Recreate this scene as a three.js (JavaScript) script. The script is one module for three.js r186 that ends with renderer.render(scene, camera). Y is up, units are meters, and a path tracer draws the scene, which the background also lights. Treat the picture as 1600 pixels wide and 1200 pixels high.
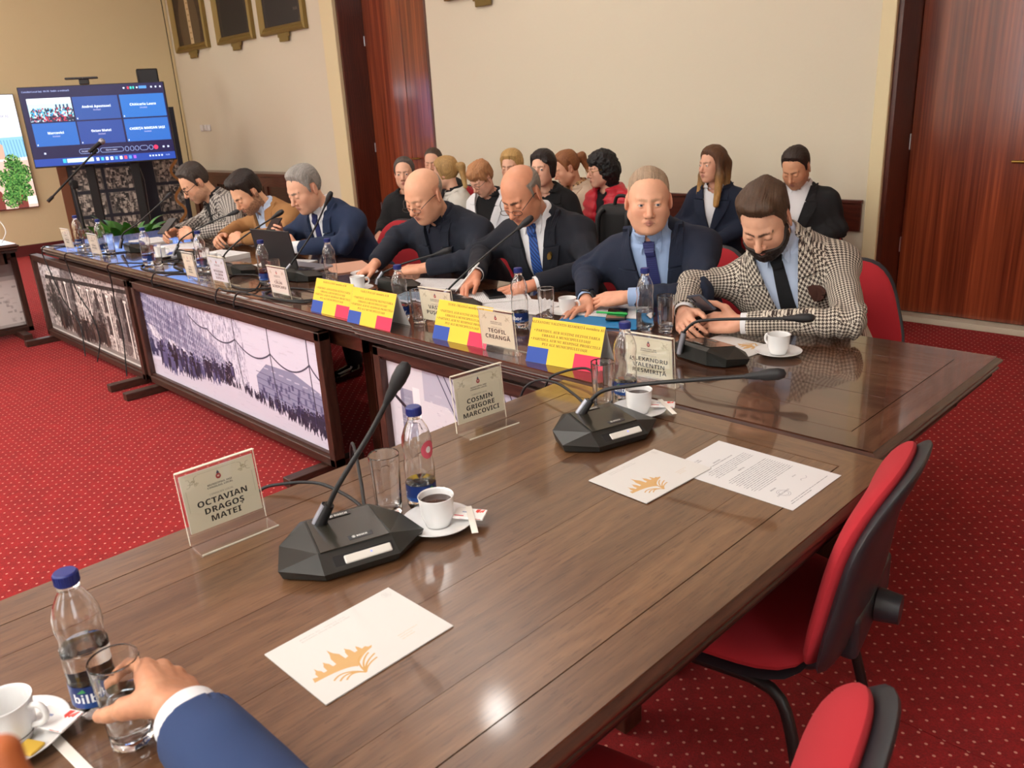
import * as THREE from 'three';
import { RoundedBoxGeometry } from 'three/addons/geometries/RoundedBoxGeometry.js';
import { mergeGeometries } from 'three/addons/utils/BufferGeometryUtils.js';
import { RectAreaLightUniformsLib } from 'three/addons/lights/RectAreaLightUniformsLib.js';

// ---------- camera, sky behind the windows, exposure ----------
const scene = new THREE.Scene();
const renderer = new THREE.WebGLRenderer({ antialias: true });
renderer.toneMapping = THREE.LinearToneMapping;
renderer.toneMappingExposure = 1.2;
renderer.shadowMap.enabled = true;
RectAreaLightUniformsLib.init();
const camera = new THREE.PerspectiveCamera(50.65, 4 / 3, 0.03, 60);
camera.position.set(0, 1.52, 0);
camera.rotation.order = 'YXZ';
camera.rotation.set(-0.32798, 0.80309, -0.056254);   // a standing photographer's phone, looking down and slightly rolled
camera.focus = 2.6; camera.userData.fStop = 8;
scene.background = new THREE.Color(0.86, 0.94, 1.0);
scene.backgroundIntensity = 4.2;
const FINGER = { base: [-.3737, 1.261, -.0335], a: [-.3737, 1.261, -.0335], b: [-.3651, 1.2439, -.034], c: [-.342, 1.2275, -.0347] };
const LAMP = { color: new THREE.Color(1.0, 0.985, 0.945), power: 7.2, glow: 3 };
// ---------- helpers ----------
const { sin, cos, abs, min, max, sqrt, PI, floor, hypot, atan2, exp } = Math;
const V = (x, y, z) => new THREE.Vector3(x, y, z);
const A3 = (a) => new THREE.Vector3(a[0], a[1], a[2]);
let seed_ = 7;
const rnd = () => { seed_ = (seed_ * 1664525 + 1013904223) >>> 0; return seed_ / 4294967296; };
const rr = (a, b) => a + (b - a) * rnd();
const lerp = (a, b, t) => a + (b - a) * t;
const cl = (x, a = 0, b = 1) => (x < a ? a : x > b ? b : x);
const sst = (a, b, x) => { const t = cl((x - a) / (b - a)); return t * t * (3 - 2 * t); };
function hash(x, y, z) { let h = (x * 374761393 + y * 668265263 + z * 1274126177) | 0; h = Math.imul(h ^ (h >>> 13), 1274126177); h ^= h >>> 16; return (h >>> 0) / 4294967296; }
function noise(x, y, z) {   // value noise, -1..1
  const i = floor(x), j = floor(y), k = floor(z); let a = x - i, b = y - j, c = z - k;
  a = a * a * (3 - 2 * a); b = b * b * (3 - 2 * b); c = c * c * (3 - 2 * c);
  const L = (p, q, t) => p + (q - p) * t;
  return 2 * L(L(L(hash(i, j, k), hash(i + 1, j, k), a), L(hash(i, j + 1, k), hash(i + 1, j + 1, k), a), b), L(L(hash(i, j, k + 1), hash(i + 1, j, k + 1), a), L(hash(i, j + 1, k + 1), hash(i + 1, j + 1, k + 1), a), b), c) - 1;
}
const fbm = (x, y, z) => noise(x, y, z) * .55 + noise(x * 2.1, y * 2.1, z * 2.1 + 7) * .3 + noise(x * 4.3, y * 4.3, z * 4.3 + 3) * .15;
const used = {};
function numbered(n) { const k = (used[n] = (used[n] ?? -1) + 1); return k ? n + '_' + String(k).padStart(3, '0') : n; }
function tag(o, label, category, group, kind) { if (label) o.userData.label = label; if (category) o.userData.category = category; if (group) o.userData.group = group; if (kind) o.userData.kind = kind; return o; }
function thing(name, label, category, pos = [0, 0, 0], turn = 0, group) {
  const o = new THREE.Group(); o.name = numbered(name); o.position.set(...pos); o.rotation.y = turn; scene.add(o);
  return tag(o, label, category, group);
}
function mg(list) {
  if (!Array.isArray(list)) return list;
  if (list.length === 1) return list[0];
  const hasC = list.every((g) => g.attributes.color);
  return mergeGeometries(list.map((g) => {
    const n = g.index ? g.toNonIndexed() : g.clone();
    for (const k of Object.keys(n.attributes)) if (!['position', 'normal', 'uv'].includes(k) && !(hasC && k === 'color')) n.deleteAttribute(k);
    if (!n.attributes.normal) n.computeVertexNormals();
    if (!n.attributes.uv) n.setAttribute('uv', new THREE.BufferAttribute(new Float32Array(n.attributes.position.count * 2), 2));
    return n;
  }));
}
function part(name, geo, m, parent, label) {
  const o = new THREE.Mesh(mg(geo), m); o.name = parent === scene ? numbered(name) : name;
  o.castShadow = o.receiveShadow = true; parent.add(o);
  if (label) o.userData.label = label;
  return o;
}
function copy(src, pos, turn, label, group) {
  const c = src.clone(); c.name = numbered(src.name.replace(/_\d{3}$/, '')); c.position.set(...pos); c.rotation.y = turn; scene.add(c);
  c.userData = { ...src.userData }; if (label) c.userData.label = label; if (group) c.userData.group = group;
  return c;
}
function struct(name, geo, m) { const o = part(name, geo, m, scene); o.userData.kind = 'structure'; return o; }
const tr = (g, x, y, z) => g.translate(x, y, z);
// box between two corners, uv in metres with u along the given axis (0 x, 1 y, 2 z)
function bx(x0, y0, z0, x1, y1, z1, ax = 0, r = 0, ou = 0, ov = 0) {
  const w = abs(x1 - x0), h = abs(y1 - y0), d = abs(z1 - z0), rad = min(r, w / 2.01, h / 2.01, d / 2.01);
  const g = r ? new RoundedBoxGeometry(w, h, d, 2, rad) : new THREE.BoxGeometry(w, h, d);
  g.translate((x0 + x1) / 2, (y0 + y1) / 2, (z0 + z1) / 2);
  return buv(g, ax, ou, ov);
}
function buv(g0, ax = 0, ou = 0, ov = 0) {
  const g = g0.index ? g0.toNonIndexed() : g0, p = g.attributes.position, uv = new Float32Array(p.count * 2), a = V(), b = V(), c = V();
  for (let i = 0; i < p.count; i += 3) {
    a.fromBufferAttribute(p, i); b.fromBufferAttribute(p, i + 1); c.fromBufferAttribute(p, i + 2);
    const n = b.clone().sub(a).cross(c.clone().sub(a)), m = [abs(n.x), abs(n.y), abs(n.z)], d = m[0] > m[1] && m[0] > m[2] ? 0 : m[1] > m[2] ? 1 : 2;
    let o = [0, 1, 2].filter((k) => k !== d); if (o[1] === ax) o = [o[1], o[0]];
    [a, b, c].forEach((q, k) => { uv[(i + k) * 2] = q.getComponent(o[0]) + ou; uv[(i + k) * 2 + 1] = q.getComponent(o[1]) + ov; });
  }
  g.setAttribute('uv', new THREE.BufferAttribute(uv, 2));
  return g;
}
function tube(pts, r, seg = 0, rad = 8, closed = false) {
  const c = new THREE.CatmullRomCurve3(pts.map((p) => (Array.isArray(p) ? A3(p) : p)), closed);
  return new THREE.TubeGeometry(c, seg || pts.length * 6, r, rad, closed);
}
function bar(a, b, r0, r1 = r0, n = 12) {
  const A = Array.isArray(a) ? A3(a) : a, B = Array.isArray(b) ? A3(b) : b, d = B.clone().sub(A), g = new THREE.CylinderGeometry(r1, r0, d.length(), n);
  g.translate(0, d.length() / 2, 0).applyQuaternion(new THREE.Quaternion().setFromUnitVectors(V(0, 1, 0), d.normalize()));
  return g.translate(A.x, A.y, A.z);
}
const lathe = (pts, n = 40) => new THREE.LatheGeometry(pts.map((p) => new THREE.Vector2(p[0], p[1])), n);
// flat sheet with uv 0..1 on its upper (+y) face; a thin slab with real edges
function sheet(w, d, t = .0004) {   // centred, lies on y=0
  const g = new THREE.BoxGeometry(w, t, d); g.translate(0, t / 2, 0); return g;
}
// faces from outlines: extrude a shape (x,y) by depth t along z
function ext(pts, t, bevel = 0) {
  const s = new THREE.Shape(pts.map((p) => new THREE.Vector2(p[0], p[1])));
  return new THREE.ExtrudeGeometry(s, { depth: t, bevelEnabled: bevel > 0, bevelSize: bevel, bevelThickness: bevel, bevelSegments: 2, curveSegments: 12 });
}
// printed panel: a plane (uv 0..1) in the xy plane facing +z
const pane = (w, h) => new THREE.PlaneGeometry(w, h);
// polygon prism mesh from explicit vertices and faces (flat shaded)
function poly(v, faces) {
  const pos = [];
  for (const f of faces) for (let i = 1; i < f.length - 1; i++) pos.push(...v[f[0]], ...v[f[i]], ...v[f[i + 1]]);
  const g = new THREE.BufferGeometry(); g.setAttribute('position', new THREE.Float32BufferAttribute(pos, 3)); g.computeVertexNormals();
  return buv(g);
}
// cushion: a disc-like grid over a superellipse outline, bent by a function
function cushion(w, h, t, e, bend, n = 40, rings = 9, taper = 0) {
  const pos = [], idx = [], side = (s) => {
    const base = pos.length / 3;
    for (let i = 0; i <= rings; i++) for (let j = 0; j < n; j++) {
      const q = sin((i / rings) * PI / 2), a = (j / n) * 2 * PI, c = cos(a), ss = sin(a);
      const R = 1 / Math.pow(Math.pow(abs(c), e) + Math.pow(abs(ss), e), 1 / e);
      let x = c * R * q, y = ss * R * q; const zz = s * t / 2 * sqrt(max(0, 1 - Math.pow(q, 5)));
      x *= w / 2 * (1 + taper * y); y *= h / 2;
      pos.push(...bend(x, y, zz));
    }
    for (let i = 0; i < rings; i++) for (let j = 0; j < n; j++) {
      const a = base + i * n + j, b = base + i * n + (j + 1) % n, c = a + n, d = b + n;
      if (s > 0) idx.push(a, c, b, b, c, d); else idx.push(a, b, c, b, d, c);
    }
  };
  side(1); side(-1);
  const g = new THREE.BufferGeometry(); g.setAttribute('position', new THREE.Float32BufferAttribute(pos, 3)); g.setIndex(idx); g.computeVertexNormals();
  return g;
}
// ---------- signed distance fields and surface nets ----------
const smin = (a, b, k) => { const h = max(k - abs(a - b), 0) / k; return min(a, b) - h * h * k * .25; };
const smax = (a, b, k) => -smin(-a, -b, k);
function cap(px, py, pz, a, b, ra, rb) {
  const bx_ = b[0] - a[0], by = b[1] - a[1], bz = b[2] - a[2], qx = px - a[0], qy = py - a[1], qz = pz - a[2];
  let t = (qx * bx_ + qy * by + qz * bz) / (bx_ * bx_ + by * by + bz * bz + 1e-9); t = t < 0 ? 0 : t > 1 ? 1 : t;
  const x = qx - bx_ * t, y = qy - by * t, z = qz - bz * t;
  return sqrt(x * x + y * y + z * z) - (ra + (rb - ra) * t);
}
function ell(x, y, z, rx, ry, rz) {
  const a = x / rx, b = y / ry, c = z / rz, k0 = sqrt(a * a + b * b + c * c), d = a / rx, e = b / ry, f = c / rz, k1 = sqrt(d * d + e * e + f * f);
  return k1 < 1e-9 ? -min(rx, ry, rz) : k0 * (k0 - 1) / k1;
}
const sph = (x, y, z, r) => sqrt(x * x + y * y + z * z) - r;
function nets(f, lo, hi, h, far = 5.5) {
  const nx = Math.ceil((hi[0] - lo[0]) / h) + 1, ny = Math.ceil((hi[1] - lo[1]) / h) + 1, nz = Math.ceil((hi[2] - lo[2]) / h) + 1;
  const v = new Float32Array(nx * ny * nz), sx = 1, sy = nx, sz = nx * ny;
  for (let K = 0; K < nz; K += 4) for (let J = 0; J < ny; J += 4) for (let I = 0; I < nx; I += 4) {
    const d = f(lo[0] + (I + 1.5) * h, lo[1] + (J + 1.5) * h, lo[2] + (K + 1.5) * h), skip = abs(d) > far * h;
    for (let k = K; k < min(K + 4, nz); k++) for (let j = J; j < min(J + 4, ny); j++) for (let i = I; i < min(I + 4, nx); i++)
      v[i + j * sy + k * sz] = skip ? d : f(lo[0] + i * h, lo[1] + j * h, lo[2] + k * h);
  }
  const id = new Int32Array(nx * ny * nz).fill(-1), pos = [], idx = [];
  const E = [[0, 1], [2, 3], [4, 5], [6, 7], [0, 2], [1, 3], [4, 6], [5, 7], [0, 4], [1, 5], [2, 6], [3, 7]];
  for (let k = 0; k < nz - 1; k++) for (let j = 0; j < ny - 1; j++) for (let i = 0; i < nx - 1; i++) {
    const o = i + j * sy + k * sz, c = [v[o], v[o + 1], v[o + sy], v[o + sy + 1], v[o + sz], v[o + sz + 1], v[o + sz + sy], v[o + sz + sy + 1]];
    let m = 0; for (let q = 0; q < 8; q++) if (c[q] < 0) m |= 1 << q;
    if (m === 0 || m === 255) continue;
    let x = 0, y = 0, z = 0, n = 0;
    for (const [a, b] of E) {
      if ((c[a] < 0) === (c[b] < 0)) continue;
      const t = c[a] / (c[a] - c[b]);
      x += (a & 1) + ((b & 1) - (a & 1)) * t; y += ((a >> 1) & 1) + (((b >> 1) & 1) - ((a >> 1) & 1)) * t; z += (a >> 2) + ((b >> 2) - (a >> 2)) * t; n++;
    }
    id[o] = pos.length / 3; pos.push(lo[0] + (i + x / n) * h, lo[1] + (j + y / n) * h, lo[2] + (k + z / n) * h);
  }
  const quad = (a, b, c, d, fl) => { if (a < 0 || b < 0 || c < 0 || d < 0) return; if (fl) idx.push(a, b, c, a, c, d); else idx.push(a, c, b, a, d, c); };
  for (let k = 1; k < nz - 1; k++) for (let j = 1; j < ny - 1; j++) for (let i = 1; i < nx - 1; i++) {
    const o = i + j * sy + k * sz, s = v[o] < 0;
    if (s !== v[o + 1] < 0) quad(id[o], id[o - sy], id[o - sy - sz], id[o - sz], !s);
    if (s !== v[o + sy] < 0) quad(id[o], id[o - sz], id[o - sz - 1], id[o - 1], !s);
    if (s !== v[o + sz] < 0) quad(id[o], id[o - 1], id[o - 1 - sy], id[o - sy], !s);
  }
  const g = new THREE.BufferGeometry(); g.setAttribute('position', new THREE.Float32BufferAttribute(pos, 3)); g.setIndex(idx); g.computeVertexNormals();
  return g;
}
// ---------- textures ----------
function tex(c, srgb = true, rep) {
  const t = new THREE.CanvasTexture(c); if (srgb) t.colorSpace = THREE.SRGBColorSpace;
  t.wrapS = t.wrapT = THREE.RepeatWrapping; if (rep) t.repeat.set(...rep); return t;
}
function canvas(w, h, fn) { const c = document.createElement('canvas'); c.width = w; c.height = h; const g = c.getContext('2d'); fn(g, w, h); return c; }
function pixels(w, h, fn, srgb = true, rep) {   // fn(x,y) -> [r,g,b] 0..255
  const d = new Uint8Array(w * h * 4);
  for (let y = 0; y < h; y++) for (let x = 0; x < w; x++) { const c = fn(x, y), i = (y * w + x) * 4; d[i] = cl(c[0], 0, 255); d[i + 1] = cl(c[1], 0, 255); d[i + 2] = cl(c[2], 0, 255); d[i + 3] = 255; }
  const t = new THREE.DataTexture(d, w, h); t.magFilter = THREE.LinearFilter; t.minFilter = THREE.LinearFilter; t.wrapS = t.wrapT = THREE.RepeatWrapping; if (srgb) t.colorSpace = THREE.SRGBColorSpace; if (rep) t.repeat.set(...rep); t.needsUpdate = true; return t;
}
// tileable value noise on a p x q lattice
const tn = (x, y, p, q, s) => { const i = floor(x), j = floor(y); let a = x - i, b = y - j; a = a * a * (3 - 2 * a); b = b * b * (3 - 2 * b); const m = (n, k) => ((n % k) + k) % k, H = (u, v) => hash(m(u, p), m(v, q), s); return lerp(lerp(H(i, j), H(i + 1, j), a), lerp(H(i, j + 1), H(i + 1, j + 1), a), b); };
function woodTex(ca, cb, s, rep, streak = 1) {   // u runs along the grain
  return pixels(1024, 512, (x, y) => {
    const u = x / 1024, v = y / 512;
    const warp = tn(u * 6, v * 4, 6, 4, s) * .9 + tn(u * 16, v * 8, 16, 8, s + 1) * .3;
    const ring = .5 + .5 * sin((v * 14 + warp * 2.2) * 2 * PI);
    const fib = tn(u * 24, v * 180, 24, 180, s + 2) * .6 + tn(u * 60, v * 300, 60, 300, s + 3) * .4;
    const pore = tn(u * 40, v * 256, 40, 256, s + 4) > .8 ? .28 : 0;
    const big = tn(u * 3, v * 9, 3, 9, s + 5);
    const t = cl(.28 * ring * streak + .42 * fib + .4 * big - pore - .05);
    return [lerp(ca[0], cb[0], t), lerp(ca[1], cb[1], t), lerp(ca[2], cb[2], t)];
  }, true, rep);
}
const rough = (lo, hi, s, n = 8, rep = [1, 1]) => pixels(256, 256, (x, y) => { const t = tn(x / 256 * n, y / 256 * n, n, n, s) * .6 + tn(x / 256 * n * 5, y / 256 * n * 5, n * 5, n * 5, s + 1) * .4, v = lerp(lo, hi, t) * 255; return [v, v, v]; }, false, rep);
const S = (o) => new THREE.MeshStandardMaterial(o), P = (o) => new THREE.MeshPhysicalMaterial(o);
const weave = pixels(128, 128, (x, y) => { const a = ((x >> 1) + (y >> 1)) & 1 ? 150 : 90, n = hash(x, y, 3) * 70; return [a + n, a + n, a + n]; }, false, [60, 60]);
const M = {};
M.tableTop = P({ map: woodTex([84, 56, 36], [136, 100, 68], 11, [.7, 1.6], .6), roughness: .34, bumpMap: rough(0, 1, 40, 64, [1.4, 6]), bumpScale: .0001, clearcoat: .85, clearcoatRoughness: .06 });
M.tableTop2 = M.tableTop.clone(); M.tableTop2.map = woodTex([76, 50, 32], [126, 91, 61], 21, [.7, 1.6], .6);
M.tableTop3 = M.tableTop.clone(); M.tableTop3.map = woodTex([90, 62, 41], [148, 111, 77], 31, [.7, 1.6], .6);
M.rowTop = P({ map: woodTex([46, 26, 18], [104, 66, 46], 41, [.7, 1.6]), roughness: .2, clearcoat: .8, clearcoatRoughness: .04 });
M.rowTop2 = M.rowTop.clone(); M.rowTop2.map = woodTex([56, 34, 23], [122, 82, 56], 51, [.7, 1.6]);
M.edgeWood = P({ map: woodTex([40, 20, 13], [84, 48, 32], 61, [.8, 2]), roughness: .3, clearcoat: .4, clearcoatRoughness: .2 });
M.underWood = S({ color: 0x2a1710, roughness: .7 });
M.frameWood = S({ map: woodTex([44, 26, 20], [86, 54, 42], 71, [.8, 2]), roughness: .42 });
M.veneer = P({ map: pixels(1024, 512, (x, y) => {   // u along the grain: long straight mahogany stripes
  const u = x / 1024, v = y / 512, t = cl(tn(u * 2, v * 36, 2, 36, 5) * .5 + tn(u * 5, v * 120, 5, 120, 6) * .38 + tn(u * 8, v * 240, 8, 240, 7) * .22 - .05);
  return [lerp(84, 178, t), lerp(32, 88, t), lerp(18, 50, t)];
}, true, [.42, .9]), roughness: .22, clearcoat: .6, clearcoatRoughness: .12 });
M.jamb = P({ map: woodTex([58, 22, 14], [104, 48, 32], 81, [.6, 2]), roughness: .35, clearcoat: .3 });
M.wall = S({ color: 0xd8d0ba, roughness: .92, bumpMap: rough(0, 1, 90, 48, [1.2, 1.2]), bumpScale: .0006 });
M.wallWarm = S({ color: 0xe4d4a8, roughness: .92, bumpMap: rough(0, 1, 91, 48, [1.2, 1.2]), bumpScale: .0006 });
M.ceil = S({ color: 0xf2efe8, roughness: .95 });
M.trim = S({ color: 0xe0d2a8, roughness: .6 });
M.stone = S({ color: 0xcfc7b2, roughness: .6 });
M.black = S({ color: 0x141415, roughness: .45 });
M.blackMatte = S({ color: 0x0d0d0e, roughness: .75 });
M.blackGloss = P({ color: 0x08080a, roughness: .12, clearcoat: .5 });
M.plastic = S({ color: 0x23252a, roughness: .42 });
M.micTop = P({ color: 0x2b2922, roughness: .2, clearcoat: .5, clearcoatRoughness: .1 });
M.micBody = S({ color: 0x222421, roughness: .38 });
M.steel = S({ color: 0xb9bcc2, roughness: .28, metalness: 1 });
M.silver = S({ color: 0xa7aab4, roughness: .38, metalness: .6 });
M.brass = S({ color: 0x9a7a3c, roughness: .35, metalness: .85 });
M.gilt = S({ color: 0x8d7741, roughness: .45, metalness: .45, bumpMap: rough(0, 1, 33, 32, [8, 8]), bumpScale: .002 });
M.paper = S({ color: 0xdad9d6, roughness: .85 });
M.china = P({ color: 0xebebea, roughness: .16, clearcoat: .4 });
M.coffee = P({ color: 0x35190a, roughness: .08 });
M.redFabric = S({ color: 0xa8212b, roughness: .95, bumpMap: weave, bumpScale: .0005 });
M.capBlue = S({ color: 0x1b2a73, roughness: .4 });
M.glass = P({ color: 0xffffff, roughness: .02, transmission: 1, ior: 1.5, thickness: .01 });
M.pet = P({ color: 0xffffff, roughness: .015, transmission: 1, ior: 1.5, thickness: .004 });
M.water = P({ color: 0xffffff, roughness: .01, transmission: 1, ior: 1.33, thickness: .05 });
M.acrylic = P({ color: 0xffffff, roughness: .03, transmission: 1, ior: 1.45, thickness: 0 });
M.rubber = S({ color: 0x17181a, roughness: .6 });
M.leaf = [0x3f7a2a, 0x4f8d34, 0x2f6524].map((c) => P({ color: c, roughness: .45, transmission: .12, side: THREE.DoubleSide }));
// ---------- the room ----------
const ZB = -5.44, XL = -12.2, XR = 3.4, ZF = 4.2, H = 4.3;
{
  // red carpet with a lattice of small pale dots
  const N = 1024, cell = 64;
  M.carpet = S({
    map: pixels(N, N, (x, y) => {
      let d = 9; const gx = x / cell, gy = y / cell;
      for (const [ox, oy] of [[0, 0], [.5, .5]]) { const a = ((gx - ox) % 1 + 1) % 1, b = ((gy - oy) % 1 + 1) % 1; d = min(d, hypot(a > .5 ? a - 1 : a, b > .5 ? b - 1 : b)); }
      const n = tn(x / 4, y / 4, 256, 256, 1) * .5 + tn(x / 40, y / 40, 26, 26, 2) * .3 + hash(x, y, 9) * .2, dot = 1 - sst(.06, .095, d), k = .8 + .4 * n;
      return [lerp(152 * k, 236, dot * .85), lerp(26 * k, 170, dot * .85), lerp(28 * k, 150, dot * .85)];
    }, true, [1.14, 1.14]),
    roughness: 1, bumpMap: rough(0, 1, 17, 64, [14, 14]), bumpScale: .002,
  });
  struct('floor', [bx(XL - .2, -.15, ZB - .6, XR + .2, -.008, ZF + .2), bx(XL - .2, -.008, ZB - .6, XR + .2, 0, -1.8225), bx(XL - .2, -.008, -1.8185, XR + .2, 0, ZF + .2)], M.carpet);   // two widths of carpet, the seam between them
  const ce = struct('ceiling', bx(XL - .2, H, ZB - .6, XR + .2, H + .2, ZF + .2), M.ceil);
  // back wall with two deep door openings
  struct('wall_back', [
    bx(XL - .2, 0, ZB - .5, -8.02, H, ZB), bx(-6.53, 0, ZB - .5, -2.11, H, ZB), bx(-.55, 0, ZB - .5, XR + .2, H, ZB),
    bx(-8.02, 3.3, ZB - .5, -6.53, H, ZB), bx(-2.11, 3.3, ZB - .5, -.55, H, ZB)], M.wall);
  struct('wall_behind_doors', [bx(-8.2, 0, ZB - .7, -6.3, 3.5, ZB - .5), bx(-2.3, 0, ZB - .7, -.4, 3.5, ZB - .5)], M.wall);
  struct('wall_left', bx(XL - .2, 0, ZB, XL, H, ZF), M.wallWarm);
  struct('wall_right', [bx(XR, 0, ZB, XR + .3, H, .4), bx(XR, 0, 2.0, XR + .3, H, ZF), ...[.4].flatMap((z) => [bx(XR, 0, z, XR + .3, .9, z + 1.6), bx(XR, 3.5, z, XR + .3, H, z + 1.6)])], M.wall);
  [.4].forEach((z, i) => {
    const w = new THREE.Group(); w.name = 'window_' + (i + 5); w.userData.kind = 'structure'; scene.add(w);
    part('window_frame', [bx(XR + .1, .9, z, XR + .18, 3.5, z + .06, 1), bx(XR + .1, .9, z + 1.54, XR + .18, 3.5, z + 1.6, 1), bx(XR + .1, .9, z + .77, XR + .18, 3.5, z + .83, 1), bx(XR + .1, .9, z, XR + .18, .96, z + 1.6, 2), bx(XR + .1, 3.44, z, XR + .18, 3.5, z + 1.6, 2)], M.trim, w);
    for (const q of [z + .06, z + .83]) part('pane', bx(XR + .135, .96, q, XR + .145, 3.44, q + .71), M.acrylic, w);
  });
  // front wall with four tall windows, behind the photographer and to the left
  const W = [[-10.6, -9.2], [-7.4, -6.0], [-4.2, -2.8], [-1.0, .4]], fw = [];
  let x = XL; for (const [a, b] of W) { fw.push(bx(x, 0, ZF, a, H, ZF + .3)); fw.push(bx(a, 0, ZF, b, .9, ZF + .3), bx(a, 3.5, ZF, b, H, ZF + .3)); x = b; }
  fw.push(bx(x, 0, ZF, XR, H, ZF + .3)); struct('wall_front', fw, M.wall);
  W.forEach(([a, b], i) => {
    const w = new THREE.Group(); w.name = 'window_' + (i + 1); w.userData.kind = 'structure'; scene.add(w);
    const f = [], m = (a + b) / 2;
    f.push(bx(a, .9, ZF + .1, a + .06, 3.5, ZF + .18, 1), bx(b - .06, .9, ZF + .1, b, 3.5, ZF + .18, 1), bx(m - .03, .9, ZF + .1, m + .03, 3.5, ZF + .18, 1), bx(a, .9, ZF + .1, b, .96, ZF + .18), bx(a, 3.44, ZF + .1, b, 3.5, ZF + .18), bx(a, 2.6, ZF + .1, b, 2.66, ZF + .18));
    part('window_frame', f, M.trim, w);
    for (const [p, q] of [[a + .06, m - .03], [m + .03, b - .06]]) for (const [r, s] of [[.96, 2.6], [2.66, 3.44]]) part('pane', bx(p, r, ZF + .135, q, s, ZF + .145), M.acrylic, w);
  });
  // dark red skirting strip along the left wall
  struct('baseboard_left', bx(XL, 0, ZB, XL + .025, .14, ZF, 2), S({ color: 0x5d1c1a, roughness: .7 }));
  struct('trim_1', bx(-8.27, 0, ZB, -8.02, 3.4, ZB + .05, 1, .008), M.trim);
  struct('trim_2', bx(-2.2, 0, ZB, -2.11, 3.4, ZB + .035, 1, .008), M.trim);
  struct('trim_3', bx(-.55, 0, ZB, -.46, 3.4, ZB + .035, 1, .008), M.trim);
  // vertical edge bead where the warm wall meets the back wall
  struct('trim_4', bx(XL, 0, ZB, XL + .03, H, ZB + .03, 1, .008), M.wallWarm);
  const door = (n, x0, x1, mid, zl) => {
    const d = new THREE.Group(); d.name = 'door_' + n; d.userData.kind = 'structure'; scene.add(d);
    part('jamb', [bx(x0, 0, zl - .04, x0 + .03, 3.3, ZB + .005, 1), bx(x1 - .03, 0, zl - .04, x1, 3.3, ZB + .005, 1), bx(x0, 3.27, zl - .04, x1, 3.3, ZB + .005)], M.jamb, d);
    const yb = n === 2 ? .045 : .01;
    for (const [a, b, k] of [[x0 + .032, mid - .004, 0], [mid + .004, x1 - .032, 1]]) {
      const l = part('door_leaf', bx(a, yb, zl - .045, b, 3.265, zl, 1, .004, k * 1.7 + n, k * .63 + n * .3), M.veneer, d);
      for (const hy of [.5, 1.17, 2.3]) part('hinge', tr(new THREE.CylinderGeometry(.007, .007, .1, 10), k ? b + .003 : a - .003, hy, zl + .006), M.steel, l);
      part('door_handle', tr(tube([[0, 0, 0], [0, 0, .05], [k ? .03 : -.03, 0, .055], [k ? .12 : -.12, 0, .05]], .009), k ? mid + .07 : mid - .07, 1.05, zl), M.brass, l);
    }
  };
  door(1, -8.02, -6.53, -7.33, -5.75);
  door(2, -2.11, -.55, -1.272, -5.75);
  struct('door_sill', bx(-2.11, 0, -5.8, -.55, .04, ZB - .2, 0, .004), M.stone);
  // dark rail on the wall behind the audience, and the panelled cover under the portraits
  struct('trim_5', [bx(-6.2, .62, ZB, -2.23, .82, ZB + .02, 0, .004), bx(-6.2, .80, ZB, -2.225, .825, ZB + .03, 0, .004)], M.jamb);
  const rc = thing('radiator_cover', 'long dark wooden panelled cover with slatted grille against the wall below the portraits', 'radiator cover', [-10.35, 0, ZB]);
  part('top_board', bx(-1.5, .86, 0, 1.5, .9, .26, 0, .006), M.jamb, rc);
  for (const x of [-1.48, 1.44]) part('end_panel', bx(x, 0, 0, x + .04, .86, .23, 1), M.jamb, rc);
  part('frame', [bx(-1.44, .74, .19, 1.44, .86, .23), bx(-1.44, 0, .19, 1.44, .12, .23), ...[-1.44, -.75, .62, 1.36].map((x) => bx(x, .12, .19, x + .08, .74, .23, 1))], M.jamb, rc);
  for (const x of [-1.36, .7]) part('panel', bx(x, .12, .185, x + .65, .74, .205), M.edgeWood, rc);
  part('back_board', bx(-.7, .12, .02, .62, .74, .035), M.edgeWood, rc);
  for (let i = 0; i < 26; i++) part('slat', bx(-.655 + i * .05, .12, .19, -.63 + i * .05, .74, .215, 1, 0, i * .2, i * .11), M.edgeWood, rc);
}
// opal ceiling luminaires: glowing dish + area light just under it
{
  const proto = { glow: S({ color: 0xffffff, emissive: LAMP.color, emissiveIntensity: LAMP.glow, roughness: .6 }), rim: M.brass };
  for (const [i, x] of [-10.2, -7.0, -3.8, -.6].entries()) for (const [j, z] of [1.0, 3.0].entries()) {
    const t = thing('ceiling_lamp', ['left', 'left of centre', 'right of centre', 'right'][i] + ' round opal ceiling lamp in the ' + ['row over the open floor', 'row by the windows'][j], 'lamp', [x, H - .55, z]);
    part('rod', tr(new THREE.CylinderGeometry(.012, .012, .85, 12), 0, .125, 0), M.brass, t);
    part('rim', tr(new THREE.TorusGeometry(.62, .02, 10, 48).rotateX(PI / 2), 0, -.33, 0), proto.rim, t);
    part('shade', lathe([[0, -.37], [.3, -.365], [.5, -.35], [.61, -.33], [.5, -.31], [.3, -.295], [0, -.29]], 40), proto.glow, t);
    const l = new THREE.RectAreaLight(LAMP.color, LAMP.power, 1.08, 1.08); l.position.set(0, -.38, 0); l.rotation.x = -PI / 2; t.add(l);
    const u = new THREE.RectAreaLight(LAMP.color, LAMP.power, 1.08, 1.08); u.position.set(0, -.28, 0); u.rotation.x = PI / 2; t.add(u);
  }
}
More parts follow.
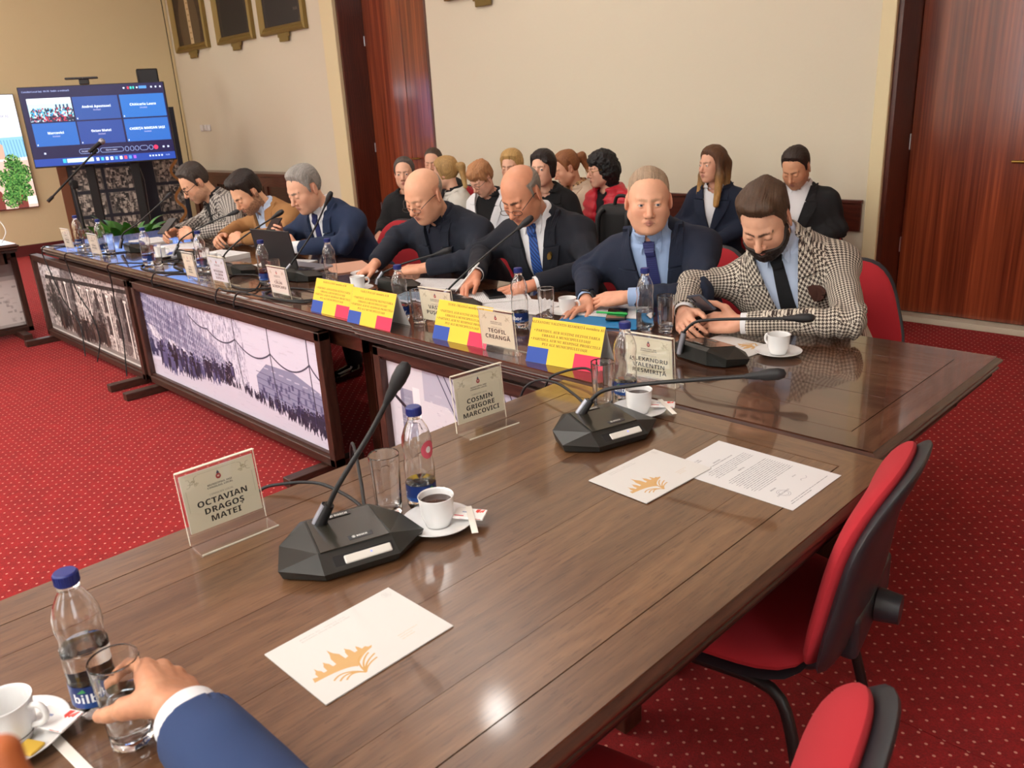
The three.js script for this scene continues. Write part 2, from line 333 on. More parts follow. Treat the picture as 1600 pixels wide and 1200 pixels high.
// small globe pendants over the councillors' row
for (const [x, z, where] of [[-4.64, -3.5, 'over the middle of the councillors\' row'], [-3.09, -2.7, 'over the right part of the councillors\' row'], [-9.3, -2.2, 'near the wall screen']]) {
  const t = thing('globe_lamp', 'small warm globe pendant on a thin rod ' + where, 'lamp', [x, 3.5, z]);
  part('rod', tr(new THREE.CylinderGeometry(.008, .008, .72, 10), 0, .44, 0), M.brass, t); part('holder', lathe([[0, .11], [.03, .1], [.04, .075], [0, .075]], 20), M.brass, t);
  part('shade', new THREE.SphereGeometry(.085, 28, 18), S({ color: 0xffffff, emissive: LAMP.color, emissiveIntensity: 4, roughness: .5 }), t);
  const l = new THREE.PointLight(LAMP.color, 2.2); l.castShadow = true; l.shadow.radius = 4; t.add(l);
}
// ---------- gilt framed portraits ----------
{
  const art = (k) => tex(canvas(256, 340, (g, w, h) => {
    g.fillStyle = ['#33261d', '#2a2622', '#2d2b2c'][k]; g.fillRect(0, 0, w, h);
    for (let i = 0; i < 900; i++) { g.fillStyle = `rgba(${90 + rnd() * 40},${70 + rnd() * 30},${50 + rnd() * 25},.06)`; g.fillRect(rnd() * w, rnd() * h, 18, 8); }
    if (k === 0) { g.fillStyle = '#5b4b35'; g.beginPath(); g.ellipse(128, 270, 90, 150, 0, 0, 7); g.fill(); g.fillStyle = '#c9b48c'; g.beginPath(); g.moveTo(112, 120); g.lineTo(140, 120); g.lineTo(148, 340); g.lineTo(118, 340); g.fill(); g.fillStyle = '#a58a60'; for (let y = 140; y < 340; y += 22) g.fillRect(124, y, 14, 6); }
    if (k === 1) { g.fillStyle = '#17161a'; g.beginPath(); g.ellipse(128, 280, 105, 140, 0, 0, 7); g.fill(); g.fillStyle = '#d4ccbc'; g.beginPath(); g.moveTo(108, 130); g.lineTo(150, 130); g.lineTo(130, 215); g.fill(); }
    if (k === 2) { g.fillStyle = '#1d1c21'; g.beginPath(); g.ellipse(128, 290, 110, 150, 0, 0, 7); g.fill(); g.fillStyle = '#67615a'; g.fillRect(120, 190, 8, 60); g.fillStyle = '#8b8270'; g.font = '12px serif'; g.fillText('Stahi', 205, 300); }
    g.fillStyle = '#b08a6c'; g.beginPath(); g.ellipse(128, 82, 30, 40, 0, 0, 7); g.fill(); g.fillStyle = '#2b221c'; g.beginPath(); g.ellipse(128, 55, 34, 24, 0, 0, 7); g.fill();
  }));
  const L = ['gilt framed portrait of a figure in a pale robe, nearest the corner', 'gilt framed portrait of a dark figure with a white shirt front', 'gilt framed dark portrait hung nearest the tall wooden door', 'gilt picture frame just showing at the top beside the wooden door'];
  [[-11.5, .98], [-10.26, .94], [-9.1, 1.0], [-5.7, 1.0]].forEach(([x, w], i) => {
    const y0 = 2.485 + (i === 3 ? -.01 : 0), h = 1.3, b = .085, t = thing('portrait', L[i], 'portrait', [x, y0, ZB], 0);
    const prof = ext([[0, 0], [.05, 0], [.05, .03], [.035, .05], [.02, .03], [0, .03]], 1), fr = [];
    for (const [lw, px, py, rz] of [[w, -w / 2, 0, 0], [h, w / 2, 0, PI / 2], [w, w / 2, h, PI], [h, -w / 2, h, -PI / 2]]) {
      // mitred moulding: a strip whose ends are cut at 45 degrees
      const sh = (o, z) => [[o, o, z], [lw - o, o, z]], P_ = [[0, .0], [0, .05], [.02, .065], [.045, .04], [.06, .05], [b, .025], [b, 0]], v = [], f = [];
      P_.forEach(([o, z]) => v.push(...sh(o, z))); for (let k = 0; k < P_.length - 1; k++) f.push([2 * k, 2 * k + 1, 2 * k + 3, 2 * k + 2].reverse());
      fr.push(poly(v, f).rotateZ(rz).translate(px, py, 0));
    }
    part('frame', fr, M.gilt, t);
    part('canvas', tr(pane(w - 2 * b + .01, h - 2 * b + .01), 0, h / 2, .02), S({ map: art(min(i, 2)), roughness: .5 }), t);
    part('plaque', [tr(new RoundedBoxGeometry(.2, .09, .02, 2, .008), 0, -.05, .03), tr(new RoundedBoxGeometry(.26, .05, .018, 2, .008), 0, -.02, .03)], M.gilt, t);
  });
  const so = thing('wall_socket', 'white double wall socket on the cream wall beside the corner', 'socket', [-11.56, 1.476, ZB]);
  for (const x of [-.1, .02, .12]) part('plate', tr(new RoundedBoxGeometry(.085, .085, .02, 3, .008), x, 0, .01), M.paper, so);
  for (const x of [-.1, .02, .12]) part('rocker', tr(new RoundedBoxGeometry(.04, .05, .012, 2, .004), x, 0, .02), M.china, so);
  tag(part('wall_cable', tube([[-12.16, 3.4, ZB + .06], [-12.15, 2.2, ZB + .06], [-12.14, 1.1, ZB + .07], [-12.1, .7, ZB + .1], [-11.9, .35, ZB + .14], [-11.7, .02, ZB + .14]], .006, 60), M.blackMatte, scene), 'thin dark cable running down the wall corner behind the screen', 'cable');
}
// ---------- tables ----------
// moulded edge swept round a rectangle; profile = [outward, y]
function edgeRing(x0, x1, z0, z1, prof) {
  const sides = [];
  const C = (o) => [[x0 - o, z0 - o], [x1 + o, z0 - o], [x1 + o, z1 + o], [x0 - o, z1 + o]];
  for (let s = 0; s < 4; s++) {
    const pos = [], uv = [], idx = [];
    prof.forEach(([o, y], i) => { const c = C(o), a = c[s], b = c[(s + 1) % 4]; pos.push(a[0], y, a[1], b[0], y, b[1]); const L = hypot(a[0] - b[0], a[1] - b[1]); uv.push(0, i * .012 + s * .3, L, i * .012 + s * .3); });
    for (let i = 0; i < prof.length - 1; i++) idx.push(2 * i, 2 * i + 1, 2 * i + 3, 2 * i, 2 * i + 3, 2 * i + 2);
    const g = new THREE.BufferGeometry(); g.setAttribute('position', new THREE.Float32BufferAttribute(pos, 3)); g.setAttribute('uv', new THREE.Float32BufferAttribute(uv, 2)); g.setIndex(idx); g.computeVertexNormals();
    sides.push(g);
  }
  return sides;
}
const PROF = (T) => { const p = [[-.012, T], [-.004, T - .0008], [0, T - .004]]; for (let i = 1; i <= 6; i++) { const a = i / 6 * PI; p.push([.006 + .008 * sin(a) - .006 * cos(a) * 0, T - .006 - .018 * i / 6]); } p.push([-.002, T - .026], [.002, T - .03]); for (let i = 1; i <= 4; i++) p.push([.002 + .006 * sin(i / 4 * PI), T - .03 - .012 * i / 4]); p.push([-.008, T - .045], [-.012, T - .062], [-.05, T - .064]); return p; };
function table(name, label, x0, x1, z0, z1, T, long, mats, group) {   // long: 0 boards along x, 2 boards along z
  const cx = (x0 + x1) / 2, cz = (z0 + z1) / 2, t = thing(name, label, 'table', [cx, 0, cz], 0, group);
  const a0 = x0 - cx, a1 = x1 - cx, b0 = z0 - cz, b1 = z1 - cz, R = .085, g = .0006, th = .022;
  part('core', bx(a0 + .005, T - .06, b0 + .005, a1 - .005, T - .006, b1 - .005), M.underWood, t);
  // mitred border boards
  const mit = (p, ax, k) => { const v = [], f = [[0, 1, 2, 3], [7, 6, 5, 4]]; for (const y of [T, T - th]) for (const q of p) v.push([q[0], y, q[1]]); for (let i = 0; i < 4; i++) f.push([i, i + 4, (i + 1) % 4 + 4, (i + 1) % 4]); return buv(poly(v, f), ax, k * 1.37 + cx * .4, k * .29); };
  const B = [
    [[[a0, b1], [a1, b1], [a1 - R, b1 - R], [a0 + R, b1 - R]], 0], [[[a1, b1], [a1, b0], [a1 - R, b0 + R], [a1 - R, b1 - R]], 2],
    [[[a1, b0], [a0, b0], [a0 + R, b0 + R], [a1 - R, b0 + R]], 0], [[[a0, b0], [a0, b1], [a0 + R, b1 - R], [a0 + R, b0 + R]], 2]];
  B.forEach(([p, ax], k) => part('border_board', mit(p, ax, k), mats[k % 2], t));
  // field boards, a hair apart
  const i0 = a0 + R + .0025, i1 = a1 - R - .0025, j0 = b0 + R + .0025, j1 = b1 - R - .0025;
  const n = Math.round((long === 0 ? j1 - j0 : i1 - i0) / .092);
  for (let k = 0; k < n; k++) {
    const w = (long === 0 ? j1 - j0 : i1 - i0) / n, s = (long === 0 ? j0 : i0) + k * w;
    const geo = long === 0 ? bx(i0, T - th, s + g / 4, i1, T - .0004 * (k % 2), s + w - g / 4, 0, 0, rr(0, 3), rr(0, 2)) : bx(s + g / 4, T - th, j0, s + w - g / 4, T - .0004 * (k % 2), j1, 2, 0, rr(0, 3), rr(0, 2));
    part('field_board', geo, mats[[0, 1, 0, 2, 1, 0, 2][(k * 3 + floor(rnd() * 2)) % mats.length % 7] % mats.length], t);
  }
  part('edge_moulding', edgeRing(a0, a1, b0, b1, PROF(T)), M.edgeWood, t);
  const ap = .07, lg = long === 0 ? .34 : .3; part('apron', [bx(a0 + ap, T - .15, b0 + ap, a1 - ap, T - .06, b0 + ap + .02), bx(a0 + ap, T - .15, b1 - ap - .02, a1 - ap, T - .06, b1 - ap), bx(a0 + ap, T - .15, b0 + ap, a0 + ap + .02, T - .06, b1 - ap), bx(a1 - ap - .02, T - .15, b0 + ap, a1 - ap, T - .06, b1 - ap)], M.edgeWood, t);
  const rl = long === 2 ? .52 : lg; for (const [x, z] of [[a0 + .2, b0 + .3], [a1 - rl, b0 + .3], [a0 + .2, b1 - .3], [a1 - rl, b1 - .3]]) part('leg', bx(x, 0, z, x + .07, T - .06, z + .07, 1, .006), M.edgeWood, t);
  return t;
}
const near = [M.tableTop, M.tableTop2, M.tableTop3], far = [M.rowTop, M.rowTop2];
table('conference_table', 'long brown foreground table with worn plank top and moulded edge', -1.53, -.575, -1.69, .75, .75, 2, near);
table('conference_table', 'glossy dark table of the councillors\' row, its bare end sticking out to the right', -2.64, -.635, -2.605, -1.72, .75, 0, far, 'row tables');
table('conference_table', 'middle dark table of the councillors\' row, behind the framed crowd picture', -4.69, -2.645, -2.605, -1.728, .75, 0, far, 'row tables');
table('conference_table', 'far dark table of the councillors\' row nearest the potted plant', -6.6, -4.695, -2.605, -1.728, .75, 0, far, 'row tables');
table('conference_table', 'dark head table at the left edge standing across from the row', -7.9, -7.0, -1.66, 1.2, .75, 2, far);
// ---------- framed street photographs standing before the tables ----------
const inkWash = (g, w, h, n, c, a, sw, sh) => { for (let i = 0; i < n; i++) { g.fillStyle = `rgba(${c},${a * rnd()})`; g.fillRect(rnd() * w, rnd() * h, sw * (.3 + rnd()), sh * (.3 + rnd())); } };
function crowd(g, x0, x1, yf, s, n, col) {
  const L = []; for (let i = 0; i < n; i++) { const t = rnd(); L.push([t, lerp(x0, x1, t), yf(t) - rnd() * s(t) * .55]); } L.sort((a, b) => a[2] - b[2]);
  for (const [t, x, y] of L) { const k = s(t) * (.75 + .35 * rnd()), p = rnd() * .14; g.fillStyle = col[floor(rnd() * col.length)]; g.beginPath(); g.ellipse(x, y - k * .93, k * .07, k * .085, 0, 0, 7); g.fill(); g.beginPath(); g.moveTo(x - k * .13, y - k * .8); g.lineTo(x + k * .13, y - k * .8); g.lineTo(x + k * .15, y - k * .42); g.lineTo(x + k * .1 + p * k, y); g.lineTo(x + k * .04 + p * k, y); g.lineTo(x, y - k * .32); g.lineTo(x - k * .08 - p * k, y); g.lineTo(x - k * .13 - p * k, y); g.lineTo(x - k * .15, y - k * .42); g.fill(); if (rnd() < .3) { g.fillStyle = 'rgba(210,206,226,.55)'; g.fillRect(x - k * .06, y - k * .75, k * .05, k * .2); } }
}
const PHOTO = [
  canvas(1024, 312, (g, w, h) => {   // grand facade with a crowd in front
    g.fillStyle = '#b9b0ae'; g.fillRect(0, 0, w, h); g.fillStyle = '#d9d5d6'; g.fillRect(0, 0, 330, 70);
    g.fillStyle = '#cfc7c2'; g.fillRect(60, 60, 964, 250);
    for (let k = 0; k < 11; k++) { const x = 80 + k * 88, wd = 88; g.fillStyle = k % 2 ? '#c2b8b3' : '#d8d0ca'; g.fillRect(x, 40 + (k % 3) * 8, wd, 260); g.fillStyle = '#4a4141'; for (const y of [62, 150]) { g.fillRect(x + 26, y + 14, 34, 58); g.beginPath(); g.arc(x + 43, y + 14, 17, PI, 0); g.fill(); } g.fillStyle = '#efe9e2'; for (const y of [50, 138, 232]) g.fillRect(x + 4, y, wd - 8, 5); g.fillStyle = '#6b605e'; g.fillRect(x + 10, 60, 4, 230); g.fillRect(x + 74, 60, 4, 230); g.fillStyle = '#5a5050'; for (let b = 0; b < 7; b++) g.fillRect(x + 20 + b * 7, 128, 3, 14); }
    g.fillStyle = '#2d2725'; g.beginPath(); g.moveTo(60, 60); g.lineTo(1024, 20); g.lineTo(1024, 34); g.lineTo(60, 76); g.fill();
    inkWash(g, w, h, 4200, '30,22,24', .36, 12, 10); inkWash(g, w, h, 1500, '245,238,232', .3, 9, 5); for (const [x, y, a, b] of [[330, 90, 70, 130], [640, 180, 60, 90], [900, 150, 70, 130], [200, 200, 90, 60]]) { g.fillStyle = 'rgba(34,27,28,.45)'; g.beginPath(); g.ellipse(x, y, a, b, .2, 0, 7); g.fill(); } for (const x of [300, 470, 560, 760, 930]) { g.fillStyle = '#e6dfd8'; g.fillRect(x, 70, 12, 215); g.fillStyle = '#453a3a'; g.fillRect(x + 12, 70, 5, 215); g.fillStyle = '#f0eae4'; g.fillRect(x - 6, 64, 28, 9); }
    for (let i = 0; i < 420; i++) { g.fillStyle = `rgba(38,34,30,${.3 + .5 * rnd()})`; const a = rnd() * 6.3, r = rnd(); g.beginPath(); g.ellipse(120 + cos(a) * r * 90, 165 + sin(a) * r * 80, 7, 5, a, 0, 7); g.fill(); }
    g.fillStyle = '#8c8480'; g.fillRect(0, 282, w, 30);
    crowd(g, 150, 700, (t) => 296 - 10 * sin(t * 9), () => 74, 190, ['#241d1b', '#3a2e2a', '#5b4740', '#171313']);
    g.fillStyle = '#d5cec9'; g.fillRect(0, 298, w, 14);
  }),
  canvas(1024, 312, (g, w, h) => {   // street with a crowd, garlands and poles, bluish
    g.fillStyle = '#d8d6e8'; g.fillRect(0, 0, w, h);
    g.fillStyle = '#a9a9c4'; g.beginPath(); g.moveTo(0, 0); g.lineTo(330, 20); g.lineTo(345, 80); g.lineTo(470, 120); g.lineTo(560, 190); g.lineTo(0, 240); g.fill();
    for (let k = 0; k < 40; k++) { const t = k / 40, x = t * 520, top = lerp(10, 150, t), s = lerp(1, .3, t); g.fillStyle = `rgba(58,58,104,${.55 + .3 * rnd()})`; for (let r = 0; r < 5; r++) g.fillRect(x, top + r * 34 * s, 7 * s + 1, 20 * s); g.fillStyle = 'rgba(228,228,244,.6)'; for (let r = 0; r < 5; r++) g.fillRect(x - 2, top + r * 34 * s - 6 * s, 13 * s, 3 * s); }
    g.fillStyle = '#e6e4f0'; for (const [x, y, s] of [[10, 120, 1], [150, 150, .75], [240, 165, .5]]) { g.beginPath(); g.moveTo(x, y); g.lineTo(x + 60 * s, y + 5); g.lineTo(x + 115 * s, y + 58 * s); g.lineTo(x + 30 * s, y + 40 * s); g.fill(); }
    g.fillStyle = '#353459'; for (let i = 0; i < 60; i++) g.fillRect(rnd() * 300, 170 + rnd() * 40, 18, 26);
    g.fillStyle = '#8d8fae'; g.beginPath(); g.moveTo(690, 165); g.lineTo(750, 120); g.lineTo(880, 118); g.lineTo(1024, 160); g.lineTo(1024, 255); g.lineTo(690, 230); g.fill();
    for (let k = 0; k < 46; k++) { g.fillStyle = `rgba(50,50,92,${.4 * rnd() + .25})`; g.fillRect(700 + rnd() * 310, 150 + rnd() * 80, 10, 16); }
    inkWash(g, 640, 210, 2600, '40,38,80', .3, 5, 14); inkWash(g, 620, 200, 1500, '236,236,250', .4, 4, 12); g.strokeStyle = 'rgba(44,42,84,.6)'; for (let i = 0; i < 60; i++) { g.lineWidth = 1 + rnd(); const x = rnd() * 480; g.beginPath(); g.moveTo(x, rnd() * 60); g.lineTo(x + rnd() * 12 - 6, 90 + rnd() * 110); g.stroke(); }
    g.fillStyle = '#cfcbdc'; g.beginPath(); g.moveTo(0, 250); g.lineTo(560, 215); g.lineTo(1024, 262); g.lineTo(1024, 312); g.lineTo(0, 312); g.fill();
    inkWash(g, w, h, 500, '120,116,140', .12, 30, 3);
    crowd(g, 80, 560, (t) => 282 - 52 * t * t, (t) => lerp(84, 52, t), 95, ['#22213a', '#2f2d49', '#4b4a74', '#191828', '#5c5b86']);
    crowd(g, 520, 1010, (t) => 232 + 56 * t, (t) => lerp(24, 62, t * t), 90, ['#22213a', '#35335a', '#2a2840']);
    g.fillStyle = 'rgba(228,226,240,.5)'; for (let i = 0; i < 9; i++) g.fillRect(700 + i * 36, 128 + i * 3, 22, 4); g.strokeStyle = 'rgba(60,60,100,.6)'; for (let i = 0; i < 5; i++) { g.lineWidth = 2; g.beginPath(); g.moveTo(692, 150 + i * 18); g.lineTo(1020, 168 + i * 20); g.stroke(); } g.strokeStyle = '#33324a'; g.lineWidth = 4;
    for (const [x0, y0, x1, y1, s] of [[440, 70, 600, 75, 50], [600, 75, 780, 85, 62], [780, 85, 960, 80, 66], [960, 80, 1024, 120, 20], [330, 40, 440, 70, 24]]) { g.beginPath(); g.moveTo(x0, y0); g.quadraticCurveTo((x0 + x1) / 2, (y0 + y1) / 2 + s, x1, y1); g.stroke(); for (let i = 0; i < 22; i++) { const t = i / 22; g.fillStyle = '#3c3b58'; g.fillRect(lerp(x0, x1, t), lerp(y0, y1, t) + 2 * s * t * (1 - t) - 2, 3, 4); } }
    for (const [x, y0, y1] of [[600, 10, 225], [780, 0, 240], [960, 0, 285]]) { g.beginPath(); g.moveTo(x, y0); g.quadraticCurveTo(x - 6, (y0 + y1) / 2, x + 12, y1); g.lineWidth = 4; g.stroke(); }
  }),
  canvas(1024, 312, (g, w, h) => {   // pale wall, window and corrugated roof
    g.fillStyle = '#d9d8e2'; g.fillRect(0, 0, w, h);
    g.fillStyle = '#9a9cb2'; g.fillRect(50, 70, 52, 242); g.fillStyle = '#7f8199'; g.fillRect(50, 70, 14, 242); g.fillStyle = '#ecebf2'; g.fillRect(104, 60, 28, 252);
    g.translate(0, 62); g.fillStyle = '#b8b9cc'; g.fillRect(150, -62, 874, 84); g.beginPath(); g.moveTo(150, 20); g.lineTo(240, 20); g.lineTo(430, 150); g.lineTo(860, 250); g.lineTo(1024, 262); g.lineTo(1024, 0); g.lineTo(150, 0); g.fill();
    g.strokeStyle = '#3c3e58'; for (let i = 0; i < 46; i++) { g.lineWidth = 3.2; g.beginPath(); g.moveTo(200 + i * 26, -62); g.lineTo(240 + i * 26 + 120 - i * 1.2, 165 + i * 5); g.stroke(); }
    g.strokeStyle = '#20202c'; g.lineWidth = 9; g.beginPath(); g.moveTo(0, 18); g.lineTo(150, 96); g.stroke(); g.lineWidth = 16; g.beginPath(); g.moveTo(236, 128); g.lineTo(246, 150); g.lineTo(232, 176); g.lineTo(250, 312); g.stroke();
    g.lineWidth = 12; g.beginPath(); g.moveTo(252, 150); g.lineTo(440, 208); g.lineTo(1024, 300); g.stroke(); g.lineWidth = 4; g.beginPath(); g.moveTo(170, 96); g.lineTo(220, 150); g.lineTo(214, 190); g.stroke();
    g.fillStyle = '#2a2a3a'; for (let i = 0; i < 5; i++) g.fillRect(215 + i * 12, 70 + i * 13, 6, 12);
    inkWash(g, w, h, 700, '90,90,120', .14, 14, 3); inkWash(g, w, h, 300, '255,255,255', .3, 24, 4);
  }),
  canvas(512, 160, (g, w, h) => { g.fillStyle = '#b9b4b1'; g.fillRect(0, 0, w, h); g.fillStyle = '#8b8583'; g.fillRect(0, 0, w, 40); g.fillStyle = '#dcd8d4'; g.fillRect(200, 50, 312, 100); g.font = '13px serif'; g.fillStyle = '#4c4644'; for (let i = 0; i < 6; i++) g.fillRect(330 + (i % 2) * 10, 64 + i * 13, 130 - (i % 3) * 20, 4); inkWash(g, w, h, 700, '40,34,34', .3, 8, 6); }),
];
function framedPicture(label, x0, x1, z, y0, y1, img, turn = 0) {
  const w = x1 - x0, h = y1 - y0, t = thing('framed_photograph', label, 'picture', turn ? [z, 0, (x0 + x1) / 2] : [(x0 + x1) / 2, 0, z], turn, turn ? undefined : 'framed street photographs');
  const b = .042;
  part('frame', [bx(-w / 2, y1 - b, -.028, w / 2, y1, .028, 0, .005), bx(-w / 2, y0, -.028, w / 2, y0 + b, .028, 0, .005), bx(-w / 2, y0, -.028, -w / 2 + b, y1, .028, 1, .005), bx(w / 2 - b, y0, -.028, w / 2, y1, .028, 1, .005),
    bx(-w / 2 + b, y0 + b, -.004, w / 2 - b, y0 + b + .012, .016), bx(-w / 2 + b, y1 - b - .012, -.004, w / 2 - b, y1 - b, .016)], M.frameWood, t);
  part('back_board', bx(-w / 2 + .02, y0 + .02, -.02, w / 2 - .02, y1 - .02, -.008), M.underWood, t);
  part('print', tr(pane(w - 2 * b, h - 2 * b), 0, (y0 + y1) / 2, -.005), S({ map: tex(img), roughness: .55 }), t);
  for (const x of [-w / 2 + .1, w / 2 - .1]) part('foot', [bx(x - .03, 0, -.17, x + .03, .045, .22, 2, .004)], M.frameWood, t);
}
framedPicture('framed brownish photograph of an ornate facade standing before the far table', -6.94, -5.03, -1.74, .04, .668, PHOTO[0]);
framedPicture('framed bluish photograph of a crowded street standing before the middle table', -4.97, -2.92, -1.738, .05, .672, PHOTO[1]);
framedPicture('framed photograph of a pale wall and corrugated roof under the right table', -2.63, -1.0, -1.8, .03, .655, PHOTO[2]);
framedPicture('framed pale photograph on the front of the head table at left', -1.7, .25, -7.28, .03, .66, PHOTO[3], PI / 2);
// ---------- red chairs ----------
function makeChair() {
  const t = thing('fabric_chair', '', 'chair');
  const tilt = .44;
  const backBend = (off, wide) => (x, y, z) => { const Y = .655 + y, u = y / .21; return [x, Y, -.2 - tilt * (y + .21) * .75 - .018 * u * u + .03 * (1 - u * u) * 0 + .30 * x * x * wide + .02 * sin(u * 2.2) + z + off]; };
  part('seat', cushion(.47, .45, .075, 4.5, (x, y, z) => [x, .455 + z + (y > .12 ? -(y - .12) * .22 : 0), y + .02], 44, 9), M.redFabric, t);
  part('seat_shell', cushion(.45, .43, .03, 4.5, (x, y, z) => [x, .415 + z, y + .02], 40, 5), M.plastic, t);
  part('backrest', cushion(.45, .40, .055, 3.6, backBend(.02, 1), 48, 10, -.25), M.redFabric, t);
  part('back_shell', cushion(.465, .415, .04, 3.6, backBend(-.006, 1), 48, 8, -.25), M.plastic, t);
  for (const s of [-1, 1]) {
    part('leg', tube([[s * .2, .40, .12], [s * .215, .39, .2], [s * .235, .2, .245], [s * .25, 0, .27]], .0125, 20, 10), M.black, t);
    part('leg', tube([[s * .2, .40, -.1], [s * .215, .39, -.16], [s * .235, .2, -.22], [s * .25, 0, -.265]], .0125, 20, 10), M.black, t);
    part('side_rail', tube([[s * .2, .4, .13], [s * .2, .4, -.12]], .0125, 8, 10), M.black, t);
  }
  part('cross_bar', [bar([-.2, .4, .1], [.2, .4, .1], .0125), bar([-.2, .4, -.08], [.2, .4, -.08], .0125)], M.black, t);
  part('back_bracket', [tube([[-.1, .4, -.08], [-.1, .41, -.2], [-.1, .48, -.245], [-.1, .6, -.27]], .016, 24, 8), tube([[.1, .4, -.08], [.1, .41, -.2], [.1, .48, -.245], [.1, .6, -.27]], .016, 24, 8), tr(new RoundedBoxGeometry(.3, .1, .04, 3, .015), 0, .52, -.265)], M.plastic, t);
  part('adjusting_knob', new THREE.CylinderGeometry(.035, .03, .045, 20).rotateX(PI / 2).translate(0, .52, -.31), M.plastic, t);
  return t;
}
const chair0 = makeChair();
let chairN = 0;
function placeChair(x, z, turn, label, group) { if (chairN++) return copy(chair0, [x, 0, z], turn, label, group); chair0.position.set(x, 0, z); chair0.rotation.y = turn; tag(chair0, label, 'chair', group); }
placeChair(-.80, -1.45, -PI / 2 + .18, 'empty red chair with black shell tucked under the foreground table near its corner');
placeChair(-.565, -.67, -PI / 2 + .2, 'empty red chair cut off at the bottom edge beside the foreground table');
// ---------- people ----------
const lin = (hex) => { const c = new THREE.Color(hex); return [c.r, c.g, c.b]; };
const mix3 = (a, b, t) => [lerp(a[0], b[0], t), lerp(a[1], b[1], t), lerp(a[2], b[2], t)];
M.skin = P({ vertexColors: true, roughness: .52, sheen: .15, sheenRoughness: .5, sheenColor: new THREE.Color(1, .8, .7) });
M.rimDark = S({ color: 0x4a4642, roughness: .35, metalness: .7 });
M.hair = S({ vertexColors: true, roughness: .62 });
const clothMap = (fn, rep, n = 64) => pixels(n, n, fn, true, rep);
const cloth = (hex, o = {}) => S({ color: hex, roughness: .92, bumpMap: weave, bumpScale: .0003, ...o });
const F = {
  navy: cloth(0x1b2438), navy2: cloth(0x161d2b), ink: cloth(0x131722), charcoal: cloth(0x1b1c1f), midnight: cloth(0x1c2b48), black: cloth(0x101114), tan: cloth(0xa27446), white: cloth(0xe6e7ea), palegrey: cloth(0xc9c6bd), paleblue: cloth(0xb9c9e2), blue: cloth(0x9db6dc), pink: cloth(0xc9b39c),
  red: P({ color: 0xc3152c, roughness: .45, sheen: .3, sheenColor: new THREE.Color(1, .5, .5) }), tieNavy: cloth(0x20285c), tieBlack: cloth(0x101216), brown: cloth(0x43241a), trousers: cloth(0x16181d), darkshirt: cloth(0x171c2c), leopard: null, tieStripe: null, check: null, check2: null,
};
F.tieStripe = S({ map: clothMap((x, y) => ((x + y) % 32 < 16 ? [28, 48, 104] : [44, 92, 170]), [28, 28]), roughness: .6 });
F.tieDot = S({ map: clothMap((x, y) => (hypot(x % 16 - 8, y % 16 - 8) < 2.6 ? [90, 98, 170] : [32, 38, 92]), [40, 40]), roughness: .6 });
const checkTex = (dark, pale, s) => clothMap((x, y) => {   // houndstooth from a 2/2 twill of four dark and four pale threads
  const a = x & 7, b = y & 7, warp = a < 4, weft = b < 4, over = ((a + b) & 3) < 2, d = over ? warp : weft, n = 16 * hash(x, y, s);
  return d ? dark.map((c) => c + n) : pale.map((c) => c + n - 8);
}, s === 5 ? [7, 7] : [11, 11]);
F.check = S({ map: checkTex([44, 34, 30], [214, 206, 190], 3), roughness: .95 });
F.check2 = S({ map: checkTex([62, 56, 56], [196, 190, 180], 5), roughness: .95 });
F.leopard = S({ map: clothMap((x, y) => { const n = tn(x / 8, y / 8, 8, 8, 4); return n > .62 ? [58, 38, 26] : n > .5 ? [176, 128, 84] : [196, 158, 112]; }, [9, 9]), roughness: .9 });
const HAIR = { grey: 0x7d7870, dark: 0x1e1713, brown: 0x3a261a, black: 0x0e0c0d, blond: 0xb08a52, strawberry: 0xa8754c, auburn: 0x7a4526, greyblond: 0x8e7b66, greydark: 0x3a3633, sandy: 0x6f5a48 };

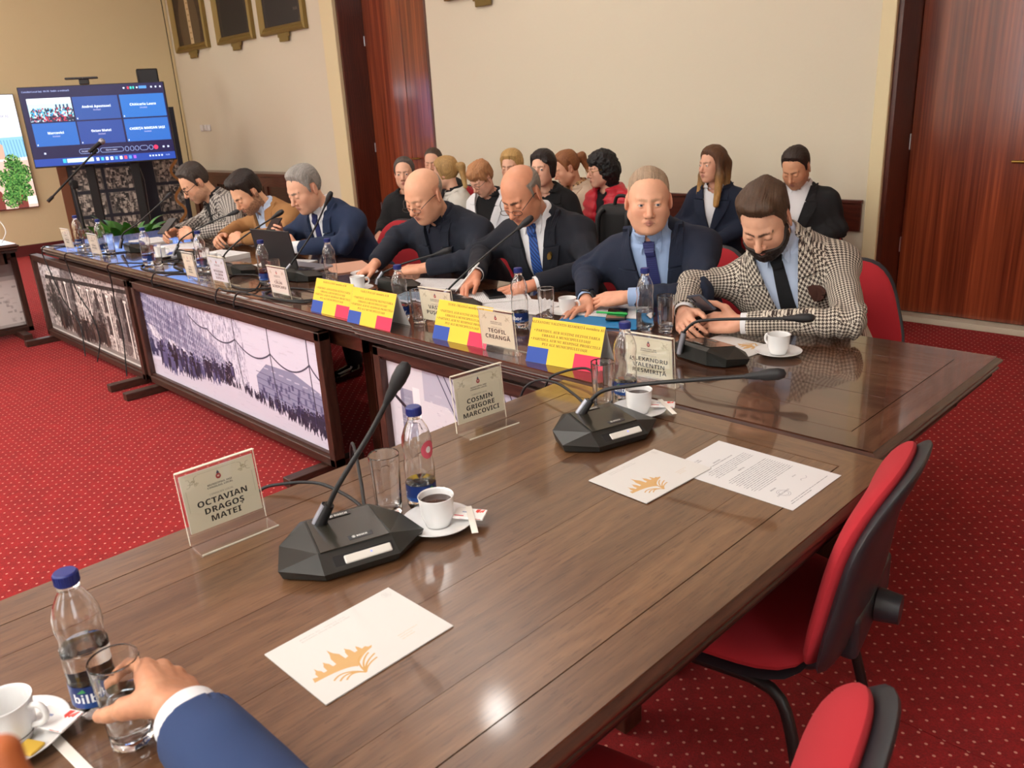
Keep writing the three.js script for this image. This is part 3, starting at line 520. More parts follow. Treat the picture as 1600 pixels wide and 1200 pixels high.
// head in its own frame: x to the person's left, y up, z to the face; chin at -.118, crown at +.12
function headField(f) {
  const w = f.w ?? 1, jw = f.jaw ?? 1, ns = f.nose ?? 1, open = f.eyes === 'open';
  const feat = (x, y, z) => {
    const a = abs(x);
    let d = ell(x, y - .032, z + .012, .0765 * w, .088, .097);
    d = smin(d, ell(x, y + .028, z - .02, .0625 * w, .088, .069), .03);
    d = smin(d, cap(a, y, z, [.049 * jw, -.056, -.004], [.018, -.099, .056], .022, .017), .03);
    d = smin(d, sph(a - .041 * w, y + .024, z - .059, .0205), .025);
    d = smin(d, cap(a, y, z, [0, .02, .083], [.038, .0225, .071], .0095, .0085), .016);
    d = smax(d, -sph(a - .0325, y - .003, z - .1005, .0165), .014);
    d = smin(d, sph(a - .0315, y - .001, z - .0755, .0142), .004);
    d = smin(d, cap(x, y, z, [0, .012, .0835], [0, -.033, .1045 + .005 * ns], .0068, .0112 * ns), .011);
    d = smin(d, sph(x, y + .037, z - .1035, .0105 * ns), .006);
    d = smin(d, sph(a - .0125 * ns, y + .0405, z - .0945, .0078 * ns), .006);
    d = smax(d, -sph(a - .0065, y + .0475, z - .1015, .0035), .004);
    d = smin(d, ell(x, y + .066, z - .079, .027, .017, .0145), .012);
    d = smin(d, cap(a, y, z, [0, -.0625, .0935], [.0195, -.0665, .0845], .0048, .0028), .004);
    d = smin(d, cap(a, y, z, [0, -.0735, .0925], [.0155, -.0712, .085], .0058, .0032), .004);
    d = smax(d, -cap(a, y, z, [0, -.0678, .1005], [.0235, -.0688, .0875], .0021, .0012), .003);
    d = smin(d, sph(x, y + .1, z - .0705, .0165), .022);
    // nasolabial crease, eye bags for older faces
    if (f.age) { d += .0022 * f.age * exp(-Math.pow(cap(a, y, z, [.018, -.042, .092], [.034, -.075, .076], 0, 0) / .004, 2)); d += .0014 * f.age * exp(-Math.pow(cap(a, y, z, [.02, -.014, .087], [.045, -.012, .075], 0, 0) / .003, 2)); d += .0009 * f.age * exp(-Math.pow(cap(a, y, z, [0, .052, .092], [.04, .055, .078], 0, 0) / .0022, 2)); }
    d = smin(d, ell(a - .036 * w, y + .056, z - .044, .024, .032, .03), .03);
    if (f.fat) d = smin(d, ell(x, y + .088, z - .022, .052, .024 + .01 * f.fat, .045), .03);
    if (open) d = smax(d, -ell(a - .0315, y - .0003, z - .091, .0126, .0034, .0125), .002);
    // ears
    const ex = a - .0795 * w, ey = y + .007, ez = z + .014, c = .94, s = .34, ez2 = c * ez + s * ex, ex2 = c * ex - s * ez;
    let e = ell(ex2, ey, ez2 + .18 * ey, .0075, .0315, .0185);
    e = smax(e, -ell(ex2 - .008, ey - .004, ez2 - .003 + .18 * ey, .006, .018, .0095), .005);
    return smin(d, e, .008);
  };
  return feat;
}
function skinColor(f) {
  const base = lin(f.skin ?? 0xd3a07e).map((v) => v * 1.2), lip = lin(f.lip ?? 0xa8625a), br = lin(f.brow ?? 0x3a2a20), bc = lin(f.beardColor ?? 0x2a1e18), red = lin(0xb8604a);
  return (x, y, z) => {
    const a = abs(x); let c = base.slice();
    const n = fbm(x * 60, y * 60, z * 60); c = c.map((v) => v * (1 + .07 * n));
    const flush = exp(-Math.pow(hypot(a - .042, y + .03) / .026, 2)) * .28 * (z > .03) + exp(-Math.pow(hypot(a, y + .036, z - .112) / .018, 2)) * .3 + (a > .074 && abs(y) < .045 && z < .01 ? .3 : 0);
    c = mix3(c, red, cl(flush * (f.flush ?? 1) + .05 * noise(x * 40, y * 40, z * 40 + 9)));
    if (z > .075) { const L = min(cap(a, y, z, [0, -.0625, .0935], [.0195, -.0665, .0845], .0048, .0028), cap(a, y, z, [0, -.0735, .0925], [.0155, -.0712, .085], .0058, .0032)); c = mix3(c, lip, (1 - sst(.0005, .0025, L)) * .75); c = mix3(c, lin(0x4a2420), exp(-Math.pow((y + .0682 + a * .05) / .0013, 2)) * (a < .023 ? .8 : 0)); }
    if (z > .04) {
      const B = cap(a, y, z, [.013, .0185, .093], [.047, .0225, .07], .0035, .002) + .0022 * noise(x * 500, y * 160, z * 200);
      c = mix3(c, br, (1 - sst(.001, .0055, B)) * (f.browK ?? .85));
      if (f.eyes !== 'open') c = mix3(c, lin(0x2a1a14), exp(-Math.pow((y + .0045 + 14 * (a - .0315) * (a - .0315)) / .0019, 2)) * (abs(a - .0315) < .013 ? f.lash ?? .6 : 0));
      else c = mix3(c, lin(0x2a1a14), exp(-Math.pow((y - .0046 + 14 * (a - .0315) * (a - .0315)) / .0016, 2)) * (abs(a - .0315) < .013 ? f.lash ?? .55 : 0));
    }
    if (f.stubble) {   // beard shadow is hair: jaw, chin, upper lip
      const line = -.028 - .5 * max(0, z - .05) + (z < .02 ? .03 : 0), lower = sst(0, .012, line - y) * sst(-.135, -.105, y) * (z > -.03 ? 1 : 0), hole = hypot(a / .026, (y + .068) / .008) < 1 && z > .07 ? 0 : 1;
      c = mix3(c, bc, cl(lower * hole * f.stubble * (.8 + .5 * noise(x * 300, y * 300, z * 300))));
    }
    if (f.scalp && y > .02 && f.hairMask) { const m = f.hairMask(x, y, z); if (m > 0) c = mix3(c, lin(f.scalp), sst(0, .012, m) * .55 * (.7 + .5 * noise(x * 320, y * 320, z * 320))); }
    return c;
  };
}
function paint(g, fn, H) {   // vertex colours from a function of head-local position
  const p = g.attributes.position, c = new Float32Array(p.count * 3);
  for (let i = 0; i < p.count; i++) { const q = fn(p.getX(i), p.getY(i), p.getZ(i)); c[3 * i] = q[0]; c[3 * i + 1] = q[1]; c[3 * i + 2] = q[2]; }
  g.setAttribute('color', new THREE.BufferAttribute(c, 3));
  return H ? g.applyMatrix4(H) : g;
}
// piecewise linear table
const pl = (T, x) => { if (x <= T[0][0]) return T[0][1]; for (let i = 1; i < T.length; i++) if (x <= T[i][0]) return lerp(T[i - 1][1], T[i][1], (x - T[i - 1][0]) / (T[i][0] - T[i - 1][0])); return T[T.length - 1][1]; };
// how low the hair comes, by depth z
const LINE = { short: [[-.12, -.06], [-.06, -.062], [-.036, -.045], [-.03, .022], [.006, .026], [.009, -.022], [.022, -.016], [.028, .03], [.045, .064], [.06, .084], [.1, .09]], fringe: [[-.12, -.06], [-.06, -.062], [-.036, -.045], [-.03, .022], [.006, .024], [.009, -.02], [.024, -.012], [.03, .01], [.06, .036], [.1, .04]],
  long: [[-.12, -.075], [-.03, -.07], [.012, -.06], [.03, .01], [.05, .045], [.066, .07], [.1, .074]] };
function hairField(h, head) {
  const skull = (x, y, z) => { let d = ell(x, y - .032, z + .012, .0765, .088, .097); return smin(d, ell(x, y + .028, z - .02, .0625, .088, .069), .03); };
  const line = LINE[h.line ?? 'short'], rec = h.recede ?? 0;
  const mask = (x, y, z) => { const a = abs(x); let m = y - pl(line, z) - rec * sst(.02, .07, z) * (1 + .5 * sst(.02, .05, a)) - (h.temple ?? .006) * sst(.02, .048, a) * sst(.034, .06, z); if (h.bald) m = min(m, h.bald - y + .25 * max(0, -z - .02), .03 - z + .2 * max(0, -y)); return m; };
  const strand = (x, y, z) => { const k = h.curl ? 34 : 0; if (k) return .006 * noise(x * 55, y * 55, z * 55) + .004 * noise(x * 120, y * 120, z * 120); const u = atan2(x, z + .3) * 95 + .8 * noise(x * 30, y * 30, z * 30); return .0011 * sin(u * 3.1) + .0016 * noise(u * 1.3, y * 22, z * 14) + .0008 * noise(x * 210, y * 60, z * 60); };
  const T = h.t ?? .01, top = h.top ?? T;
  const fn = (x, y, z) => {
    const m = mask(x, y, z); let d = skull(x, y, z) - (h.wave ?? .003) * (.4 + noise(x * 26, y * 26, z * 22)) * sst(.02, .09, y) * sst(0, .03, m) - lerp(T, top, sst(.04, .11, y)) * (.12 + .88 * sst(0, h.soft ?? .034, m));
    d = smax(d, -m * .4, .006);
    if (h.bun) d = smin(d, sph(x, y - .03, z + .115, .034), .01);
    if (h.pony) { d = smin(d, cap(x, y, z, [0, .045, -.1], [0, .03, -.145], .02, .03), .01); d = smin(d, cap(x, y, z, [0, .03, -.145], [.012, -.13, -.15], .03, .016), .02); }
    if (h.bob) for (const s of [-1, 1]) d = smin(d, cap(x, y, z, [s * .066, .04, -.02], [s * .068, -.05, -.012], .032, .02), .02);
    if (h.bob) d = smin(d, cap(x, y, z, [0, .03, -.075], [0, -.062, -.072], .046, .032), .03);
    if (h.longHair) for (const s of [-1, 1]) {
      d = smin(d, cap(x, y, z, [s * .06, .06, .0], [s * .084, -.08, .012], .03, .024), .02);
      d = smin(d, cap(x, y, z, [s * .084, -.08, .012], [s * .092, -.27, .055], .03, .02), .03);
      d = smin(d, cap(x, y, z, [s * .05, 0, -.08], [s * .06, -.22, -.06], .045, .03), .03);
    }
    if (h.fluffy) { d = smin(d, ell(x, y + .0, z + .035, .105, .1, .095), .03); d = smin(d, cap(x, y, z, [0, -.03, -.06], [0, -.14, -.055], .085, .05), .04); if (!h.noFringe) d = smin(d, cap(abs(x), y, z, [0, .075, .082], [.05, .06, .06], .02, .022), .01); d = smax(d, -ell(x, y + .055, z - .085, .062, .085, .065), .01); }
    if (h.side) d = smin(d, cap(x, y, z, [-.05, .085, .045], [.06, .05, .055], .02, .014), .015);
    if (h.quiff) d = smin(d, cap(x, y, z, [-.035, .108, .042], [.04, .104, .046], .026, .024), .02);
    d = max(d, -(skull(x, y, z) + .006));
    return d + strand(x, y, z) * (h.rough ?? 1);
  };
  return { fn, mask };
}
function hairColor(hex, tip) {
  const a = lin(hex), b = tip ? lin(tip) : a;
  return (x, y, z) => { const n = .62 + .7 * (.5 + .5 * noise(atan2(x, z + .3) * 200, y * 12, z * 16)) + .12 * noise(x * 200, y * 200, z * 200), t = sst(0, -.2, y); return mix3(a, b, t).map((v) => v * n); };
}
// hand: wrist W, D towards the fingers, B out of the back of the hand, side -1 right, 1 left
function handPrims(side, W, D, B, pose = {}) {
  D = A3(D).normalize(); B = A3(B); B.addScaledVector(D, -B.dot(D)).normalize();
  const T = B.clone().cross(D).multiplyScalar(-side), s = pose.scale ?? 1, at = (d, t, b) => { const p = A3(W).addScaledVector(D, d * s).addScaledVector(T, t * s).addScaledVector(B, b * s); return [p.x, p.y, p.z]; };
  const palm = [], fing = [];
  const K = [[.094, .030, 0], [.097, .0095, .003], [.092, -.011, .001], [.084, -.029, -.003]], L = [[.043, .026, .021], [.047, .030, .022], [.043, .028, .022], [.034, .021, .019]], R = [.0092, .0094, .0089, .0078];
  K.forEach((k, i) => palm.push([at(.004, k[1] * .62, 0), at(k[0] - .008, k[1], k[2] - .003), .0145, .0125]));
  palm.push([at(.03, .028, -.006), at(.075, .03, -.006), .013, .011], [at(.02, -.02, -.004), at(.06, -.024, -.006), .014, .012]);
  const curl = pose.curl ?? [[.25, .35, .2], [.25, .38, .2], [.28, .4, .22], [.3, .42, .22]];
  K.forEach((k, i) => {
    const sp = (pose.spread ?? .06) * [1.4, .3, -.8, -1.9][i]; let p = k.slice(), a = 0, ch = []; const cu = Array.isArray(curl[0]) ? curl[i] : curl;
    for (let j = 0; j < 3; j++) { a += cu[j]; const q = [p[0] + L[i][j] * cos(a) * cos(sp), p[1] + L[i][j] * sin(sp) * max(.2, cos(a)), p[2] - L[i][j] * sin(a)]; ch.push([at(...p), at(...q), R[i] * s * (1 - j * .08), R[i] * s * (.94 - j * .09)]); p = q; }
    fing.push(ch);
  });
  const th = pose.thumb ?? [[.75, .62, -.22], [.93, .3, -.25], [.95, .1, -.3]]; let p = [.022, .022, -.006], ch = [];
  [[.046, .0148, .0118], [.034, .0112, .01], [.028, .0102, .0084]].forEach(([l, r0, r1], j) => { const d = th[j], n = hypot(...d), q = [p[0] + d[0] / n * l, p[1] + d[1] / n * l, p[2] + d[2] / n * l]; ch.push([at(...p), at(...q), r0 * s, r1 * s]); p = q; });
  palm.push(ch[0]); fing.push(ch);
  palm.forEach((c) => { if (c !== ch[0]) { c[2] *= s; c[3] *= s; } });
  return { palm, fing, fore: pose.fore };
}
function handField(h, W, back) {   // back: a point up the forearm
  return (x, y, z) => {
    let d = cap(x, y, z, W, back, .025, .031);
    for (const c of h.palm) d = smin(d, cap(x, y, z, c[0], c[1], c[2], c[3]), .013);
    let e = 9;
    for (const ch of h.fing) { let f = 9; for (const c of ch) f = smin(f, cap(x, y, z, c[0], c[1], c[2], c[3]), .003); e = smin(e, f, .0025); }
    return smin(d, e, .009);
  };
}
function boundsOf(pts, pad) { const lo = [9e9, 9e9, 9e9], hi = [-9e9, -9e9, -9e9]; for (const p of pts) for (let i = 0; i < 3; i++) { lo[i] = min(lo[i], p[i] - pad); hi[i] = max(hi[i], p[i] + pad); } return [lo, hi]; }
// a bent sheet laid on a surface: rows of [t, xLeft, xRight], surface depth from depthAt(x,t), thickness th; frame(x,t,f) -> world
function laid(rows, n, depthAt, th, frame, uvs = 1, spin = 0) {
  const pos = [], uv = [], idx = [], N = n + 1, m = rows.length;
  for (const side of [th, -.004]) for (const [t, a, b, add] of rows) for (let i = 0; i <= n; i++) { const x = lerp(a, b, i / n), q = frame(x, t, depthAt(x, t) + side + (side > 0 ? (add ?? 0) : 0)); pos.push(...q); const uu = x * uvs, vv = t * .5 * uvs; uv.push(uu * cos(spin) - vv * sin(spin), uu * sin(spin) + vv * cos(spin)); }
  const o = N * m, Q = (a, b, c, d) => idx.push(a, b, c, a, c, d);
  for (let r = 0; r < m - 1; r++) for (let i = 0; i < n; i++) { const a = r * N + i; Q(a, a + 1, a + N + 1, a + N); Q(o + a, o + a + N, o + a + N + 1, o + a + 1); }
  for (let r = 0; r < m - 1; r++) for (const i of [0, n]) { const a = r * N + i; if (i) Q(a, o + a, o + a + N, a + N); else Q(a, a + N, o + a + N, o + a); }
  for (let i = 0; i < n; i++) { Q(i, o + i, o + i + 1, i + 1); const a = (m - 1) * N + i; Q(a, a + 1, o + a + 1, o + a); }
  const g = new THREE.BufferGeometry(); g.setAttribute('position', new THREE.Float32BufferAttribute(pos, 3)); g.setAttribute('uv', new THREE.Float32BufferAttribute(uv, 2)); g.setIndex(idx);
  const g2 = g.toNonIndexed(); g2.computeVertexNormals();
  const front = m * N; return g2;
}
const WT = [[-.14, .15], [-.02, .178], [.18, .172], [.42, .17], [.62, .18], [.78, .168], [.87, .125], [.95, .078], [1.03, .06], [1.3, .06]], DT = [[-.14, .10], [-.02, .128], [.2, .126], [.45, .12], [.65, .122], [.8, .102], [.9, .08], [.97, .066], [1.03, .06], [1.3, .06]], CT = [[-.1, 0], [.2, .012], [.45, .014], [.65, .01], [.85, -.012], [1, -.014], [1.3, 0]];
const smTab = (T) => { const a = []; for (let i = 0; i <= 150; i++) { const x = -.15 + i * .01; let s = 0; for (let k = -4; k <= 4; k++) s += pl(T, x + k * .012); a.push(s / 9); } return (x) => { const u = (x + .15) * 100, i = cl(floor(u), 0, 149), f = cl(u - i); return a[i] + (a[i + 1] - a[i]) * f; }; };
const wT = smTab(WT), dT = smTab(DT), cT = smTab(CT);
function person(o) {
  const base = [o.hip[0], 0, o.hip[2]], t = thing('person', o.label, 'person', base, 0, o.group), g = o.girth ?? 1, sw = (o.sw ?? 1), cell = o.cell ?? .011, fine = o.fine ?? .0036, hs = o.hs ?? 1.04;
  const add = (name, geo, m, label, par = t) => part(name, mg(geo).translate(-base[0], 0, -base[2]), m, par, label);
  // frames
  const R = new THREE.Euler((o.hp ?? 0) * PI / 180, (o.hy ?? 0) * PI / 180, (o.hr ?? 0) * PI / 180, 'YXZ');
  const Hm = new THREE.Matrix4().makeRotationFromEuler(R).scale(V(hs, hs, hs)).setPosition(A3(o.head)), Hi = Hm.clone().invert();
  const hip = A3(o.hip), nape = V(0, -.085, -.034).applyMatrix4(Hm), U0 = nape.clone().sub(hip).normalize(), N = nape.clone().addScaledVector(U0, -.032);
  const U = N.clone().sub(hip), L = U.length(); U.normalize();
  const yw = (o.yaw ?? 0) * PI / 180; let X = V(cos(yw), 0, -sin(yw)); X.addScaledVector(U, -X.dot(U)).normalize(); const Fw = X.clone().cross(U);
  const toL = (x, y, z) => { const a = x - hip.x, b = y - hip.y, c = z - hip.z; return [a * X.x + b * X.y + c * X.z, (a * U.x + b * U.y + c * U.z) / L, a * Fw.x + b * Fw.y + c * Fw.z]; };
  const W_ = (x, tt, f) => [hip.x + X.x * x + U.x * tt * L + Fw.x * f, hip.y + X.y * x + U.y * tt * L + Fw.y * f, hip.z + X.z * x + U.z * tt * L + Fw.z * f];
  const torsoL = (x, tt, f, off) => {
    const belly = (o.belly ?? 0) * exp(-Math.pow((tt - .3) / .25, 2)), bust = (o.bust ?? 0) * exp(-Math.pow((tt - .62) / .1, 2)) * exp(-Math.pow((abs(x) - .075) / .06, 2)), w = wT(tt) * (tt < .93 ? g : 1) + off, d = dT(tt) * (tt < .93 ? g : 1) + off + (f > 0 ? belly : 0), cz = cT(tt);
    const k = Math.pow(Math.pow(abs(x) / w, 2.3) + Math.pow(abs(f - cz) / d, 2.3), 1 / 2.3);
    return smax((k - 1) * min(w, d) * .85 - bust, (-.13 - tt) * L, .03);
  };
  const sh = { L: W_(.156 * sw * (.7 + .3 * g), o.shT ?? .775, -.012 + (o.shFwd ?? 0)), R: W_(-.156 * sw * (.7 + .3 * g), o.shT ?? .775, -.012 + (o.shFwd ?? 0)) };
  const arms = ['L', 'R'].map((s) => { const a = o.arms[s]; return { s: sh[s], e: a.e, w: a.w, k: s === 'L' ? 1 : -1, a, d: A3(a.w).sub(A3(a.e)).normalize() }; });
  const shoulder = (x, y, z, r) => cap(x, y, z, sh.L, sh.R, r, r);
  // ----- skin: head and neck, hands, and the trunk under the clothes, one mesh -----
  const f = o.face ?? {}, hf = headField(f), Nl = N.clone().addScaledVector(U, -.03).applyMatrix4(Hi), Nn = [Nl.x, Nl.y, Nl.z], nk = f.neck ?? 1;
  const neck = (x, y, z) => cap(x, y, z, [0, -.05, -.028], Nn, .052 * nk, .058 * nk);
  const hh = o.hair && hairField(o.hair, hf); if (hh) f.hairMask = hh.mask;
  const [hlo, hhi] = boundsOf([[0, 0, 0], [.1, .135, .125], [-.1, -.12, -.12], Nn], .012), lo2 = hlo.map((v, i) => i === 0 ? min(v, Nn[0] - .07) : i === 1 ? Nn[1] - .03 : min(v, Nn[2] - .07)), hi2 = hhi.map((v, i) => max(v, Nn[i] + .07));
  const headG = paint(nets((x, y, z) => smin(hf(x, y, z), neck(x, y, z), .028), lo2, hi2, fine), skinColor(f), Hm);
  const skinGeo = [headG], base3 = lin(f.skin ?? 0xd3a07e).map((v) => v * 1.2), redC = lin(0xb8604a);
  const flat = (x, y, z) => { const n = .5 + .5 * noise(x * 45, y * 45, z * 45), k = 1 + .06 * noise(x * 90, y * 90, z * 90); return mix3(base3, redC, .16 + .16 * n).map((v) => v * k); };
  for (const A of arms) {
    if (A.a.noHand) continue;
    const D = A.a.D ?? [A.d.x, A.d.y, A.d.z], h = handPrims(A.k, A.w, D, A.a.B ?? [0, 1, 0], A.a.pose), back = [A.w[0] - A.d.x * .09, A.w[1] - A.d.y * .09, A.w[2] - A.d.z * .09];
    const pts = [A.w, back]; for (const ch of h.fing) for (const c of ch) pts.push(c[0], c[1]);
    const [a, b] = boundsOf(pts, .04); skinGeo.push(paint(nets(handField(h, A.w, back), a, b, o.handCell ?? .0045), flat));
  }
  const allPts = [W_(0, -.15, 0), W_(.2, .9, 0), W_(-.2, .9, 0), ...arms.flatMap((A) => [A.s, A.e, A.w])], [blo, bhi] = boundsOf(allPts, .2);
  skinGeo.push(paint(nets((x, y, z) => { const l = toL(x, y, z); let d = max(torsoL(l[0], l[1], l[2], -.02), (l[1] - 1.02) * L); d = smin(d, shoulder(x, y, z, .04), .04); for (const A of arms) d = smin(d, min(cap(x, y, z, A.s, A.e, .042, .034), cap(x, y, z, A.e, A.w, .034, .024)), .03); return d; }, blo, bhi, .022), flat));
  const body = add('body', skinGeo, M.skin);
  // ----- eyes, hair, beard, glasses -----
  if (f.eyes === 'open') for (const s of [-1, 1]) {
    const e = new THREE.SphereGeometry(.0124, 28, 20), gz = A3(f.gaze ?? [0, 0, 1]).normalize();
    paint(e, (x, y, z) => { const c = (x * gz.x + y * gz.y + z * gz.z) / .0124; return c > .972 ? [.01, .008, .008] : c > .89 ? lin(f.iris ?? 0x4a3524) : [.62, .58, .55]; }); e.translate(s * .0315, .001, .0762).applyMatrix4(Hm);
    add('eye', e, M.eye ?? (M.eye = P({ vertexColors: true, roughness: .15, clearcoat: .6 })));
  }
  if (hh) {
    const ext_ = o.hair.longHair ? .32 : o.hair.fluffy || o.hair.pony ? .21 : .1, g1 = nets(hh.fn, [-.15, -ext_, -.2], [.15, .17, .125], o.hairCell ?? fine * 1.05, 10);
    add('hair', paint(g1, hairColor(o.hair.color, o.hair.tip), Hm), M.hair);
  }
  if (o.beard) {
    const bf = (x, y, z) => {
      const a = abs(x), s = hf(x, y, z), up = pl([[-.03, .02], [.005, .02], [.02, -.02], [.045, -.042], [.07, -.052], [.1, -.056]], z);
      let d = s - .0065 - .004 * sst(-.07, -.11, y) - .0016 * noise(x * 260, y * 90, z * 260) - .0012 * noise(x * 500, y * 200, z * 500);
      d = smax(d, y - up, .004); d = smax(d, -.005 - z - (a < .06 ? .03 : 0) * 0, .004); d = smax(d, -.128 - y, .01);
      d = smax(d, -ell(x, y + .0685, z - .095, .021, .0075, .03), .004); d = smax(d, -(a > .071 && z < .012 ? .0 : 9), .001);
      d = max(d, -(s + .004)); return d;
    };
    add('beard', paint(nets(bf, [-.09, -.14, -.02], [.09, .03, .125], fine), hairColor(o.beard), Hm), M.hair);
  }
  if (o.glasses) {
    const gl = new THREE.Group(); gl.name = 'glasses'; t.add(gl); const gm = o.glasses.m ?? M.steel, dn = o.glasses.down ?? 0, rim = [];
    for (const s of [-1, 1]) {
      const pts = []; for (let i = 0; i < 20; i++) { const a = i / 20 * 2 * PI, c = cos(a), q = sin(a), r = 1 / Math.pow(Math.pow(abs(c), 3) + Math.pow(abs(q), 3), 1 / 3); pts.push([s * .032 + c * r * .024, -.004 - dn + q * r * (o.glasses.h ?? .016), .101 - .25 * abs(c * r * .024 + s * .032 * s) * .35 + dn * .6]); }
      rim.push(tube(pts, o.glasses.r ?? .0011, 60, 6, true)); rim.push(tube([[s * .056, .002 - dn, .095], [s * .073, .004, .07], [s * .079, .008, .01], [s * .08, 0, -.022]], .0017, 24, 6));
      const lens = pane(.046, (o.glasses.h ?? .016) * 1.9); lens.translate(s * .032, -.004 - dn, .098 + dn * .6).applyMatrix4(Hm).translate(-base[0], 0, -base[2]); part('lens', lens, M.lens ?? (M.lens = P({ color: 0xffffff, transmission: 1, roughness: .02, thickness: 0, ior: 1.3 })), gl);
    }
    rim.push(tube([[-.009, .001 - dn, .099 + dn * .6], [0, .004 - dn, .102 + dn * .6], [.009, .001 - dn, .099 + dn * .6]], .0012, 10, 6));
    part('rim', mg(rim).applyMatrix4(Hm).translate(-base[0], 0, -base[2]), gm, gl);
  }
  // ----- clothes -----
  const c = o.coat ?? {}, thick = c.t ?? .014, vt = c.vt ?? .38, vw = c.vw ?? .072, vx = (tt) => vw * cl((tt - vt) / (.93 - vt), -1, 1.05);
  const Nw = W_(0, 1.2, .02), N0 = W_(0, .9, -.004);
  const fold = (x, y, z, l) => { let n = .0065 * noise(x * 10, y * 10, z * 10) + .0034 * noise(x * 24, y * 24, z * 24); for (const A of arms) { const de = hypot(x - A.e[0], y - A.e[1], z - A.e[2]); if (de < .17) { const u = (x - A.e[0]) * A.d.x + (y - A.e[1]) * A.d.y + (z - A.e[2]) * A.d.z; n += .0075 * exp(-Math.pow(de / .1, 2)) * sin(u * 118 + 3 * noise(x * 14, y * 14, z * 14)); } } if (c.puff) n += -.011 * abs(sin((l[1] * L) * 55)) + .006; return n * (c.fold ?? 1); };
  const sleeveEnd = (A) => (A.a.short ?? .03);
  const coatT = (x, tt, ff) => { let d = torsoL(x, tt, ff, thick); const p = W_(x, tt, ff); d = smin(d, shoulder(p[0], p[1], p[2], (.042 + thick * .5) * (.5 + .5 * g)), .08); return d; };
  const coat = (x, y, z) => {
    const l = toL(x, y, z); let d = torsoL(l[0], l[1], l[2], thick);
    d = smin(d, shoulder(x, y, z, (.042 + thick * .5) * (.5 + .5 * g)), .08);
    d = smax(d, -(cap(x, y, z, N0, Nw, .062, .066)), .006); d = smax(d, (l[1] - 1.0) * L - (c.collar ?? 0), .01);
    if (vt < 1) { const v = abs(l[0]) - vx(l[1]); d = smax(d, -max(v, -l[2] + .01), .005); }
    for (const A of arms) {
      const ra = (c.arm ?? 1) * (.6 + .4 * g); let e = cap(x, y, z, A.s, A.e, .061 * ra + thick * .2, .053 * ra), q = cap(x, y, z, A.e, A.w, .054 * ra, .04 * (c.arm ?? 1));
      const u = (x - A.w[0]) * A.d.x + (y - A.w[1]) * A.d.y + (z - A.w[2]) * A.d.z; q = smax(q, u + sleeveEnd(A), .006);
      d = smin(d, smin(e, q, .02), .05);
    }
    d += fold(x, y, z, l);
    return d;
  };
  let coatG = nets(coat, blo, bhi, cell);
  if (o.uv) coatG = bodyUV(coatG, { hip, X, U, Fw, L, arms, toL });
  else coatG = buv(coatG.toNonIndexed());
  const jk = add(o.coatName ?? 'jacket', coatG, o.cloth);
  const depth = (fn) => (x, tt) => { let ff = .34; for (let i = 0; i < 80; i++) { const d = fn(x, tt, ff); if (d < .0006) break; ff -= max(.0015, d * .6); if (ff < -.03) { ff = -.03; break; } } return ff; };
  const dc = depth(coatT);
  if (o.lapel !== false && vt < 1) {
    for (const s of [-1, 1]) {
      const rows = [], rows2 = []; const wl = c.lapel ?? .07;
      for (let i = 0; i <= 12; i++) { const u = i / 12, tt = lerp(vt - .02, .8, u), x0 = vx(tt), x1 = x0 + wl * Math.pow(sin(min(1, u * 1.05) * PI / 2), .8); rows.push(s > 0 ? [tt, x0 - .004, x1] : [tt, -x1, -x0 + .004]); }
      for (let i = 0; i <= 6; i++) { const u = i / 6, tt = lerp(.815, .97, u), x0 = vx(tt) - .004, x1 = x0 + lerp(wl * .8, .035, u); rows2.push(s > 0 ? [tt, x0, x1, .001] : [tt, -x1, -x0, .001]); }
      add('lapel', laid(rows, 6, dc, .011, W_, 1, .7), o.cloth, undefined, jk === undefined ? t : t); add('collar', laid(rows2, 5, dc, .012, W_, 1, .9), o.cloth);
    }
  }
  const shirtT = (x, tt, ff) => torsoL(x, tt, ff, .003);
  if (o.shirt) {
    const k2 = min(cell, .009), rng = W_(0, vt - .1, .14), [a, b] = boundsOf([W_(-.16, vt - .08, .17), W_(.16, vt - .08, -.05), W_(.09, 1.14, .1), W_(-.09, 1.14, -.1)], .04), high = o.collar ?? .045;
    const sf = (x, y, z) => {
      const l = toL(x, y, z); let d = smax(torsoL(l[0], l[1], l[2], .003), abs(torsoL(l[0], l[1], l[2], -.006)) - .009, .002); d = max(d, (l[1] - 1.0) * L - .01); d = max(d, vt - .06 - l[1], abs(l[0]) - .12);
      if (high) { const cc = abs(cap(x, y, z, W_(0, .86, -.012), W_(0, 1.2, .016), .066, .064)) - .0025, gap = max(abs(l[0]) - (o.openCollar ?? .004) * (1 + 14 * max(0, l[1] - .93)), -l[2]); d = smin(d, max(cc, (l[1] - .945) * L - high + .02 * sst(0, .06, l[2]), .9 - l[1], -gap), .006); }
      d = max(d, -(cap(x, y, z, W_(0, .9, 0), W_(0, 1.3, .02), .0585, .0615)));
      return d;
    };
    add('shirt', buv(nets(sf, a, b, k2 * .75).toNonIndexed()), o.shirt);
    if (high && o.flaps !== false) { const ds = depth((x, tt, ff) => min(shirtT(x, tt, ff), cap(...W_(x, tt, ff), W_(0, .86, -.012), W_(0, 1.2, .016), .068, .066))); for (const s of [-1, 1]) { const rows = []; for (let i = 0; i <= 7; i++) { const u = i / 7, tt = lerp(.89, 1.02, u), x0 = lerp(.036, .004, u), x1 = lerp(.04, .054, Math.sqrt(u)); rows.push(s > 0 ? [tt, x0, x1] : [tt, -x1, -x0]); } add('shirt_collar', laid(rows, 5, ds, .006, W_), o.shirt); } }
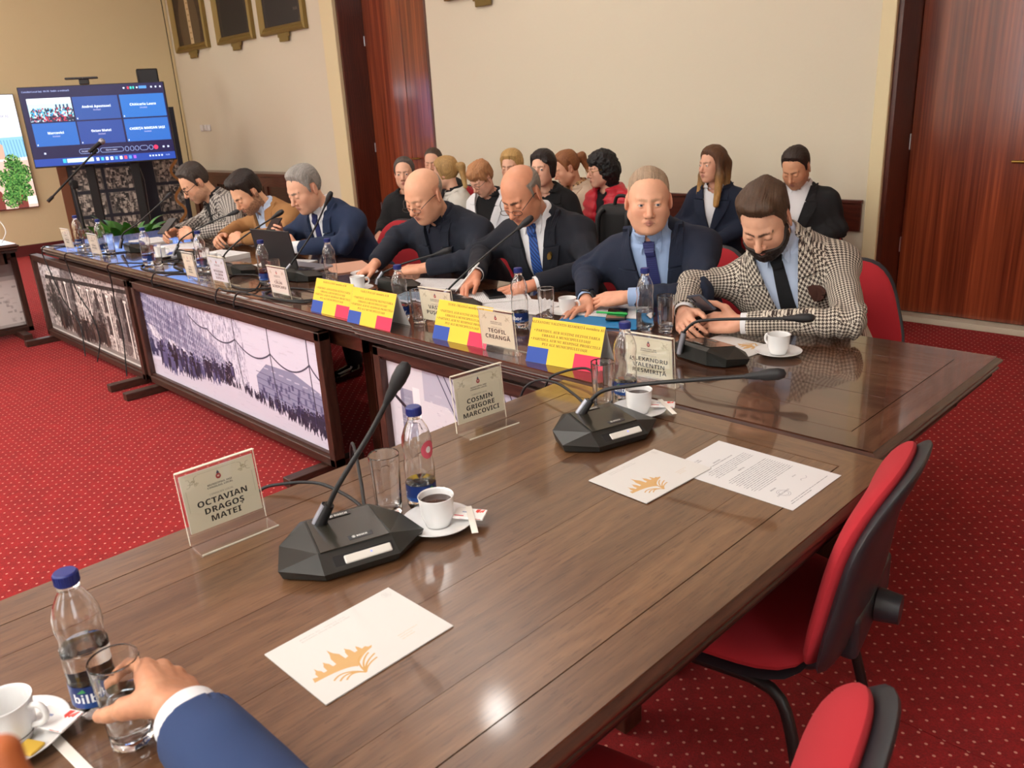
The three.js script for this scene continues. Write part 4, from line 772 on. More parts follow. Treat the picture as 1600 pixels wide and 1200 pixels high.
    for (const A of arms) if (!A.a.noCuff) { const e = sleeveEnd(A), p0 = A3(A.w).addScaledVector(A.d, -e - .03), p1 = A3(A.w).addScaledVector(A.d, -e + (A.a.cuff ?? .018)), q = new THREE.Quaternion().setFromUnitVectors(V(0, 1, 0), A.d), len = p0.distanceTo(p1); add('cuff', lathe([[.033, 0], [.0355, .002], [.0355, len - .002], [.0345, len], [.0325, len - .002], [.032, 0]], 28).applyQuaternion(q).translate(p0.x, p0.y, p0.z), o.cuffMat ?? o.shirt); }
  }
  if (o.tie) {
    const ds = depth(shirtT), rows = []; for (let i = 0; i <= 16; i++) { const u = i / 16, tt = lerp(vt - .12, .905, u), hw = lerp(.043, .019, Math.pow(u, .8)); rows.push([tt, -hw, hw, .002 * sin(u * 9)]); }
    const kn = []; for (let i = 0; i <= 5; i++) { const u = i / 5; kn.push([lerp(.885, .965, u), -lerp(.015, .024, u), lerp(.015, .024, u), .009 * sin(PI * (.2 + .8 * u))]); }
    const tg = add('tie', laid(rows, 6, ds, .005, W_), o.tie); part('knot', laid(kn, 6, ds, .011, W_).translate(-base[0], 0, -base[2]), o.tie, tg);
  }
  const dFull = (x, tt) => { let ff = .26; for (let i = 0; i < 90; i++) { const d = coat(...W_(x, tt, ff)); if (d < .001) break; ff -= max(.0015, d * .6); if (ff < -.03) return -.03; } return ff; };
  for (const ex of o.patches ?? []) add(ex.name, laid(ex.rows, ex.n ?? 6, dFull, ex.th ?? .004, W_), ex.m, ex.label);
  // ----- legs and shoes -----
  if (o.legs !== false) {
    const P0 = [-1, 1].map((s) => W_(s * .095, -.08, -.01)), fy = o.legYaw !== undefined ? o.legYaw * PI / 180 : yw, fd = [sin(fy), cos(fy)];
    const kn = P0.map((p, i) => [p[0] + fd[0] * .42 + (i ? 1 : -1) * .06 * cos(fy), .50, p[2] + fd[1] * .42 - (i ? 1 : -1) * .06 * sin(fy)]), an = kn.map((k) => [k[0] - fd[0] * .04, .085, k[2] - fd[1] * .04]), all = [...P0, ...kn, ...an], [a, b] = boundsOf(all, .15);
    const lf = (x, y, z) => { let d = 9; for (let i = 0; i < 2; i++) { let e = smin(cap(x, y, z, P0[i], kn[i], .088 * g, .064), cap(x, y, z, kn[i], an[i], .062, .052), .02); d = smin(d, e, .03); } d = smin(d, cap(x, y, z, P0[0], P0[1], .1, .1), .05); return max(d, .075 - y) + .004 * noise(x * 14, y * 14, z * 14); };
    add('trousers', buv(nets(lf, a, b, .02).toNonIndexed()), o.trousers ?? F.trousers);
    an.forEach((q) => { const s = nets((x, y, z) => smax(smin(cap(x, y, z, [q[0], .045, q[2]], [q[0] + fd[0] * .15, .035, q[2] + fd[1] * .15], .044, .038), cap(x, y, z, [q[0], .05, q[2]], [q[0], .1, q[2]], .042, .04), .03), .004 - y, .004), ...boundsOf([[q[0], 0, q[2]], [q[0] + fd[0] * .17, .1, q[2] + fd[1] * .17]], .07), .012); add('shoe', s, M.blackGloss); });
  }
  return { t, W_, Hm, arms };
}
// cloth uv in metres from the nearest bone: along it and round it
function bodyUV(g0, B) {
  const g = g0.toNonIndexed(), p = g.attributes.position, uv = new Float32Array(p.count * 2), limbs = [];
  for (const A of B.arms) { limbs.push([A.s, A.e, .06], [A.e, A.w, .048]); }
  const fr = limbs.map(([a, b]) => { const d = A3(b).sub(A3(a)).normalize(), r = V(.3, 1, .1); r.addScaledVector(d, -r.dot(d)).normalize(); return { a: A3(a), d, r, s: d.clone().cross(r) }; });
  const q = V();
  for (let i = 0; i < p.count; i += 3) {
    const c = [0, 0, 0]; for (let k = 0; k < 3; k++) { c[0] += p.getX(i + k) / 3; c[1] += p.getY(i + k) / 3; c[2] += p.getZ(i + k) / 3; }
    let best = 1e9, bi = -1; limbs.forEach(([a, b, r], j) => { const d = cap(c[0], c[1], c[2], a, b, r, r); if (d < best) { best = d; bi = j; } });
    const lc = B.toL(...c); if (abs(lc[0]) < .15 && best > -.005) bi = -1;
    if (bi >= 0) { const e1 = V(p.getX(i + 1) - p.getX(i), p.getY(i + 1) - p.getY(i), p.getZ(i + 1) - p.getZ(i)), e2 = V(p.getX(i + 2) - p.getX(i), p.getY(i + 2) - p.getY(i), p.getZ(i + 2) - p.getZ(i)); e1.cross(e2).normalize(); if (abs(e1.dot(fr[bi].d)) > .72) { for (let k = 0; k < 3; k++) { q.set(p.getX(i + k), p.getY(i + k), p.getZ(i + k)).sub(fr[bi].a); uv[(i + k) * 2] = q.dot(fr[bi].r); uv[(i + k) * 2 + 1] = q.dot(fr[bi].s); } continue; } }
    const ac = bi < 0 ? atan2(lc[0], lc[2]) : (q.set(...c).sub(fr[bi].a), atan2(q.dot(fr[bi].s), q.dot(fr[bi].r)));
    for (let k = 0; k < 3; k++) {
      const x = p.getX(i + k), y = p.getY(i + k), z = p.getZ(i + k); let a, u, v;
      if (bi < 0) { const l = B.toL(x, y, z); a = atan2(l[0], l[2]); v = l[1] * B.L; if (abs(lc[0]) < .17 && lc[2] > .0) { uv[(i + k) * 2] = l[0]; uv[(i + k) * 2 + 1] = v; continue; } }
      else { q.set(x, y, z).sub(fr[bi].a); a = atan2(q.dot(fr[bi].s), q.dot(fr[bi].r)); v = q.dot(fr[bi].d); }
      if (a - ac > PI) a -= 2 * PI; if (ac - a > PI) a += 2 * PI;
      uv[(i + k) * 2] = a * (bi < 0 ? .155 : bi % 2 ? .045 : .06); uv[(i + k) * 2 + 1] = v;
    }
  }
  g.setAttribute('uv', new THREE.BufferAttribute(uv, 2));
  return g;
}
// ---------- the councillors, right to left ----------
const relaxed = [[.3, .45, .25], [.32, .5, .28], [.36, .52, .3], [.4, .55, .3]], hold = [[.55, .75, .4], [.6, .8, .45], [.65, .85, .45], [.7, .85, .45]], flatHand = [[.12, .18, .1], [.12, .2, .1], [.14, .2, .12], [.16, .22, .12]];
const people = [];
function councillor(o) { people.push(person(o)); placeChair(o.hip[0], o.hip[2] - .02, (o.yaw ?? 0) * PI / 180 * .6, 'red fabric chair under ' + o.who, 'councillors\' chairs'); }
councillor({ label: 'bearded man in a houndstooth jacket and black tie looking down at a phone', who: 'the bearded man in the houndstooth jacket', head: [-1.375, 1.115, -2.56], hy: 12, hp: 40, hr: 2, hip: [-1.33, .53, -2.98], yaw: 22, girth: 1.06, sw: 1.06, cell: .008, fine: .003,
  arms: { L: { e: [-1.03, .82, -2.50], w: [-1.35, .80, -2.36], D: [-.95, -.05, .12], B: [.1, .75, .6], pose: { curl: hold, thumb: [[.6, .5, .55], [.85, .1, .5], [.9, -.1, .3]] } }, R: { e: [-1.66, .86, -2.56], w: [-1.56, .80, -2.36], D: [.55, -.05, .8], B: [-.55, .55, .3], pose: { curl: hold } } },
  face: { skin: 0xd0a084, stubble: 0, brow: 0x2a1b14, nose: 1.05, age: .3 }, shT: .70, hs: .98, hair: { wave: .007, color: 0x46311f, t: .007, top: .02, quiff: 1, rough: .55, recede: .004, temple: .022 }, beard: 0x241811, cloth: F.check, uv: 1, shirt: F.paleblue, cuffMat: F.white, tie: F.tieBlack, coat: { vt: .36, vw: .08, lapel: .07, arm: .94 },
  patches: [{ name: 'pocket_square', label: 'brown pocket square', m: F.brown, n: 4, rows: [[.67, .094, .118], [.70, .088, .132], [.73, .084, .142], [.75, .084, .112], [.76, .088, .1]], th: .014 }] });
councillor({ label: 'fair haired older man in a navy suit with light blue shirt, looking at the camera', who: 'the man looking at the camera', head: [-1.87, 1.158, -2.58], hy: 38, hp: 6, hr: 0, hip: [-1.98, .53, -2.99], yaw: 24, hs: .97, girth: 1.08, sw: 1.08, cell: .009, fine: .003,
  arms: { L: { e: [-1.62, .83, -2.56], w: [-1.86, .815, -2.42], D: [-.85, -.1, .25], B: [.1, .9, .3], pose: { curl: relaxed } }, R: { e: [-2.20, .85, -2.60], w: [-2.02, .785, -2.38], D: [.1, -.12, .9], B: [-.2, .9, .1], pose: { curl: flatHand, scale: 1.0 } } },
  face: { skin: 0xd5a183, age: 1, eyes: 'open', gaze: [.12, .02, 1], iris: 0x5a6470, brow: 0xa58a6e, browK: .45, w: 1.06, jaw: 1.24, fat: 1, nose: 1.12, neck: 1.12 }, hair: { color: 0xa48d74, t: .004, top: .009, recede: .018, rough: .7, soft: .05 }, cloth: F.navy, shirt: F.blue, tie: F.tieDot, coat: { vt: .3, vw: .085, lapel: .078 } });
councillor({ label: 'bald man with spectacles and striped blue tie writing with a white pen', who: 'the man with the striped tie', head: [-2.605, 1.15, -2.64], hy: 8, hp: 32, hr: 2, hip: [-2.66, .53, -3.02], yaw: 16, girth: 1.1, sw: 1.12, cell: .009, fine: .0032,
  arms: { L: { e: [-2.27, .84, -2.72], w: [-2.42, .785, -2.49], D: [-.6, -.12, .65], B: [.1, .9, .2], pose: { curl: flatHand } }, R: { e: [-2.92, .86, -2.66], w: [-2.66, .82, -2.38], D: [.12, -.35, .8], B: [-.35, .75, .25], pose: { curl: hold } } },
  face: { skin: 0xc58a6b, age: 1, brow: 0x3f332b, w: 1.02, nose: 1.15, fat: .5, scalp: 0x8a7a6c }, hair: { color: 0x8d857b, t: .006, bald: .07, rough: .35, soft: .04 }, glasses: { m: M.rimDark, down: .012, h: .012, r: .0013 }, cloth: F.ink, shirt: F.white, tie: F.tieStripe, coat: { vt: .3, vw: .075 },
  patches: [{ name: 'lapel_pin', label: 'small golden lapel pin', m: M.brass, n: 2, rows: [[.735, .078, .092], [.755, .076, .096], [.775, .08, .092]], th: .016 }] });
councillor({ label: 'bald man with rimless spectacles in a dark jacket without tie, reaching across the table', who: 'the bald man without a tie', head: [-3.2, 1.135, -2.56], hy: 6, hp: 26, hr: -2, hip: [-3.28, .53, -2.98], yaw: 10, girth: 1.16, sw: 1.15, cell: .009, fine: .0032,
  arms: { L: { e: [-2.90, .84, -2.62], w: [-3.12, .80, -2.44], D: [-.8, -.05, .3], B: [.1, .9, .2], pose: { curl: relaxed }, noCuff: 1 }, R: { e: [-3.5, .90, -2.6], w: [-3.37, .81, -2.34], D: [.05, -.25, .9], B: [-.25, .9, .1], pose: { curl: relaxed }, noCuff: 1 } },
  face: { skin: 0xd39f80, age: 1, brow: 0xa08a74, browK: .5, w: 1.06, jaw: 1.12, fat: 1, nose: 1.1 }, hair: { color: 0xb0a494, t: .005, bald: .055, rough: .3, soft: .04 }, glasses: { m: M.rimDark, down: .012, h: .011, r: .0012 }, cloth: F.navy2, shirt: F.darkshirt, openCollar: .012, coat: { vt: .4, vw: .06, lapel: .06 } });
councillor({ label: 'grey haired man in a navy suit and tie working at the open laptop', who: 'the grey haired man at the laptop', head: [-4.27, 1.135, -2.54], hy: 4, hp: 24, hip: [-4.32, .53, -2.96], yaw: 8, girth: 1.14, sw: 1.14, cell: .011, fine: .0038,
  arms: { L: { e: [-3.98, .83, -2.58], w: [-4.22, .825, -2.40], D: [-.75, .3, .45], B: [.5, .3, .6], pose: { curl: hold }, cuff: .045 }, R: { e: [-4.6, .84, -2.6], w: [-4.46, .86, -2.44], D: [.35, .35, .5], B: [-.6, .4, .5], pose: { curl: hold } } },
  face: { skin: 0xd0a084, age: .8, brow: 0x7a7068, w: 1.04, fat: .6 }, hair: { color: 0x8f8b85, t: .008, top: .016, rough: 1.2 }, cloth: F.midnight, shirt: F.white, tie: F.tieNavy, coat: { vt: .32, vw: .075 } });
councillor({ label: 'dark haired man with stubble in a tan jacket looking down', who: 'the man in the tan jacket', head: [-5.05, 1.085, -2.58], hy: 2, hp: 34, hip: [-5.02, .53, -2.98], yaw: 8, girth: 1.0, sw: 1.05, cell: .012, fine: .004,
  arms: { L: { e: [-4.72, .84, -2.62], w: [-4.92, .82, -2.42], D: [-.9, .02, .25], B: [.2, .6, .6], pose: { curl: hold } }, R: { e: [-5.3, .84, -2.62], w: [-5.14, .82, -2.4], D: [.55, .02, .55], B: [-.4, .7, .4], pose: { curl: hold } } },
  face: { skin: 0xcf9f7e, stubble: .7, beardColor: 0x2a1c14, brow: 0x1f1510 }, hair: { color: 0x211711, t: .01, top: .026, quiff: 1, rough: 1.5 }, cloth: F.tan, shirt: F.paleblue, openCollar: .014, cuffMat: F.tan, coat: { vt: .34, vw: .07 } });
councillor({ label: 'man with glasses in a pale checked jacket over a black top, farthest of the row', who: 'the man in the pale checked jacket', head: [-5.8, 1.132, -2.58], hy: -6, hp: 32, hip: [-5.66, .53, -2.96], yaw: 2, girth: 1.02, sw: 1.06, cell: .012, fine: .004,
  arms: { L: { e: [-5.34, .84, -2.6], w: [-5.5, .82, -2.36], D: [-.85, .06, .4], B: [.3, .5, .6], pose: { curl: hold } }, R: { e: [-5.92, .84, -2.62], w: [-5.72, .82, -2.34], D: [.35, .06, .7], B: [-.5, .6, .4], pose: { curl: hold } } },
  face: { skin: 0xcd9d7e, stubble: .35, beardColor: 0x4a3a30, brow: 0x2c2018, age: .5 }, hair: { color: 0x3a312b, t: .009, top: .02, rough: 1.3 }, glasses: { m: M.black, h: .014, r: .0018 }, cloth: F.check2, uv: 1, shirt: F.black, collar: 0, coat: { vt: .3, vw: .07 } });
// ---------- the audience along the back wall ----------
function sitter(o) {
  const h = o.head, yw = (o.yaw ?? 0) * PI / 180, hip = [h[0] - sin(yw) * .12 - (o.dx ?? 0), .51, h[2] - cos(yw) * .13], lap = (k, f) => [hip[0] + cos(yw) * .1 * k + sin(yw) * f, .62, hip[2] - sin(yw) * .1 * k + cos(yw) * f], el = (k) => [hip[0] + cos(yw) * .25 * k + sin(yw) * .06, .72, hip[2] - sin(yw) * .25 * k + cos(yw) * .06];
  o.arms ??= { L: { e: el(1), w: lap(.55, .3), pose: { curl: relaxed } }, R: { e: el(-1), w: lap(-.55, .3), pose: { curl: relaxed } } };
  for (const s of ['L', 'R']) o.arms[s].D ??= [sin(yw) * .5 + (s === 'L' ? -.6 : .6) * cos(yw), -.12, cos(yw) * .5 + (s === 'L' ? .6 : -.6) * sin(yw)];
  o.face = { ...soft, ...o.face }; people.push(person({ hip, hs: .95, cell: .014, fine: .0042, handCell: .006, group: undefined, ...o }));
  placeChair(hip[0], hip[2] - .02, yw, 'red fabric chair under ' + o.who, 'audience chairs');
}
const woman = { girth: .84, sw: .86, hs: .91 }, soft = { lash: .35, browK: .5 };
sitter({ ...woman, label: 'woman in a black dress with tied back hair, seated before the wooden door', who: 'the woman in the black dress', head: [-4.825, 1.115, -3.7], hy: 42, hp: 4, yaw: 34, face: { skin: 0xd3a388, eyes: 'open', gaze: [.05, 0, 1], lip: 0xb05a52, brow: 0x3a2a22, w: .92, jaw: .88, neck: .85 }, hair: { color: 0x4a413c, t: .006, bun: 1, recede: .004, rough: .6 }, cloth: F.black, coatName: 'dress', lapel: false, coat: { vt: 1.1, fold: .7 },
  arms: { L: { e: [-4.66, .74, -3.62], w: [-4.66, .66, -3.40], D: [-.7, -.1, .5], pose: { curl: hold }, short: .14, noCuff: 1 }, R: { e: [-5.03, .74, -3.62], w: [-4.83, .66, -3.40], D: [.6, -.1, .5], pose: { curl: hold }, short: .14, noCuff: 1 } }, trousers: F.black });
sitter({ label: 'man with thinning hair half hidden behind the blonde woman with the ponytail', who: 'the half hidden man', head: [-5.7, 1.105, -4.7], hy: 30, hp: 12, yaw: 20, face: { skin: 0xd3a388, age: .6 }, hair: { color: 0x4a3b2f, t: .004, top: .006, recede: .018 }, cloth: F.charcoal, shirt: F.white });
sitter({ ...woman, label: 'blonde woman with a ponytail in a pale grey jacket, turned away', who: 'the blonde woman with the ponytail', head: [-4.7, 1.09, -3.98], hy: -62, hp: 8, yaw: -40, face: { skin: 0xd6a78c, w: .92, jaw: .88, neck: .85 }, hair: { color: 0xa98550, tip: 0xc2a56e, t: .011, top: .018, pony: 1, line: 'long' }, cloth: F.palegrey, shirt: F.black, collar: 0 });
sitter({ ...woman, label: 'woman with short strawberry blonde hair in a white jacket, reading', who: 'the woman in the white jacket', head: [-4.315, 1.055, -3.98], hy: -2, hp: 34, yaw: 18, face: { skin: 0xd8a68c, w: .94, jaw: .9, neck: .85, age: .5 }, hair: { color: 0xb07c52, tip: 0x8a5a3a, t: .012, top: .022, line: 'fringe', rough: 1.8, wave: .007 }, glasses: { m: M.rimDark }, cloth: F.white, shirt: F.black, collar: 0, coat: { vt: .1, vw: .1, lapel: .05 } });
sitter({ ...woman, label: 'blonde woman mostly hidden behind the man with the striped tie', who: 'the hidden blonde woman', head: [-4.33, 1.115, -4.3], hy: 20, hp: 10, yaw: 20, face: { skin: 0xd6a78c, w: .92, neck: .85 }, hair: { color: 0xb8935a, t: .012, top: .02, line: 'long', bob: 1 }, cloth: F.pink, shirt: F.white, collar: 0 });
sitter({ ...woman, label: 'woman with a dark brown bob and black blazer watching the room', who: 'the woman with the dark bob', head: [-3.675, 1.14, -3.93], hy: 16, hp: 2, yaw: 26, face: { skin: 0xd6a68c, eyes: 'open', gaze: [.4, 0, 1], brow: 0x2a1b15, lip: 0xa8524c, w: .93, jaw: .9, neck: .82 }, hair: { color: 0x1d130f, t: .012, top: .016, bob: 1, side: 1, line: 'long' }, cloth: F.black, shirt: F.black, collar: 0 });
sitter({ ...woman, label: 'woman with an auburn ponytail in a camel coat bent over a phone', who: 'the woman with the auburn ponytail', head: [-3.87, 1.1, -4.38], hy: -34, hp: 22, yaw: -20, face: { skin: 0xcf9a7c, w: .93, neck: .85 }, hair: { color: 0x8a5630, tip: 0xb98247, t: .01, top: .016, pony: 1 }, cloth: F.pink, shirt: F.leopard, collar: 0 });
sitter({ ...woman, girth: .95, label: 'woman with fluffy black hair and glasses in a red quilted jacket', who: 'the woman in the red jacket', head: [-3.52, 1.1, -4.33], hy: -28, hp: 6, yaw: -4, face: { skin: 0xd8a68c, w: .95, neck: .9, lip: 0xa85050, age: .4 }, hair: { color: 0x0f0d0e, t: .014, top: .024, fluffy: 1, curl: 1, line: 'fringe' }, glasses: { m: M.brass, h: .02 }, cloth: F.red, shirt: F.black, collar: 0, lapel: false, coat: { puff: 1, vt: .5, vw: .05, t: .022 } });
sitter({ ...woman, label: 'woman with long brown to blonde hair and navy blazer against the wall', who: 'the woman with the long hair', head: [-2.92, 1.105, -4.72], hy: -14, hp: 2, yaw: 10, face: { skin: 0xd3a085, eyes: 'open', gaze: [-.3, 0, 1], brow: 0x4a3326, w: .92, jaw: .88, neck: .82 }, hair: { color: 0x5a3a22, tip: 0xb08448, t: .012, top: .016, longHair: 1, line: 'long' }, hairCell: .0055, cloth: F.navy, shirt: F.white, collar: 0 });
sitter({ label: 'short haired man in a charcoal suit and open white shirt, head bowed by the wall', who: 'the man with the bowed head', head: [-2.35, 1.09, -4.72], hy: 4, hp: 30, yaw: 18, girth: 1.0, sw: 1.05, face: { skin: 0xc99674, brow: 0x2c1f18, stubble: .25, age: .4 }, hair: { color: 0x2b1f18, t: .006, top: .014, rough: 1 }, cloth: F.charcoal, shirt: F.white, openCollar: .012, coat: { vt: .35 } });
// ---------- things on the tables ----------
const TY = .75;
// conference microphone unit: user side is +z
const micScale = (g) => g.scale(1, .88, 1.04);
function micBody() {
  const u = [[-.07, .018, .083], [.07, .018, .083], [.138, .022, .03], [.118, .03, -.045], [.068, .05, -.078], [-.068, .05, -.078], [-.118, .03, -.045], [-.138, .022, .03]];
  const top = [[-.068, .0415, .043], [.068, .0415, .043], [.064, .056, -.062], [-.064, .056, -.062]], low = u.map(([x, y, z]) => [x * .95, .004, z * .93]), v = [...u, ...top, ...low];
  const f = [[8, 9, 10, 11], [0, 1, 9, 8], [1, 2, 9], [0, 8, 7], [9, 2, 3, 10], [8, 11, 6, 7], [10, 3, 4], [11, 5, 6], [10, 4, 5, 11]];
  for (let i = 0; i < 8; i++) f.push([i, 12 + i, 12 + (i + 1) % 8, (i + 1) % 8]);
  f.push([19, 18, 17, 16, 15, 14, 13, 12]);
  return poly(v, f);
}
const MICG = {
  body: micBody(),
  panel: poly([[-.064, .0415, .046], [.064, .0415, .046], [.06, .0560, -.058], [-.06, .0560, -.058], [-.064, .0435, .046], [.064, .0435, .046], [.06, .058, -.058], [-.06, .058, -.058]], [[4, 5, 6, 7], [0, 1, 5, 4], [1, 2, 6, 5], [2, 3, 7, 6], [3, 0, 4, 7]]),
  slot: tr(new RoundedBoxGeometry(.112, .004, .024, 3, .0018).rotateX(.6), .008, .0268, .0655), bar: tr(new RoundedBoxGeometry(.088, .006, .017, 4, .0028).rotateX(.6), .016, .0272, .067),
  logo: (() => { const g = new THREE.PlaneGeometry(.044, .012).rotateX(-PI / 2 + .13); return [g.clone().translate(0, .0582, -.05), g.clone().scale(.8, 1, .8).translate(.016, .0468, .028)]; })(),
  grip: tr(new RoundedBoxGeometry(.046, .002, .014, 2, .001).rotateX(.138), .016, .0455, .0285),
  led: tr(new THREE.SphereGeometry(.0016, 10, 8).scale(1, .6, 1), .022, .0303, .0672),
};
const brandTex = tex(canvas(256, 70, (g, w, h) => { g.fillStyle = '#2a2a26'; g.fillRect(0, 0, w, h); g.fillStyle = '#e8e8e4'; g.strokeStyle = '#e8e8e4'; g.lineWidth = 6; g.beginPath(); g.arc(36, 35, 20, 0, 7); g.stroke(); g.fillRect(30, 20, 12, 30); g.font = 'bold 46px sans-serif'; g.fillText('BOSCH', 72, 52); }));
M.brandPlate = S({ map: brandTex, roughness: .4 }); M.led = S({ color: 0x3040ff, emissive: 0x4a5cff, emissiveIntensity: 3 }); M.bar = S({ color: 0xd8d5cc, roughness: .4 });
function mic(label, x, z, turn, stem, side = .0045) {   // stem: world points from the foot to the head
  const t = thing('conference_microphone', label, 'microphone', [x, TY, z], turn);
  part('base', MICG.body, M.micBody, t); const p = part('control_panel', MICG.panel, M.micTop, t);
  part('maker_mark', MICG.logo[0], M.brandPlate, p); part('grip', MICG.grip, M.plastic, p); part('maker_mark', MICG.logo[1], M.brandPlate, p);
  part('button_recess', MICG.slot, M.blackMatte, t); const b = part('talk_button', MICG.bar, M.bar, t); part('indicator_light', MICG.led, M.led, b);
  t.updateMatrixWorld(true); const inv = t.matrixWorld.clone().invert(), P_ = stem.map((q) => A3(q).applyMatrix4(inv)), n = P_.length;
  const d0 = P_[1].clone().sub(P_[0]).normalize(), foot = P_[0].clone().addScaledVector(d0, .056);
  part('stem_foot', [bar(P_[0].clone().addScaledVector(d0, -.012), foot, .0115, .0095)], M.black, t);
  part('foot_clip', tube([P_[0].clone().add(V(-.006, -.012, -.009)), P_[0].clone().addScaledVector(d0, .006).add(V(-.007, 0, -.007)), foot.clone().add(V(-.006, 0, -.005))], .0078, 12, 8), M.silver, t);
  const neck = part('gooseneck', tube([foot.clone().addScaledVector(d0, -.01), ...P_.slice(1)], side, 60, 10), M.black, t);
  const dl = P_[n - 1].clone().sub(P_[n - 2]).normalize(), e = P_[n - 1], q = new THREE.Quaternion().setFromUnitVectors(V(0, 1, 0), dl);
  part('capsule', lathe([[.0055, -.03], [.0085, -.012], [.0095, .002], [.0115, .006], [.0138, .022], [.0135, .042], [.0095, .054], [0, .058]], 24).applyQuaternion(q).translate(e.x, e.y, e.z), M.rubber, t);
  return t;
}
mic('microphone unit with upright gooseneck on the foreground table, nearest the viewer', -1.185, -.70, 1.277, [[-1.238, .795, -.672], [-1.205, .875, -.70], [-1.165, .98, -.765], [-1.135, 1.055, -.80]], .005);
mic('microphone unit on the foreground table beside the second envelope, gooseneck bent far over', -1.165, -1.425, 1.3, [[-1.222, .79, -1.40], [-1.205, .829, -1.418], [-1.175, .862, -1.43], [-1.094, .886, -1.465], [-.955, .912, -1.522], [-.875, .925, -1.556], [-.84, .931, -1.57]], .005);
mic('microphone unit in front of the bearded man, gooseneck bent level', -1.305, -2.12, PI - .25, [[-1.365, .785, -2.047], [-1.355, .838, -2.051], [-1.325, .872, -2.063], [-1.28, .883, -2.081], [-1.16, .893, -2.129], [-1.06, .90, -2.17]]);
mic('microphone unit before the man with the striped tie, gooseneck pointing at his chest', -2.50, -2.12, PI - .1, [[-2.571, .785, -2.09], [-2.536, .84, -2.14], [-2.454, .934, -2.22], [-2.315, 1.07, -2.34]]);
mic('microphone unit before the bald man without tie, gooseneck slanting low to the right', -3.05, -2.24, PI - .12, [[-3.124, .785, -2.179], [-3.101, .822, -2.194], [-3.021, .861, -2.241], [-2.85, .915, -2.345]]);
mic('microphone unit beside the open laptop, gooseneck rising over the lid', -3.69, -2.11, PI + .1, [[-3.759, .785, -2.06], [-3.699, .878, -2.12], [-3.624, .99, -2.177], [-3.545, 1.13, -2.225]]);
mic('microphone unit behind the pale blue name plate, before the man in the tan jacket', -4.18, -2.03, PI - .1, [[-4.273, .785, -1.965], [-4.246, .843, -1.981], [-4.148, .928, -2.04], [-3.935, 1.05, -2.15]]);
mic('microphone unit before the man in the pale checked jacket', -4.93, -2.10, PI - .1, [[-5.023, .785, -2.03], [-4.981, .862, -2.064], [-4.821, .948, -2.16], [-4.66, 1.01, -2.26]]);
mic('microphone unit nearest the potted plant, behind the farthest bottles', -5.62, -2.04, PI - .1, [[-5.696, .785, -1.955], [-5.666, .864, -1.974], [-5.549, .937, -2.044], [-5.34, 1.09, -2.17]]);
// ----- water bottles -----
const labelTex = tex(canvas(512, 96, (g, w, h) => { const gr = '#16306f'; g.fillStyle = gr; g.fillRect(0, 0, w, h); g.fillStyle = '#2a66b4'; for (let i = 0; i < 5; i++) g.fillRect(0, 72 + i * 5, w, 2); for (const x of [60, 316]) { g.fillStyle = '#f2f5fa'; g.font = 'bold 52px sans-serif'; g.fillText('bilb', x, 72); g.font = 'bold 52px sans-serif'; g.fillText('or', x + 92, 72); g.fillStyle = '#3f9a52'; g.beginPath(); g.moveTo(x + 20, 28); g.lineTo(x + 46, 8); g.lineTo(x + 56, 24); g.fill(); g.font = '12px sans-serif'; g.fillStyle = '#dfe6f2'; g.fillText('apa plata', x + 120, 90); } }));
M.label = S({ map: labelTex, roughness: .35, side: THREE.DoubleSide });
const BP = [[.0, .004], [.02, .002], [.027, .004], [.0305, .012], [.031, .02], [.0302, .024], [.0308, .062], [.0298, .068], [.031, .075], [.031, .1], [.0285, .118], [.0285, .128], [.031, .142], [.030, .158], [.024, .176], [.0165, .19], [.0128, .196], [.0126, .205]];
const BOT = {};
function bottleGeo(fill) {
  const k = 'f' + fill; if (BOT[k]) return BOT[k];
  const ins = BP.filter((p) => p[1] < fill).map(([r, y]) => [max(0, r - .0006), y + .0007]); ins.push([ins[ins.length - 1][0], fill], [0, fill]);
  return (BOT[k] = lathe(ins, 32));
}
BOT.shell = (() => { const g = lathe([...BP, ...BP.slice(1).reverse().map(([r, y]) => [r - .0009, y + .0006]), [0, .0052]], 60), p = g.attributes.position; for (let i = 0; i < p.count; i++) { const x = p.getX(i), y = p.getY(i), z = p.getZ(i), a = atan2(z, x), k = 1 - (.012 * sst(.07, .08, y) * (1 - sst(.15, .17, y)) + .03 * (1 - sst(.012, .024, y))) * (.5 + .5 * cos(a * 10)); p.setX(i, x * k); p.setZ(i, z * k); } g.computeVertexNormals(); return g; })(); BOT.lab = new THREE.CylinderGeometry(.0312, .0312, .034, 40, 1, true).translate(0, .043, 0);
BOT.cap = [tr(new THREE.CylinderGeometry(.0152, .0156, .015, 30), 0, .2125, 0), tr(new THREE.CylinderGeometry(.0135, .0152, .002, 30), 0, .221, 0)]; for (let i = 0; i < 30; i++) { const a = i / 30 * 2 * PI; BOT.cap.push(new THREE.BoxGeometry(.0009, .013, .0012).rotateY(-a).translate(.0156 * cos(a), .2125, .0156 * sin(a))); } BOT.cap = mg(BOT.cap);
BOT.ring = tr(new THREE.CylinderGeometry(.0138, .0142, .006, 30), 0, .2, 0);
function bottle(label, x, z, fill, turn = 0, s = 1, band = 1) {
  const t = thing('water_bottle', label, 'bottle', [x, TY + .0004, z], turn); t.scale.setScalar(s);
  part('shell', BOT.shell, M.pet, t); if (fill) part('water', bottleGeo(fill), M.water, t);
  if (band) part('label', BOT.lab, M.label, t); part('cap', BOT.cap, M.capBlue, t); part('neck_ring', BOT.ring, M.pet, t);
  return t;
}
bottle('half full water bottle standing by the hand, at the lower left', -1.100, -.222, .11, 2.7, 1.0);
const bt1 = bottle('water bottle with a round red sticker on the foreground table behind the coffee cup', -1.222, -.905, .062, .4);
